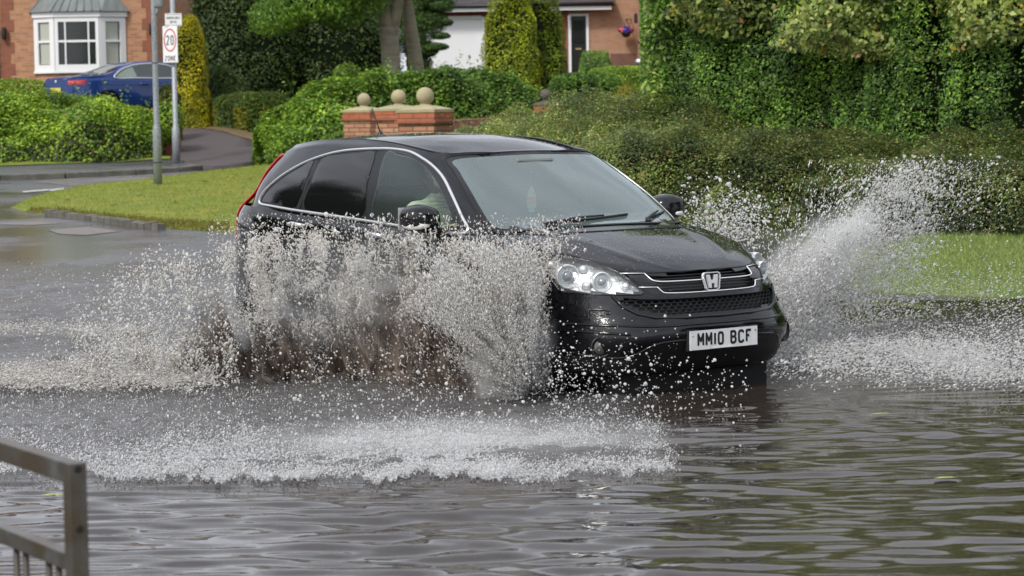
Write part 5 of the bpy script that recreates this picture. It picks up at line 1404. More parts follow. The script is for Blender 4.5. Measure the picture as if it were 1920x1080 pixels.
# bay: three facets
bw = empty('bay_window', (0, 0, 0)); bw.parent = house
zb0, zb1 = ZL(133) - hp_.z, ZL(33) - hp_.z
P_ = [(bx0 - hp_.x, 0), (X(124) - hp_.x, -.55), (X(205) - hp_.x, -.55), (bx1 - hp_.x, 0)]
fr_ = MB(); pn = MB(); cu = MB()
for i in range(3):
    a, b_ = Vector((*P_[i], 0)), Vector((*P_[i + 1], 0)); L = (b_ - a).length; ex = (b_ - a).normalized(); ey = Vector((-ex.y, ex.x, 0))
    M_ = frame((a.x, a.y, zb0), ex, ey)
    H = zb1 - zb0; post = .16 if i == 1 else .20; t = .05
    def fb(x0, x1, z0, z1, y0=-.05, y1=.05): fr_.box(x0, x1, y0, y1, z0, z1, M_)
    fb(0, post * (.9 if i != 1 else .55), 0, H); fb(L - post * (.9 if i != 1 else .55), L, 0, H)
    xi0, xi1 = post * (.9 if i != 1 else .55), L - post * (.9 if i != 1 else .55)
    fb(xi0, xi1, H - .13, H, -.048, .048); fb(xi0, xi1, 0, .17, -.048, .048); fb(xi0, xi1, H * .55 - .03, H * .55 + .03, -.045, .045)
    if i == 1:
        w_ = xi1 - xi0
        for q in (.19, .81): fb(xi0 + w_ * q - .02, xi0 + w_ * q + .02, .17, H * .55 - .03, -.044, .044); fb(xi0 + w_ * q - .02, xi0 + w_ * q + .02, H * .55 + .03, H - .13, -.044, .044)
    p_ = MB().box(xi0, xi1, .0, .012, .17, H - .13, M_); p_.build('pane', M_pane, bw)
    if i != 1:
        c_ = MB(); nn = 12
        V = []
        for j in range(nn + 1):
            x = xi0 + (xi1 - xi0) * (.10 if i == 0 else .0) + (xi1 - xi0) * .9 * j / nn; V += [M_ @ Vector((x, -.004 + .002 * math.sin(j * 2.2), .19)), M_ @ Vector((x, -.004 + .002 * math.sin(j * 2.2), H - .15))]
        c_.add(V, [(2 * j, 2 * j + 2, 2 * j + 3, 2 * j + 1) for j in range(nn)]); c_.build('curtain', M_curt, bw)
fr_.build('frame', M_white, bw)
def baypoly(o, dz):
    q = [(P_[0][0] - o, .0), (P_[0][0] - o * .9, -.04 - o * .3), (P_[1][0] - o * .5, P_[1][1] - o), (P_[2][0] + o * .5, P_[2][1] - o), (P_[3][0] + o * .9, -.04 - o * .3), (P_[3][0] + o, 0)]
    return [Vector((x, y, dz)) for x, y in q]
def slab(o, z0, z1, name, m, parent):
    A, B_ = baypoly(o, z0), baypoly(o, z1); n_ = len(A)
    return MB().add(A + B_, [tuple(range(n_))[::-1], tuple(range(n_, 2 * n_))] + [(i, (i + 1) % n_, (i + 1) % n_ + n_, i + n_) for i in range(n_)]).build(name, m, parent)
slab(.08, zb1 + .001, zb1 + .15, 'fascia', M_white, bw); slab(.06, zb0 - .06, zb0 - .001, 'sill', M_white, bw); slab(-.03, -.3, zb0 - .061, 'bay_wall', M_brick, bw)
A = baypoly(.16, zb1 + .151); Bt = [Vector((v.x * .62 + (P_[1][0] + P_[2][0]) / 2 * .38, min(v.y * .1, -.0), zb1 + .78)) for v in A]
rf = MB().add(A + Bt, [(i, (i + 1) % 6, (i + 1) % 6 + 6, i + 6) for i in range(6)] + [tuple(range(6))[::-1], tuple(range(6, 12))])
for i in range(7):
    t = i / 6; a = A[2].lerp(A[3], t) + Vector((0, -.01, .012)); b_ = Bt[2].lerp(Bt[3], t) + Vector((0, -.01, .01)); rf.tube([a, b_], .018, 6)
rf.tube([A[1], Bt[1]], .02, 6).tube([A[4], Bt[4]], .02, 6)
rf.build('bay_roof', M_lead, bw)

# ---- middle house behind the sign
gh = empty('bungalow', (X(345, 76), 76, 1.9), 0, 'cream rendered house with a dark tiled roof behind the street signs', 'house')
gx = X(345, 76)
zz = lambda v: at(330, v, 76).z - 1.9
MB().box(X(296, 76) - gx, X(640, 76) - gx, 0, 5, -.4, zz(14)).build('wall', M_cream, gh)
MB().add([(X(280, 76) - gx, -.4, zz(12)), (X(660, 76) - gx, -.4, zz(12)), (X(660, 76) - gx, 3.2, zz(12) + 2.3), (X(280, 76) - gx, 3.2, zz(12) + 2.3), (X(280, 76) - gx, -.4, zz(15)), (X(660, 76) - gx, -.4, zz(15)), (X(660, 76) - gx, 6, zz(12)), (X(280, 76) - gx, 6, zz(12))], [(0, 1, 2, 3), (0, 4, 5, 1), (2, 6, 7, 3), (0, 3, 7), (1, 6, 2)]).build('roof', M_tile, gh)
MB().box(X(300, 76) - gx, X(318, 76) - gx, -.05, -.01, zz(62), zz(34)).build('window', M_pane, gh)
MB().box(X(296, 76) - gx, X(640, 76) - gx, -.06, -.002, zz(34), zz(30)).build('string_course', M_white, gh)

# ---- right house
ry = 70.0; RX = X(1000, ry); rz = 1.75
rh = empty('brick_house', (RX, ry, rz), 0, 'pale orange brick house with a white garage door and a black front door', 'house')
ZR = lambda v, d=ry, u=1000: at(u, v, d).z - rz
XR_ = lambda u, d=ry: X(u, d) - RX
w = MB()
gx0, gx1 = XR_(808), XR_(914)
eave = ZR(17)
w.box(XR_(770), gx0, 0, .25, -.4, eave).box(gx1, XR_(1072), 0, .25, -.4, eave).box(gx0, gx1, 0, .25, ZR(30), eave)
w.build('wall', M_brickr, rh)
w = MB(); w.box(XR_(1106), XR_(1290), 0, .25, -.4, 5.4).box(XR_(1072), XR_(1106), 0, .25, ZR(28, ry, 1090), 5.4).box(XR_(1290) - .25, XR_(1290), .25, 8, -.4, 5.4).box(XR_(770), XR_(1072), .9, 1.15, eave, 5.4)
w.build('house_wall', M_brickp, rh)
MB().box(XR_(1150), XR_(1197), -.03, -.002, -.4, ZR(103)).build('plinth', M_brickd, rh)
MB().box(XR_(1200), XR_(1290), -2.4, -.01, -.4, 5.4).build('side_wall', M_brickp, rh)
gd = MB(); n_ = 14
for i in range(n_):
    a = gx0 + .06 + (gx1 - gx0 - .12) * i / n_; b_ = gx0 + .06 + (gx1 - gx0 - .12) * (i + 1) / n_; gd.box(a + .002, b_ - .002, .008, .02, 0, ZR(34))
gd.box(gx0 + .05, gx1 - .05, .02, .05, 0, ZR(34)); gdo = gd.build('garage_door', M_doorw, rh)
MB().box(gx0 - .02, gx0 + .05, -.04, .06, 0, ZR(30)).box(gx1 - .05, gx1 + .04, -.04, .06, 0, ZR(30)).box(gx0 + .05, gx1 - .05, -.04, .06, ZR(34), ZR(28)).build('garage_door_frame', M_white, rh)
MB().box(XR_(770), XR_(1152), -.42, -.38, ZR(20, 69.6), ZR(11, 69.6)).build('fascia', M_white, rh)
gt = MB(); gt.tube([(XR_(765), -.46, ZR(10, 69.5)), (XR_(1155), -.46, ZR(8.5, 69.5))], .055, 8); gt.build('gutter', M_blackp, rh, True)
z0_ = ZR(10, 69.6)
MB().add([(XR_(765), -.42, z0_), (XR_(1158), -.42, z0_), (XR_(1150), .88, z0_ + .95), (XR_(775), .88, z0_ + .95), (XR_(765), -.42, z0_ - .05), (XR_(1158), -.42, z0_ - .05)], [(0, 1, 2, 3), (0, 4, 5, 1)]).build('porch_roof', M_tile, rh)
MB().add([(XR_(770) - .3, .6, 5.35), (XR_(1290) + .3, .6, 5.35), (XR_(1290) + .3, 4.6, 8.2), (XR_(770) - .3, 4.6, 8.2), (XR_(770) - .3, 8.6, 5.35), (XR_(1290) + .3, 8.6, 5.35)], [(0, 1, 2, 3), (3, 2, 5, 4), (0, 3, 4), (1, 5, 2)]).build('roof', M_tile, rh)
dr = MB().box(XR_(1077), XR_(1105), .05, .10, .15, ZR(30, ry, 1090)).box(XR_(1080), XR_(1102), .035, .05, .35, ZR(88, ry, 1090)).build('front_door', M_blackd, rh)
MB().box(XR_(1081), XR_(1101), .020, .034, ZR(80, ry, 1090), ZR(38, ry, 1090)).build('door_pane', M_pane, dr)
MB().box(XR_(1085), XR_(1096), .015, .034, ZR(93, ry, 1090), ZR(90, ry, 1090)).build('letterbox', mat('brass', (.5, .38, .2), .4, metal=.6), dr)
MB().box(XR_(1105), XR_(1110), -.05, .10, 0, ZR(26, ry, 1090)).box(XR_(1073), XR_(1077), -.03, .10, 0, ZR(26, ry, 1090)).box(XR_(1077), XR_(1105), -.03, .10, ZR(30, ry, 1090), ZR(26, ry, 1090)).build('door_frame', M_white, rh)
MB().box(XR_(1195, 67.4), XR_(1201, 67.4), -2.6, -2.42, ZR(46, 67.4), ZR(28, 67.4), bev=.02).build('wall_lamp', M_blackp, rh)
# hanging basket
hk = at(1174, 60, 69.6)
hbk = empty('hanging_basket', hk, 0, 'hanging basket of red orange and violet flowers on the brick wall by the front door', 'hanging basket')
b = MB(); b.tube([(.16, .4, .28), (.16, .05, .36), (-.02, .05, .36)], .014, 6).tube([(.16, .38, .10), (.03, .06, .35)], .010, 6)
for a in (0, 120, 240): b.tube([(.0, .05, .36), (.15 * math.cos(R(a)), .05 + .15 * math.sin(R(a)), .0)], .006, 5)
b.build('bracket', M_blackp, hbk)
b = MB(); b.lathe([(.0001, -.16), (.08, -.14), (.14, -.06), (.16, 0), (.0001, .0)], 16, tr(0, .05, 0)); b.build('basket', M_blackp, hbk, True)
r_ = np.random.default_rng(5); n_ = 420; d_ = r_.normal(size=(n_, 3)); d_ /= np.linalg.norm(d_, axis=1, keepdims=True); P2_ = d_ * np.array([.24, .18, .12]) * r_.uniform(.6, 1, (n_, 1)) + np.array([0, .05, .05])
V_, C_ = leaves(P2_, d_, .06, [((.75, .10, .06), 3), ((.85, .22, .12), 2), ((.12, .05, .40), 3), ((.05, .12, .03), 2)], 5, .9)
C_[np.abs(P2_[:, 0]) < .09] = np.array([.10, .06, .42]); fastmesh('flowers', V_.reshape(-1, 3), np.arange(4 * n_).reshape(-1, 4), M_leaf, hbk, col=np.repeat(C_, 4, 0))
# bollard light
bl = at(1198, 135, 62); bo = empty('bollard_light', (bl.x, bl.y, 1.6), 0, 'black bollard light with a silver cap beside the rounded clipped hedge', 'bollard light')
zt = at(1198, 113, 62).z - 1.6
b = MB(); b.lathe([(.085, 0), (.085, zt - .12)], 16); b.build('post', M_blackp, bo, True)
b = MB(); b.lathe([(.085, zt - .119), (.09, zt - .02), (.07, zt + .02), (.0001, zt + .04)], 16); b.build('cap', M_satin, bo, True)

# ---- gate pillars with stone balls
def pillar(u, vball, d, lab, m_stone, rot=-26, grp='brick gate pillars with stone ball finials'):
    c = at(u, vball, d); g = GZ(c.x, d); o = empty('gate_pillar', (c.x, d, g), R(rot), lab, 'gate pillar')
    o['group'] = grp
    zc = c.z - g; s = .285
    b = MB(); b.box(-s, s, -s, s, -.2, zc - .385); b.build('brick_shaft', M_brickg, o)
    b = MB(); b.box(-s - .045, s + .045, -s - .045, s + .045, zc - .384, zc - .345, bev=.006); b.build('ledge', M_brickr, o)
    b = MB(); b.box(-s - .01, s + .01, -s - .01, s + .01, zc - .344, zc - .235)
    b.build('brick_course', M_cap, o)
    b = MB(); b.box(-s - .02, s + .02, -s - .02, s + .02, zc - .234, zc - .185, bev=.008)
    q = s - .03; b.add([(-s, -s, zc - .185), (s, -s, zc - .185), (s, s, zc - .185), (-s, s, zc - .185), (-.1, -.1, zc - .13), (.1, -.1, zc - .13), (.1, .1, zc - .13), (-.1, .1, zc - .13)], [(0, 1, 5, 4), (1, 2, 6, 5), (2, 3, 7, 6), (3, 0, 4, 7), (4, 5, 6, 7)])
    b.build('coping_stone', m_stone, o)
    b = MB(); pr = [(.115, -.14), (.085, -.125), (.07, -.112)] + [(.125 * math.cos(R(a)), .125 * math.sin(R(a))) for a in range(-52, 90, 8)] + [(.0001, .125)]
    b.lathe(pr, 28, tr(0, 0, zc)); b.build('stone_ball', m_stone, o, True)
    return o
M_cap = brick_mat('cap_brick', (.42, .13, .06), (.36, .105, .05), (.10, .07, .06))
M_cap.node_tree.nodes['Brick Texture'].inputs['Row Height'].default_value = .115
pillar(797, 180, 34.0, 'nearest and largest brick gate pillar with a pale stone ball on top', M_stone)
pillar(747, 182, 40.0, 'middle one of the three pale stone ball pillars behind the car roof', M_stone)
pillar(682, 187, 45.0, 'leftmost brick gate pillar with a stone ball above the car aerial', M_stone)
pillar(1023, 178, 51.0, 'dark weathered ball pillar standing apart to the right of the other pillars', M_stoned)
# brick wall between pillar and hedge
a, b_ = Vector((xat(822, 34.3), 34.3, 0)), Vector((xat(985, 46), 46, 0)); L = (b_ - a).length
gw = MB(); gw.box(0, L, -.11, .11, .4, zat(222, 34.3) - .02, frame((a.x, a.y, 0), (b_ - a).normalized(), Vector((-(b_ - a).normalized().y, (b_ - a).normalized().x, 0))))
tag(gw.build('garden_wall', M_brickr), 'low red brick wall running from the nearest pillar behind the low hedge', 'wall')
# brick stub by the sign post
sp_ = at(322, 250, 51.6); sb = MB(); sb.box(sp_.x - .16, sp_.x + .17, 51.4, 51.8, .5, zat(210, 51.5)); sb.box(sp_.x - .19, sp_.x + .20, 51.37, 51.83, zat(210, 51.5) + .001, zat(206, 51.5), bev=.01)
tag(sb.build('brick_pier', M_brickr), 'short red brick pier at the end of the hedge behind the sign post', 'brick pier')

# ---- street furniture
def post_between(name, pb, pt, profile, m, parent, o0):
    """profile: (fraction, radius)"""
    b = MB(); A = pb - o0; B_ = pt - o0; pts = [A.lerp(B_, f) for f, _ in profile]; b.tube(pts, [r for _, r in profile], 16); return b.build(name, m, parent, True)
lb_ = at(296, 337, 41.0); g0 = Vector((lb_.x, lb_.y, GZ(lb_.x, lb_.y)))
lt = g0 + Vector((.01, 0, 6.2))
lamp = empty('lamp_post', g0, 0, 'grey metal street lamp post planted at the edge of the green', 'lamp post')
h1 = at(293, 234, 41).z - g0.z
F_ = lambda z: z / 6.2
post_between('pole', g0 + Vector((0, 0, -.1)), lt, [(0, .074), (F_(h1 - .02), .072), (F_(h1 + .03), .064), (F_(h1 + .1), .050), (.45, .048), (1, .04)], M_galv, lamp, g0)
b = MB(); zc = at(288, 5, 41).z - g0.z; b.tube([(0, 0, zc - .25), (.07, -.02, zc - .15), (.08, -.02, zc + .2)], .03, 8); b.box(.02, .16, -.07, .05, zc - .08, zc + .3, bev=.02); b.build('bracket_box', M_galv, lamp, True)
b = MB()
for v in (118, 305): zc = at(290, v, 41).z - g0.z; b.lathe([(.076 if v > 200 else .053, zc - .008), (.076 if v > 200 else .053, zc + .008)], 16)
b.build('strap', M_blackp, lamp)
b = MB(); b.tube([(0, 0, 6.05), (0, -.3, 6.35), (0, -1.0, 6.45)], .035, 8); b.box(-.12, .12, -1.7, -.9, 6.38, 6.5, bev=.04); b.build('lamp_head', M_galv, lamp, True)
sg = at(331, 308, 49.5); g1 = Vector((sg.x, sg.y, GZ(sg.x, sg.y) + .1)); sgn_ = empty('sign_post', g1, 0, 'galvanised post carrying the twenty zone sign and a street name plate', 'sign post')
h2 = at(329, 231, 49.5).z - g1.z; H3 = at(318, -80, 49.5).z - g1.z
post_between('pole', g1 + Vector((0, 0, -.1)), g1 + Vector((-.0, 0, H3)), [(0, .080), ((h2 - .02) / H3, .080), ((h2 + .02) / H3, .055), (1, .05)], M_galv, sgn_, g1)
M_sw = mat('sign_white', (.80, .80, .79), .4); M_sr = mat('sign_red', (.60, .02, .03), .4); M_sk = mat('sign_black', (.012, .012, .015), .4); M_sb = mat('sign_back', (.25, .26, .27), .6)
c0 = at(319, 83, 49.38) - g1; sw_, sh_ = .30, .745
sr = Matrix.Translation(c0) @ rotz(-18)
k_ = 49.4 / 4500
sign = MB().box(-.165, .165, .0, .02, -.372, .372, sr, bev=.004).build('speed_sign', M_sw, sgn_)
# narrow plate seen obliquely: circle kept round on the plate
rr_ = .150; cz_ = .055 + .03
ring = MB(); n_ = 40
V = []
for k in range(n_):
    a = 2 * math.pi * k / n_; V += [sr @ Vector((math.cos(a) * .140, -.0035, cz_ + math.sin(a) * .235)), sr @ Vector((math.cos(a) * .118, -.0035, cz_ + math.sin(a) * .208))]
ring.add(V, [(2 * k, 2 * k + 1, (2 * k + 3) % (2 * n_), (2 * k + 2) % (2 * n_)) for k in range(n_)]); ring.build('red_ring', M_sr, sign)
def words(txt, w, h, st, gap, M_, m, parent, name='lettering'):
    V2, F = lettering(txt, w, h, st, gap); return mesh(name, [M_ @ Vector((v[0], -.004, v[1])) for v in V2], [f[::-1] for f in F], m, parent)
words('20', .074, .20, .019, .028, sr @ tr(0, 0, cz_), M_sk, sign)
words('ZONE', .050, .10, .013, .016, sr @ tr(0, 0, -.285), M_sk, sign)
c1 = at(325, 37, 49.40) - g1; s2 = Matrix.Translation(c1) @ rotz(8)
np_ = MB().box(-.17, .17, 0, .02, -.13, .13, s2, bev=.004).build('street_name_plate', M_sw, sgn_)
words('BARRACHNIE', .0215, .050, .0055, .006, s2 @ tr(0, 0, .040), M_sk, np_)
words('DRIVE', .0215, .050, .0055, .006, s2 @ tr(0, 0, -.045), M_sk, np_)
MB().box(-.156, .156, -.0035, -.002, .108, .114, s2).box(-.156, .156, -.0035, -.002, -.114, -.108, s2).build('border_line', M_sk, np_)

# ---- barrier in front
dB = 5.5
bt = at(139, 866, dB); bar_ = empty('guard_rail', (bt.x, bt.y, .15), 0, 'weathered galvanised pedestrian guard rail in the near left corner', 'guard rail')
M_rail = mat('weathered_rail', (.11, .105, .10), .4, metal=.4, var=[((10, 10, 2), (.04, .034, .028), .16), (14, (.16, .16, .155), .15), (5, (.09, .07, .05), .10)], bump=(60, .2, .002))
M_bar = mat('dark_rail_bar', (.06, .05, .042), .5, metal=.3)
hgt_b = bt.z - .15; hw = .022
al = math.atan2(.85, -.53)                                    # rail runs away to the left
ex = Vector((math.cos(al), math.sin(al), 0)); ey = Vector((-ex.y, ex.x, 0)); MR = frame((0, 0, 0), ex, ey)
MB().box(-hw, hw, -hw, hw, -.15, hgt_b, MR, bev=.004).build('post', M_rail, bar_)
z1 = hgt_b; LR = 2.0
MB().box(hw + .001, LR, -hw + .002, hw - .002, z1 - .05, z1 - .001, MR, bev=.004).build('top_rail', M_rail, bar_)
zb_ = at(139, 1052, dB).z - .15
MB().box(hw + .001, LR, -hw + .004, hw - .004, zb_ - .025, zb_ + .015, MR, bev=.003).build('lower_rail', M_rail, bar_)
MB().box(LR + .001, LR + .05, -hw, hw, -.15, hgt_b, MR, bev=.004).build('post', M_rail, bar_)
k = 0; x = .116
while x < LR - .05:
    MB().tube([MR @ Vector((x, 0, zb_ - .026)), MR @ Vector((x, 0, -.05))], .0085, 8).build('upright_bar', M_bar, bar_, True); x += .063 if k % 2 == 0 else .155; k += 1
b = MB()
for v in (877, 989):
    zc = at(150, v, dB).z - .15; b.lathe([(.0095, 0), (.0095, -.004)], 14, MR @ tr(-hw - .0005 - .001, 0, zc) @ roty(-90)); 
for i_, (vv) in enumerate((877, 989)):
    zc = at(150, vv, dB).z - .15; MB().lathe([(.0095, 0.0005), (.008, .0015), (.0001, .0015)], 14, MR @ tr(-hw, 0, zc) @ roty(-90)).build('bolt_hole', M_blackp, bar_)
# ================================================================== BLUE CAR
bcar_p = at(100, 200, 57.2)
bc_fw = Vector((math.cos(R(38)), math.sin(R(38)), 0))
blue = empty('car', (0, 0, 0), R(38), 'blue two door car parked on the drive below the white bay window', 'car')
c0_ = Vector((xat(150, 57.2), 57.2, 0)) + bc_fw * 2.20 + Vector((-bc_fw.y, bc_fw.x, 0)) * .75
blue.location = (c0_.x, c0_.y, 1.69)
xs_ = np.linspace(-2.29, 2.29, 110); secs = []
for x in xs_:
    zt_ = float(smooth_t(x, [-2.29, -2.2, -1.55, -1.35, -.75, -.35, .1, .45, 1.15, 1.35, 2.0, 2.29], [.92, .99, 1.03, 1.05, 1.27, 1.355, 1.375, 1.34, 1.0, .95, .82, .62], .06))
    zb_ = float(smooth_t(x, [-2.29, -1.5, .5, 1.2, 2.29], [.90, .95, .92, .88, .60], .06))
    w_ = .89 * (1 - max(0, (abs(x) - 1.2) / 1.09) ** 4.0 * .32)
    cab = max(0.0, min(1.0, (zt_ - zb_ - .06) / .34))
    wg = w_ * (.93 - .24 * cab)
    sec = [(0, .2), (w_ * .8, .2), (w_ * .96, .26), (w_, .42), (w_ * 1.0, .62), (w_ * .985, .76), (w_ * .965, zb_ - .05), (w_ * .93, zb_), (w_ * .93 + (wg - w_ * .93) * .5, zb_ + (zt_ - zb_) * .42), (wg, zb_ + (zt_ - zb_) * .84), (wg * .86, zt_ - .018), (wg * .5, zt_ - .003), (0, zt_)]
    secs.append([(x, p[0], p[1]) for p in crom(sec, 4, False)])
G_ = np.array(secs); Vb, Fb = fix_out(*both(G_))
BVold = BV
BV = BVHTree.FromPolygons([Vector(v) for v in Vb], Fb)
M_blue = paint('blue_paint', (.011, .036, .155), .3)
keepf = [f for f in Fb if not any(math.hypot(np.mean([Vb[i][0] for i in f]) - wx, np.mean([Vb[i][2] for i in f]) - .32) < .345 and abs(np.mean([Vb[i][1] for i in f])) > .6 for wx in (-1.36, 1.40))]
mesh('body', Vb, keepf, M_blue, blue, True)
mesh('tail_panel', [tuple(p) for p in G_[0]] + [(p[0], -p[1], p[2]) for p in G_[0][::-1]], [tuple(range(2 * len(G_[0])))], M_blue, blue)
mesh('nose_panel', [tuple(p) for p in G_[-1]] + [(p[0], -p[1], p[2]) for p in G_[-1][::-1]], [tuple(range(2 * len(G_[-1])))], M_blue, blue)
M_bglass = mat('tinted_glass', (.030, .040, .036), .05, spec=1.0)
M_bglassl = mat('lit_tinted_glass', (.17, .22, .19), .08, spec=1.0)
sg_ = crom([(-1.12, .955), (-1.05, 1.06), (-.85, 1.16), (-.5, 1.25), (-.05, 1.285), (.35, 1.25), (.7, 1.13), (1.0, .965), (.3, .945), (-.5, .955)], 4)
drape('side_window', sg_, 90, .006, M_bglass, parent=blue, res=.08, mir=True)
drape('rear_quarter_glass', crom([(-1.06, .965), (-1.0, 1.05), (-.82, 1.14), (-.60, 1.205), (-.56, 1.08), (-.58, .965)], 3), 90, .011, M_bglassl, parent=blue, res=.08, mir=True)
piping('window_trim', grow(sg_, .012), 90, .017, M_satin, .006, parent=blue, mir=True)
rw = [(-.50, -1.38), (.50, -1.38), (.43, -.82), (-.43, -.82)]
def top_piece(name, pts, m, off=.006, parent=blue):
    V2, F = cdt([pts], (), .12); V = []
    for y, x in V2:
        p = topcast(x, y, off); V.append(p if p else Vector((x, y, 1.2)))
    if (V[F[0][1]] - V[F[0][0]]).cross(V[F[0][2]] - V[F[0][0]]).z < 0: F = [f[::-1] for f in F]
    return mesh(name, V, F, m, parent, True)
top_piece('rear_window', crom(rw, 3), M_bglass)
top_piece('windscreen', [(-.52, .55), (.52, .55), (.60, 1.12), (-.60, 1.12)], M_bglass)
top_piece('soft_top_seam', [(-.55, -.66), (.55, -.66), (.55, -.64), (-.55, -.64)], M_rubber)
drape('tail_light', [(-.80, .80), (-.80, .90), (-.55, .905), (-.52, .82), (-.62, .79)], 180, .012, M_red, parent=blue, mir=True, res=.06, thick=.02)
drape('tail_light_side', [(-2.27, .80), (-2.25, .895), (-2.02, .895), (-2.0, .86), (-2.05, .80)], 90, .012, M_red, parent=blue, mir=True, res=.06, thick=.02)
piping('door_gap', [(-.62, .95), (-.66, .7), (-.62, .35)], 90, .006, M_rubber, .0, closed=False, mir=True, parent=blue)
piping('door_gap', [(.88, .93), (.92, .7), (.86, .35)], 90, .006, M_rubber, .0, closed=False, mir=True, parent=blue)
for sgn in (1, -1):
    A, B_ = cast(-.50, .80, 90, .015), cast(-.28, .795, 90, .015); b = MB(); b.tube([(p.x, p.y * sgn, p.z) for p in (A, A.lerp(B_, .5) + Vector((0, -.02, 0)), B_)], .016, 8); b.build('door_handle', M_blue, blue, True)
piping('body_crease', crom([(-2.1, .80), (-1.2, .79), (0, .775), (1.5, .76)], 3, False), 90, .012, M_blue, -.004, closed=False, mir=True, parent=blue)
b = MB(); b.lathe([(.038, 0), (.034, .006), (.0001, .008)], 20, tr(-2.295, 0, .88) @ roty(-90)); b.build('boot_badge', M_chrome, blue, True)
MB().box(-2.312, -2.30, -.26, .26, .62, .73).build('number_plate', mat('plate_yellow', (.7, .6, .1), .4), blue)
for wx in (-1.36, 1.40):
    for sgn in (1, -1):
        Mx = tr(wx, sgn * .77, .32) @ rotx(90); w = empty('wheel', (0, 0, 0)); w.parent = blue
        MB().lathe([(.21, -.09), (.30, -.10), (.318, -.07), (.32, 0), (.318, .07), (.30, .10), (.21, .09), (.21, -.09)], 32, Mx).build('tyre', M_rubber, w, True)
        rim = MB(); rim.lathe([(.21, -.08), (.19, 0), (.21, .08)], 28, Mx)
        for k in range(7):
            a = R(360 / 7 * k); rim.tube([Mx @ Vector((0, 0, -.06 * sgn)), Mx @ Vector((.2 * math.cos(a), .2 * math.sin(a), -.07 * sgn))], [.03, .02], 6)
        rim.build('rim', M_satin, w, True)
MB().box(-1.9, 1.9, -.6, .6, .2, .5).build('underbody', M_dark, blue)
BV = BVold
# ================================================================== FLOOD WATER
def smooth01(t): t = np.clip(t, 0, 1); return t * t * (3 - 2 * t)
def churn(x, y):
    """how disturbed the surface is: 1 where spray rains down beside the car"""
    a = smooth01((y - 10.9) / .35) * smooth01((16.4 - y) / 1.2) * smooth01((.9 + (12.5 - y) * -.05 - x) / .6) 
    b_ = smooth01((y - 14.6) / .6) * smooth01((19.5 - y) / 2.0) * smooth01((x - 1.2) / .6) * smooth01((7 - x) / 2)
    c = smooth01((y - 15.5) / 2) * smooth01((27.5 - y) / 1) * smooth01((-1.0 - x) / 1.0) * .8
    return np.clip(np.maximum(np.maximum(a, b_), c), 0, 1)
def wave(x, y):
    z = np.zeros_like(x)
    r = np.random.default_rng(11)
    # bow wave trains rolling out towards the camera, long-crested, plus cross chop
    for k in range(30):
        lam = r.uniform(.22, 1.1); th = R(r.normal(-96, 17)); amp = .0040 * lam ** 1.1 * r.uniform(.4, 1)
        kx, ky = math.cos(th) * 2 * math.pi / lam, math.sin(th) * 2 * math.pi / lam
        mod = .55 + .45 * np.sin(x * r.uniform(.5, 1.4) + y * r.uniform(.5, 1.4) + r.uniform(0, 6))
        ph = kx * x + ky * y + r.uniform(0, 6.28) + .5 * np.sin(x * 1.1 + r.uniform(0, 6)) + .4 * np.sin(y * 1.7 + x * .6)
        s = np.sin(ph); z += amp * mod * (s + .25 * np.cos(2 * ph))
    z *= .45 + .75 * smooth01((x + 3) / 4.5) * smooth01((14.5 - y) / 3) + .2 * smooth01((11 - y) / 1.5)
    for k in range(22):
        lam = r.uniform(.09, .26); th = R(r.normal(-93, 15)); amp = .0023 * lam / .2 * r.uniform(.5, 1)
        mod = np.clip(.15 + .9 * np.sin(x * r.uniform(.8, 2.2) + y * r.uniform(.8, 2.2) + r.uniform(0, 6)), 0, 1)
        z += amp * mod * np.sin((math.cos(th) * x + math.sin(th) * y) * 2 * math.pi / lam + .6 * np.sin(x * 2.3 + k) + r.uniform(0, 6.28))
    c = churn(x, y)
    for k in range(26):
        lam = r.uniform(.07, .25); th = r.uniform(0, 6.28); amp = .0035 * lam / .2 * r.uniform(.5, 1)
        z += c * amp * np.sin((math.cos(th) * x + math.sin(th) * y) * 2 * math.pi / lam + r.uniform(0, 6.28))
    c2 = smooth01((y - 15.2) / 1.2) * smooth01((27 - y) / 3) * smooth01((-.5 - x) / 1.2) + smooth01((y - 14.8) / 1) * smooth01((21 - y) / 2) * smooth01((x - 1.6) / 1)
    for k in range(18):
        lam = r.uniform(.30, 1.0); th = R(r.normal(-80, 40)); z += c2 * .0058 * lam ** .9 * r.uniform(.4, 1) * np.sin((math.cos(th) * x + math.sin(th) * y) * 2 * math.pi / lam + .7 * np.sin(x * 1.7 + k) + r.uniform(0, 6.28))
    # swollen bow wave ridge in front of the spray and wake ridge at left
    z += .022 * np.exp(-((y - (11.35 + .07 * np.sin(x * 1.3) + .05 * np.sin(x * 3.1 + 1))) / .25) ** 2) * smooth01((x + 3.2) / 1) * smooth01((1.0 - x) / .5)
    z += .05 * np.exp(-((y - (14.85 + .08 * np.sin(x * 2.1))) / .16) ** 2) * smooth01((.1 - x) / .5)
    z += .045 * np.exp(-((y - (15.6 + .10 * np.sin(x * 1.7) - .12 * (x - 1.5))) / .2) ** 2) * smooth01((x - 1.6) / .5)
    return z
def water_grid(xa, xb, ya, yb, dx):
    xs = np.arange(xa, xb + 1e-6, dx); ys = np.arange(ya, yb + 1e-6, dx)
    Xg, Yg = np.meshgrid(xs, ys); return xs, ys, Xg, Yg
ysw = np.concatenate([np.arange(7.2, 12.5, .028), np.arange(12.5, 17, .045), np.arange(17, 24, .09), np.arange(24, 30, .3)])
xsw = np.concatenate([[-60, -30, -14, -9], np.arange(-6, -3.2, .12), np.arange(-3.2, 3.6, .032), np.arange(3.6, 6, .08), [6.5, 8, 12, 20, 40]])
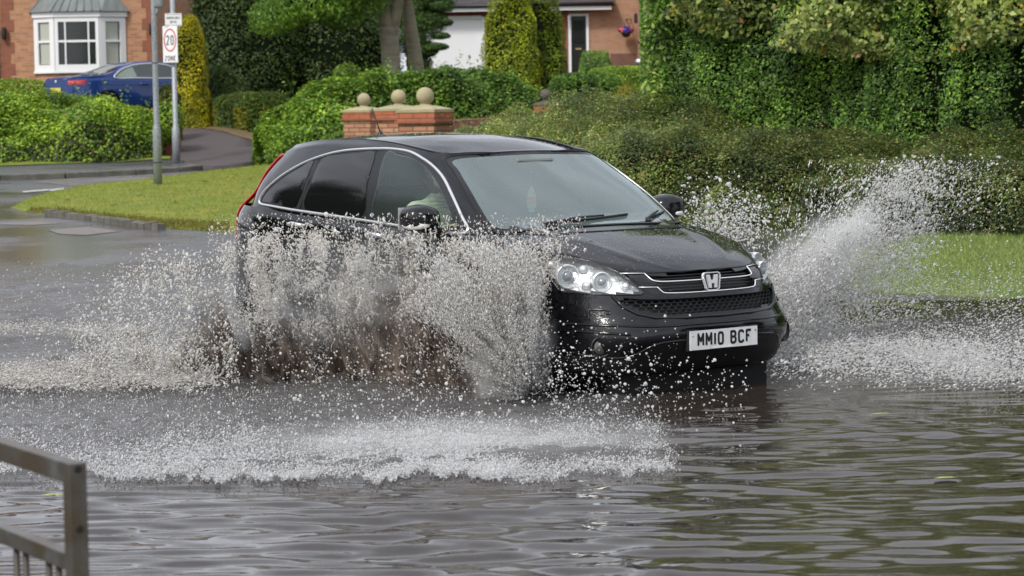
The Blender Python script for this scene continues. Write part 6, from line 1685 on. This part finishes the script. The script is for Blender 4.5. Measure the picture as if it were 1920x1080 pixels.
Xg, Yg = np.meshgrid(xsw, ysw); Zg = WL + wave(Xg.ravel(), Yg.ravel()).reshape(Xg.shape) * smooth01((30 - Yg) / 6) * np.where(np.abs(Xg) > 7, 0, 1)
V = np.stack([Xg, Yg, Zg], 2).reshape(-1, 3); ny_, nx_ = Xg.shape
idx = np.arange(ny_ * nx_).reshape(ny_, nx_)
F = np.stack([idx[:-1, :-1], idx[:-1, 1:], idx[1:, 1:], idx[1:, :-1]], 2).reshape(-1, 4)
M_water = bpy.data.materials.new('flood_water'); M_water.use_nodes = True
n, l = M_water.node_tree.nodes, M_water.node_tree.links; b = n['Principled BSDF']
b.inputs['Base Color'].default_value = (.03, .026, .022, 1); b.inputs['Roughness'].default_value = .03; b.inputs['IOR'].default_value = 1.34; b.inputs['Specular IOR Level'].default_value = .6
at_ = n.new('ShaderNodeAttribute'); at_.attribute_name = 'tint'; sp = n.new('ShaderNodeSeparateColor'); l.new(at_.outputs['Color'], sp.inputs[0])
mr = n.new('ShaderNodeMapRange'); mr.inputs['To Min'].default_value = .035; mr.inputs['To Max'].default_value = .22; l.new(sp.outputs[0], mr.inputs['Value']); l.new(mr.outputs['Result'], b.inputs['Roughness'])
tc = n.new('ShaderNodeTexCoord')
mx = n.new('ShaderNodeMix'); mx.data_type = 'RGBA'; mx.inputs['A'].default_value = (.033, .026, .021, 1); mx.inputs['B'].default_value = (.16, .16, .163, 1)
nz0 = n.new('ShaderNodeTexNoise'); nz0.inputs['Scale'].default_value = 30; nz0.inputs['Detail'].default_value = 5; l.new(tc.outputs['Object'], nz0.inputs['Vector'])
mm = n.new('ShaderNodeMath'); mm.operation = 'MULTIPLY'; l.new(sp.outputs[0], mm.inputs[0]); l.new(nz0.outputs['Fac'], mm.inputs[1]); l.new(mm.outputs[0], mx.inputs['Factor']); l.new(mx.outputs['Result'], b.inputs['Base Color'])
def nb(scale, det, mapping=None):
    z_ = n.new('ShaderNodeTexNoise'); z_.inputs['Scale'].default_value = scale; z_.inputs['Detail'].default_value = det
    if mapping:
        mp = n.new('ShaderNodeMapping'); mp.inputs['Scale'].default_value = mapping; l.new(tc.outputs['Object'], mp.inputs['Vector']); l.new(mp.outputs['Vector'], z_.inputs['Vector'])
    else: l.new(tc.outputs['Object'], z_.inputs['Vector'])
    return z_
a1 = nb(7, 2, (.55, 1, 1)); a2 = nb(38, 3); a3 = nb(22, 2, (.6, 1, 1))
bp1 = n.new('ShaderNodeBump'); bp1.inputs['Strength'].default_value = .16; bp1.inputs['Distance'].default_value = .012; l.new(a1.outputs['Fac'], bp1.inputs['Height'])
bp3 = n.new('ShaderNodeBump'); bp3.inputs['Strength'].default_value = .07; bp3.inputs['Distance'].default_value = .004; l.new(a3.outputs['Fac'], bp3.inputs['Height']); l.new(bp1.outputs['Normal'], bp3.inputs['Normal'])
bp2 = n.new('ShaderNodeBump'); bp2.inputs['Distance'].default_value = .02; l.new(a2.outputs['Fac'], bp2.inputs['Height']); l.new(bp3.outputs['Normal'], bp2.inputs['Normal']); l.new(sp.outputs[0], bp2.inputs['Strength'])
l.new(bp2.outputs['Normal'], b.inputs['Normal'])
ch = churn(V[:, 0], V[:, 1])
o = fastmesh('water', V, F, M_water, None, True, np.stack([ch, ch, ch], 1)); o['kind'] = 'structure'

# ================================================================== SPRAY
M_drop = bpy.data.materials.new('spray_water'); M_drop.use_nodes = True
n, l = M_drop.node_tree.nodes, M_drop.node_tree.links; b = n['Principled BSDF']
at_ = n.new('ShaderNodeAttribute'); at_.attribute_name = 'tint'; l.new(at_.outputs['Color'], b.inputs['Base Color'])
b.inputs['Roughness'].default_value = .12; b.inputs['IOR'].default_value = 1.33; b.inputs['Specular IOR Level'].default_value = .9; b.inputs['Transmission Weight'].default_value = .15
tl_ = n.new('ShaderNodeBsdfTranslucent'); ms_ = n.new('ShaderNodeMixShader'); ms_.inputs['Fac'].default_value = .55
l.new(at_.outputs['Color'], tl_.inputs['Color']); l.new(b.outputs['BSDF'], ms_.inputs[1]); l.new(tl_.outputs['BSDF'], ms_.inputs[2]); l.new(ms_.outputs['Shader'], n['Material Output'].inputs['Surface'])
OCT_V = np.array([(1, 0, 0), (0, 1, 0), (-1, 0, 0), (0, -1, 0), (0, 0, 1), (0, 0, -1)], float)
OCT_F = np.array([(0, 1, 4), (1, 2, 4), (2, 3, 4), (3, 0, 4), (1, 0, 5), (2, 1, 5), (3, 2, 5), (0, 3, 5)])
bm = bmesh.new(); bmesh.ops.create_icosphere(bm, subdivisions=1, radius=1); bm.verts.index_update()
ICO_V = np.array([v.co[:] for v in bm.verts]); ICO_F = np.array([[v.index for v in f.verts] for f in bm.faces]); bm.free()
def drops(name, P, size, seed, cols, stretch=None, kind='oct', label=None, cat=None, irregular=.25, sigma=.4):
    r = np.random.default_rng(seed); k = len(P)
    BVt, BF = (OCT_V, OCT_F) if kind == 'oct' else (ICO_V, ICO_F)
    s = size * np.exp(r.normal(0, sigma, k)) * .5
    V = BVt[None] * (1 + r.normal(0, irregular, (k, len(BVt), 1)))
    # random rotation
    q = r.normal(size=(k, 4)); q /= np.linalg.norm(q, axis=1, keepdims=True); w, x, y, z = q.T
    Rm = np.stack([np.stack([1 - 2 * (y * y + z * z), 2 * (x * y - z * w), 2 * (x * z + y * w)], 1), np.stack([2 * (x * y + z * w), 1 - 2 * (x * x + z * z), 2 * (y * z - x * w)], 1), np.stack([2 * (x * z - y * w), 2 * (y * z + x * w), 1 - 2 * (x * x + y * y)], 1)], 1)
    V = np.einsum('kij,knj->kni', Rm, V) * s[:, None, None]
    if stretch is not None:
        D = np.asarray(stretch, float)
        if D.ndim == 1: D = np.tile(D, (k, 1))
        L = np.linalg.norm(D, axis=1, keepdims=True); u = D / (L + 1e-9); amt = (L[:, 0] * np.exp(r.normal(0, .4, k)))[:, None]
        proj = np.einsum('kni,ki->kn', V, u); V = V + u[:, None, :] * (proj * amt)[:, :, None]
    V = V + P[:, None, :]
    F = BF[None] + (np.arange(k) * len(BVt))[:, None, None]
    ci = r.choice(len(cols), k, p=np.array([c[1] for c in cols]) / sum(c[1] for c in cols)); C = np.array([c[0] for c in cols])[ci] * r.uniform(.75, 1.15, (k, 1))
    o = fastmesh(name, V.reshape(-1, 3), F.reshape(-1, 3), M_drop, None, True, np.repeat(np.clip(C, 0, .95), len(BVt), 0))
    o['kind'] = 'stuff'
    if label: o['label'] = label
    return o
SP = np.random.default_rng(77)
def AT(u, v, d):
    """vectorised at()"""
    X, Y = (u - 960) / FPX, (540 - v) / FPX; c, s = math.cos(CAM_ROLL), math.sin(CAM_ROLL); x, y = c * X - s * Y, s * X + c * Y
    p = CAM_PITCH; r = np.stack([x, np.cos(p) + y * np.sin(p), -np.sin(p) + y * np.cos(p)], 1); return np.array([0, 0, CAM_H]) + r * (d / r[:, 1])[:, None]
def radial(P, c, amt, up=.2):
    D = P - np.array(c); D /= np.linalg.norm(D, axis=1, keepdims=True) + 1e-6; D[:, 2] += up; return D * amt
WH_N = (-.06, 14.05, WL); WH_F = (1.39, 15.2, WL)
def n2(u, v, seed, su, sv): return snoise(np.stack([u / su, v / sv, np.full(len(u), seed * 3.7)], 1), seed, .35, 3)
WHITE = [((.95, .95, .94), 5), ((.86, .84, .81), 3), ((.95, .95, .95), 2)]
BEIGE = [((.90, .87, .82), 5), ((.74, .68, .61), 2.5), ((.92, .90, .87), 3)]
PLATE = lambda u, v: np.where((u > 1272) & (u < 1422) & (v > 600) & (v < 668), .12, 1.0)
def cloud(n, ru, rv, rd, dens, seed):
    """candidate points in a real slab of air, kept with probability dens(u, v)"""
    u = SP.uniform(*ru, n); v = SP.uniform(*rv, n); k = SP.random(n) < dens(u, v) * PLATE(u, v)
    u, v = u[k], v[k]; d = rd(u, v) + 0; P = AT(u, v, d); ok = P[:, 2] > WL - .01
    return P[ok], u[ok], v[ok]
G = lambda t, c, w: np.exp(-((t - c) / w) ** 2)
S = smooth01
dbase = lambda u: np.interp(u, [0, 150, 450, 700, 950, 1040, 1100], [15.4, 15.1, 14.8, 14.75, 14.1, 13.75, 13.6])
topv = lambda u: np.interp(u, [60, 150, 240, 300, 380, 440, 520, 600, 700, 800, 900, 1000, 1060, 1100], [640, 545, 470, 446, 455, 440, 428, 428, 432, 430, 448, 445, 425, 440])
# A: upright curtain along the near side of the car
def dA(u, v):
    t = (v - topv(u)) / 260
    streak = .5 + .5 * np.tanh(3.2 * (n2(u, v, 1, 26, 95) + .10))
    clus = .5 + .5 * np.tanh(5 * (n2(u, v, 2, 17, 17) + .02))
    body = S(t / .10) * (1 - .74 * S((v - 575) / 70) * S((960 - u) / 90))
    side = S((u - 400) / 60) * S((np.interp(v, [420, 480, 530], [1100, 1072, 1036]) - u) / (20 + 110 * S((520 - v) / 60)))
    dens = body * side * (.05 + .30 * streak + .65 * clus * streak + .45 * G(u, 940, 90) * G(v, 560, 110))
    halo = .10 * G(t, 0, .16) * S((u - 180) / 80) * S((1110 - u) / 40)
    return np.clip(dens + halo, 0, 1)
spread = lambda k, s: SP.normal(0, s, k)
P, u, v = cloud(60000, (390, 1110), (400, 730), lambda u, v: dbase(u) + spread(len(u), .16), dA, 1)
drops('water_spray', P, .0080, 1, BEIGE, stretch=np.stack([spread(len(P), .35), spread(len(P), .1), spread(len(P), .5) + .3], 1), kind='ico', irregular=.2, sigma=.34, label='curtain of droplets thrown up along the near side of the black car')
P, u, v = cloud(90000, (390, 1110), (400, 740), lambda u, v: dbase(u) + spread(len(u), .22), dA, 2)
drops('water_spray', P, .0048, 2, BEIGE + WHITE, stretch=radial(P, WH_N, .9, .6), label='fine mist mixed into the curtain of spray beside the black car')
# B: dense plume at the front wheel
def dB(u, v):
    c = np.interp(v, [440, 600, 700, 745], [915, 945, 968, 977]); w = np.interp(v, [440, 600, 700, 750], [125, 82, 50, 22])
    ang = np.arctan2(1000 - u, 745 - v); fan = .55 + .45 * np.tanh(2.5 * (n2(ang * 60, np.hypot(1000 - u, 745 - v), 19, 5, 120) + .15))
    re_ = np.interp(v, [440, 520, 600, 700, 745], [1062, 1036, 1026, 1012, 992]) + 14 * n2(v, u * 0, 18, 26, 1)
    return np.clip(1.15 * G(u, c, w) * S((v - 440) / 150) * S((760 - v) / 12) * S((re_ - u) / 42) * fan, 0, 1)
P, u, v = cloud(110000, (780, 1060), (440, 750), lambda u, v: np.interp(u, [800, 1040], [14.0, 13.6]) + spread(len(u), .18), dB, 3)
drops('water_spray', P, .0052, 3, WHITE[:2] + BEIGE, stretch=radial(P, WH_N, 2.2), label='dense white plume bursting from the front wheel of the black car')
P, u, v = cloud(190000, (780, 1060), (440, 760), lambda u, v: np.interp(u, [800, 1040], [13.95, 13.55]) + spread(len(u), .16), dB, 23)
drops('water_spray', P, .0038, 23, WHITE, stretch=radial(P, WH_N, 2.6), label='finest mist at the heart of the front wheel plume')
# C: thinner spray trailing behind, left of the car
def dC(u, v):
    t = (v - topv(u)) / 250; fing = .5 + .5 * np.tanh(4 * (n2(u, v, 4, 16, 110) - .05)); cl = .5 + .5 * np.tanh(4 * n2(u, v, 5, 22, 22))
    return np.clip(S(t / .25) * S((u - 40) / 260) * S((455 - u) / 30) * (.16 + .34 * fing * cl + .35 * fing * S((v - 600) / 60)) , 0, 1)
P, u, v = cloud(33000, (30, 460), (420, 730), lambda u, v: dbase(u) + spread(len(u), .3), dC, 4)
drops('water_spray', P, .0080, 4, BEIGE + WHITE, stretch=(.1, 0, .5), kind='ico', label='scattered droplets falling behind the rear of the black car')
P, u, v = cloud(34000, (0, 460), (430, 740), lambda u, v: dbase(u) + spread(len(u), .6), lambda u, v: dC(u, v) + .10 * S((v - 480) / 60) * S((u + 60) / 150), 5)
drops('water_spray', P, .0062, 5, BEIGE + WHITE, stretch=(.3, 0, .3), label='fine spray drifting over the flood at the left')
# D: drops raining down between curtain and landing line
def dD(u, v):
    return np.clip((.13 + .26 * S((v - 790) / 70) + .10 * (n2(u, v, 7, 60, 30) > .1)) * S((v - 715) / 40) * S((1290 - u - (v - 880) * .2) / 120) * S((u + 80) / 80), 0, 1)
P, u, v = cloud(110000, (-20, 1330), (710, 880), lambda u, v: 14.4 - (v - 720) / 160 * 2.9 + spread(len(u), .12) - .05, dD, 6)
drops('water_spray', P, .0048, 6, WHITE, stretch=(.15, 0, .8), label='light rain of fine drops above the water between the car and the foam line')
P, u, v = cloud(3400, (350, 1400), (640, 860), lambda u, v: 13.4 - (v - 700) / 160 * 1.3 + spread(len(u), .4), lambda u, v: .45 * S((v - 640) / 60) * S((870 - v) / 80) * (.3 + .7 * G(u, 900, 380)), 7)
drops('water_spray', P, .010, 7, WHITE, kind='ico', irregular=.12, label='round drops hanging in front of the dark water beside the car')
# E: landing line of white water
def edgev(u): return 890 + 8 * n2(u, u * 0, 40, 70, 1) + 6 * n2(u, u * 0, 41, 24, 1) + 6 * n2(u, u * 0, 42, 8, 1) - 8 * S((u - 1000) / 250) - 14 * S((200 - u) / 200)
def dE(u, v):
    e = edgev(u); t = (e - v); a = np.where(t < 0, np.exp(-(t / 5) ** 2), np.exp(-(t / 40) ** 1.25))
    patch = .22 + .78 * (.5 + .5 * np.tanh(3 * (n2(u, v, 8, 90, 30) + .15)))
    return np.clip(a * patch * S((1285 - u) / (60 + 90 * (n2(v, u, 43, 12, 40) > 0))) * (.22 + .78 * S((u - 120) / 420)) * 1.1, 0, 1)
P, u, v = cloud(420000, (-20, 1290), (770, 915), lambda u, v: 4500 * 1.66 / (v - 200) + np.abs(spread(len(u), .10)) * -1 + .12, dE, 8)
P[:, 2] = np.maximum(P[:, 2], WL + .03 * SP.random(len(P)))
drops('foam', P, .0047, 8, [((.96, .96, .96), 4), ((.85, .85, .86), 2)], stretch=(.25, 0, .35), label='white breaking foam line where the spray lands in the foreground')
# F: big drops under the front bumper
P, u, v = cloud(2600, (1030, 1430), (560, 830), lambda u, v: 12.9 + spread(len(u), .25), lambda u, v: .55 * S((v - 560) / 140) * np.exp(-np.maximum(0, u - 1060) / 190) * S((840 - v) / 60), 9)
drops('water_spray', P, .0085, 9, WHITE, kind='ico', irregular=.18, label='large drops flying in front of the black bumper')
P, u, v = cloud(9000, (1025, 1400), (580, 830), lambda u, v: 12.9 + spread(len(u), .3), lambda u, v: .5 * S((v - 600) / 140) * np.exp(-np.maximum(0, u - 1040) / 120), 10)
drops('water_spray', P, .0045, 10, WHITE, label='fine specks of water below the front bumper')
# G: far side plume
def dG(u, v):
    # axis from the wheel up to the right
    t = (u - 1440) / 310; ax = 585 - 235 * np.clip(t, 0, 1.1) ** .85; w = 34 + 42 * np.clip(t, 0, 1)
    core = np.where(v < ax, np.exp(-((v - ax) / w) ** 2), np.exp(-((v - ax) / (w * 1.9)) ** 2)) * S((u - 1425) / 20) * S((1790 - u) / 90) * (1 - .55 * S(t))
    cl = .35 + .65 * (.5 + .5 * np.tanh(3 * (n2(u, v, 12, 40, 22) + .12)))
    low = .85 * S((u - 1430) / 15) * S((1600 - u) / 120) * S((v - 480) / 60) * S((705 - v) / 40)
    halo = .11 * np.exp(-((v - (ax - 20)) / 110) ** 2) * S((u - 1285) / 40) * S((1930 - u) / 150)
    return np.clip(core * cl * 1.1 + low * .8 + halo, 0, 1)
dfar = lambda u: np.interp(u, [1290, 1440, 1600, 1750, 1920], [17.6, 15.6, 16.6, 17.8, 18.8])
P, u, v = cloud(32000, (1280, 1925), (290, 710), lambda u, v: dfar(u) + spread(len(u), .3), dG, 11)
drops('water_spray', P, .0090, 11, WHITE, kind='ico', stretch=(.35, .1, .35), label='plume of droplets rising from the far front wheel towards the tall hedge')
P, u, v = cloud(100000, (1280, 1925), (300, 715), lambda u, v: dfar(u) + spread(len(u), .35), dG, 12)
drops('water_spray', P, .0058, 12, WHITE, stretch=radial(P, WH_F, 1.8), label='fine white mist filling the plume on the far side of the black car')
P, u, v = cloud(120000, (1280, 1925), (300, 715), lambda u, v: dfar(u) + spread(len(u), .3), dG, 22)
drops('water_spray', P, .0042, 22, WHITE, stretch=radial(P, WH_F, 2.2), label='finest haze of droplets inside the far side plume')
def dH(u, v): return np.clip(.55 * G(u, 1375, 55) * G(v, 425, 38) + .25 * G(u, 1340, 80) * G(v, 400, 50), 0, 1)
P, u, v = cloud(9000, (1270, 1500), (320, 480), lambda u, v: 18.2 + spread(len(u), .3), dH, 13)
drops('water_spray', P, .0105, 13, WHITE, kind='ico', label='droplets splashing up behind the passenger mirror of the black car')
# I: low water and foam at the right
def dI(u, v):
    band = np.exp(-((v - (655 + (u - 1480) * .055)) / 34) ** 2); cl = .4 + .6 * (.5 + .5 * np.tanh(3 * (n2(u, v, 14, 110, 20) + .1)))
    return np.clip(band * cl * S((u - 1430) / 30) * .95 + .13 * S((v - 470) / 90) * S((700 - v) / 60) * S((u - 1500) / 80), 0, 1)
P, u, v = cloud(110000, (1420, 1960), (450, 735), lambda u, v: np.minimum(4500 * 1.60 / np.maximum(v - 200, 250), 18.5) - np.abs(spread(len(u), .5)), dI, 14)
drops('water_spray', P, .0068, 14, WHITE, stretch=(.6, 0, .25), label='low band of white spray skimming the flood at the right')
# J: trailing foam at the left
def dJ(u, v):
    a = np.exp(-((v - (702 + .0 * u)) / 17) ** 2) * S((440 - u) / 120) ; b_ = .5 * np.exp(-((v - (612 + u * .02)) / 9) ** 2) * S((330 - u) / 100)
    c = .6 * np.exp(-((v - 665) / 26) ** 2) * S((430 - u) / 60) * S((u - 170) / 80)
    return np.clip((a + b_ + c) * (.35 + .65 * (.5 + .5 * np.tanh(3 * (n2(u, v, 15, 60, 14) + .1)))), 0, 1)
P, u, v = cloud(120000, (-30, 450), (590, 735), lambda u, v: 4500 * 1.66 / (v - 200) - np.abs(spread(len(u), .25)) + .05, dJ, 15)
drops('foam', P, .0068, 15, [((.88, .86, .83), 4), ((.74, .71, .67), 2)], stretch=(.7, 0, .1), label='pale foam of the wake trailing off at the left edge')
# K: muddy sheets of water torn up by the tyres
M_mud = bpy.data.materials.new('muddy_sheet'); M_mud.use_nodes = True
n, l = M_mud.node_tree.nodes, M_mud.node_tree.links; b = n['Principled BSDF']
b.inputs['Base Color'].default_value = (.13, .085, .06, 1); b.inputs['Roughness'].default_value = .18; b.inputs['IOR'].default_value = 1.33
at_ = n.new('ShaderNodeAttribute'); at_.attribute_name = 'tint'; sp = n.new('ShaderNodeSeparateColor'); l.new(at_.outputs['Color'], sp.inputs[0]); l.new(sp.outputs[0], b.inputs['Alpha'])
tc = n.new('ShaderNodeTexCoord'); mp = n.new('ShaderNodeMapping'); mp.inputs['Scale'].default_value = (1, 1, .3); l.new(tc.outputs['Object'], mp.inputs['Vector'])
nz = n.new('ShaderNodeTexNoise'); nz.inputs['Scale'].default_value = 16; nz.inputs['Detail'].default_value = 5; l.new(mp.outputs['Vector'], nz.inputs['Vector'])
mx = n.new('ShaderNodeMix'); mx.data_type = 'RGBA'; mx.inputs['A'].default_value = (.085, .055, .042, 1); mx.inputs['B'].default_value = (.40, .33, .27, 1)
mr = n.new('ShaderNodeMapRange'); mr.inputs['From Min'].default_value = .38; mr.inputs['From Max'].default_value = .68; l.new(nz.outputs['Fac'], mr.inputs['Value']); l.new(mr.outputs['Result'], mx.inputs['Factor']); l.new(mx.outputs['Result'], b.inputs['Base Color'])
bp = n.new('ShaderNodeBump'); bp.inputs['Strength'].default_value = .7; bp.inputs['Distance'].default_value = .03; l.new(nz.outputs['Fac'], bp.inputs['Height']); l.new(bp.outputs['Normal'], b.inputs['Normal'])
for li, (doff, hh, seed) in enumerate(((.10, .95, 31), (-.06, .75, 32), (.25, 1.1, 33))):
    us = np.linspace(330, 990, 260); vs = np.linspace(0, 1, 40)
    UU, TT = np.meshgrid(us, vs); base = AT(UU.ravel(), np.full(UU.size, 712.0), dbase(UU.ravel()) + doff)
    base[:, 2] = WL - .03
    H_ = hh * (.55 + .30 * n2(UU.ravel(), np.zeros(UU.size), seed, 60, 1) + .16 * n2(UU.ravel(), np.zeros(UU.size), seed + 5, 9, 1)) * S((UU.ravel() - 325) / 120) * S((1000 - UU.ravel()) / 60)
    t = TT.ravel(); Pm = base.copy(); Pm[:, 2] += np.maximum(H_, .03) * t
    Pm[:, 1] -= .30 * t * hh - .04 * n2(UU.ravel(), t * 100, seed + 9, 14, 60); Pm[:, 0] -= .10 * t
    al = (1 - S((t - .42) / .58)) * .97 * np.clip(.85 + .8 * n2(UU.ravel(), t * 120, seed + 2, 34, 160), 0, 1)
    idx = np.arange(UU.size).reshape(UU.shape); Fm = np.stack([idx[:-1, :-1], idx[:-1, 1:], idx[1:, 1:], idx[1:, :-1]], 2).reshape(-1, 4)
    o = fastmesh('muddy_water', Pm, Fm, M_mud, None, True, np.stack([al, al, al], 1)); o['kind'] = 'stuff'
    o['label'] = ('low wall of brown muddy water thrown up beside the tyres', 'front veil of brown water along the side of the car', 'rear veil of brown water close to the car doors')[li]
# L: glassy jets and fingers in the trailing spray
jb = MB(); rr = random.Random(4)
for k in range(20):
    u = rr.uniform(190, 640); d = float(dbase(u)) + rr.uniform(-.15, .2); p = at(u, 715, d); p.z = WL
    H_ = rr.uniform(.10, .36) * (1 if u > 260 else .5); q = p.copy(); pts = []; rad = []
    for i in range(7):
        t = i / 6; pts.append(p + Vector((-.10 * t + .02 * math.sin(i * 1.7 + k), -.05 * t, H_ * t))); rad.append((.011 + .008 * rr.random()) * (1 - t) ** .6 * (.7 + .6 * rr.random()) + .003)
    jb.tube(pts, rad, 7)
M_jet = mat('jet_water', (.72, .66, .60), .08, trans=.85, ior=1.33)
o = jb.build('water_jets', M_jet, None, True); o['kind'] = 'stuff'; o['label'] = 'thin brown fingers of water shooting up behind the rear wheel'
# ligaments: torn threads of water inside the curtain and plume
def threads(name, P, seed, col, ln, rad, label):
    rr = random.Random(seed); b = MB()
    for p in P:
        d = Vector((rr.gauss(-.25, .5), rr.gauss(0, .3), rr.gauss(.8, .5))).normalized(); L = ln * math.exp(rr.gauss(0, .5)); r0 = rad * math.exp(rr.gauss(0, .35)); q = Vector((rr.gauss(0, 1), rr.gauss(0, 1), rr.gauss(0, 1))) * L * .22
        pts = []; rd = []
        for i in range(6):
            t = i / 5; pts.append(Vector(p) + d * L * (t - .5) + q * math.sin(t * 3.1)); rd.append(r0 * (.35 + .9 * abs(math.sin(t * 7 + seed + p[0] * 9))) * (1 - .5 * t))
        b.tube(pts, rd, 5)
    o = b.build(name, M_thr, None, True); o['kind'] = 'stuff'; o['label'] = label
M_thr = mat('thread_water', (.88, .86, .82), .08, trans=.35, ior=1.33, spec=.9)
P, u, v = cloud(3600, (400, 1080), (425, 690), lambda u, v: dbase(u) + spread(len(u), .15), dA, 51)
threads('water_threads', P, 5, None, .055, .0030, 'torn threads of water linking the drops of the curtain')
P, u, v = cloud(1500, (1420, 1800), (330, 640), lambda u, v: dfar(u) + spread(len(u), .25), dG, 52)
threads('water_threads', P, 6, None, .05, .0032, 'torn threads of water in the far side plume')
# mist: fine spray too small to see drop by drop
def mist(name, c, rad, rot, dens, nscale, label):
    m = bpy.data.materials.new(name + '_volume'); m.use_nodes = True; n, l = m.node_tree.nodes, m.node_tree.links; n.clear()
    o_ = n.new('ShaderNodeOutputMaterial'); pv = n.new('ShaderNodeVolumePrincipled'); pv.inputs['Color'].default_value = (.97, .97, .96, 1); pv.inputs['Anisotropy'].default_value = .1
    tc = n.new('ShaderNodeTexCoord'); ln = n.new('ShaderNodeVectorMath'); ln.operation = 'LENGTH'; l.new(tc.outputs['Object'], ln.inputs[0])
    fo = n.new('ShaderNodeMapRange'); fo.inputs['From Min'].default_value = 1.0; fo.inputs['From Max'].default_value = .15; l.new(ln.outputs['Value'], fo.inputs['Value'])
    nz = n.new('ShaderNodeTexNoise'); nz.inputs['Scale'].default_value = nscale; nz.inputs['Detail'].default_value = 3; l.new(tc.outputs['Object'], nz.inputs['Vector'])
    mr = n.new('ShaderNodeMapRange'); mr.inputs['From Min'].default_value = .40; mr.inputs['From Max'].default_value = .62; l.new(nz.outputs['Fac'], mr.inputs['Value'])
    a_ = n.new('ShaderNodeMath'); a_.operation = 'MULTIPLY'; l.new(fo.outputs['Result'], a_.inputs[0]); l.new(mr.outputs['Result'], a_.inputs[1])
    b_ = n.new('ShaderNodeMath'); b_.operation = 'MULTIPLY'; l.new(a_.outputs[0], b_.inputs[0]); b_.inputs[1].default_value = dens
    l.new(b_.outputs[0], pv.inputs['Density']); l.new(pv.outputs['Volume'], o_.inputs['Volume'])
    bm = bmesh.new(); bmesh.ops.create_icosphere(bm, subdivisions=3, radius=1); me_ = bpy.data.meshes.new(name); bm.to_mesh(me_); bm.free(); me_.materials.append(m)
    o = link(bpy.data.objects.new(name, me_)); o.location = c; o.scale = rad; o.rotation_euler = rot; o['kind'] = 'stuff'; o['label'] = label
p = at(955, 640, 13.85); mist('mist', (p.x, p.y, .42), (.30, .26, .42), (0, R(12), 0), 16.0, 2.2, 'white mist at the heart of the plume by the front wheel')
p = at(1530, 520, 16.2); mist('mist', (p.x, p.y, .75), (.62, .35, .26), (0, R(-38), 0), 9, 2.4, 'soft white mist inside the plume on the far side of the car')
p = at(860, 850, 11.6); mist('mist', (p.x, 11.7, WL + .05), (1.35, .40, .13), (0, 0, 0), 4.0, 5.0, 'low mist hanging over the foam line in the foreground')
p = at(700, 560, 14.5); mist('mist', (p.x, p.y, .70), (1.15, .25, .42), (0, 0, 0), 2.8, 5.0, 'thin veil of mist hanging in the curtain of spray')
# floating leaves
for i, (u, v, lab) in enumerate(((98, 925, 'small yellow green leaf floating behind the guard rail'), (1651, 793, 'tiny yellow leaf floating alone on the brown water at the right'), (1772, 918, 'pale leaf standing up from the water near the right edge'))):
    p = at(u, v, 4500 * 1.68 / (v - 200)); p.z = WL + .012
    Vl = [(-.05, 0, 0), (-.02, .012, .004), (.03, .01, .004), (.055, 0, .002), (.03, -.01, .004), (-.02, -.012, .004)]
    tag(mesh('leaf', [(x_, y_, z_) for x_, y_, z_ in Vl] + [(x_, y_, z_ - .001) for x_, y_, z_ in Vl], [(0, 5, 4, 3, 2, 1), (6, 7, 8, 9, 10, 11)], mat('leaf_%d' % i, (.45, .50, .08), .5), None, loc=p, rz=.1), lab, 'leaf')
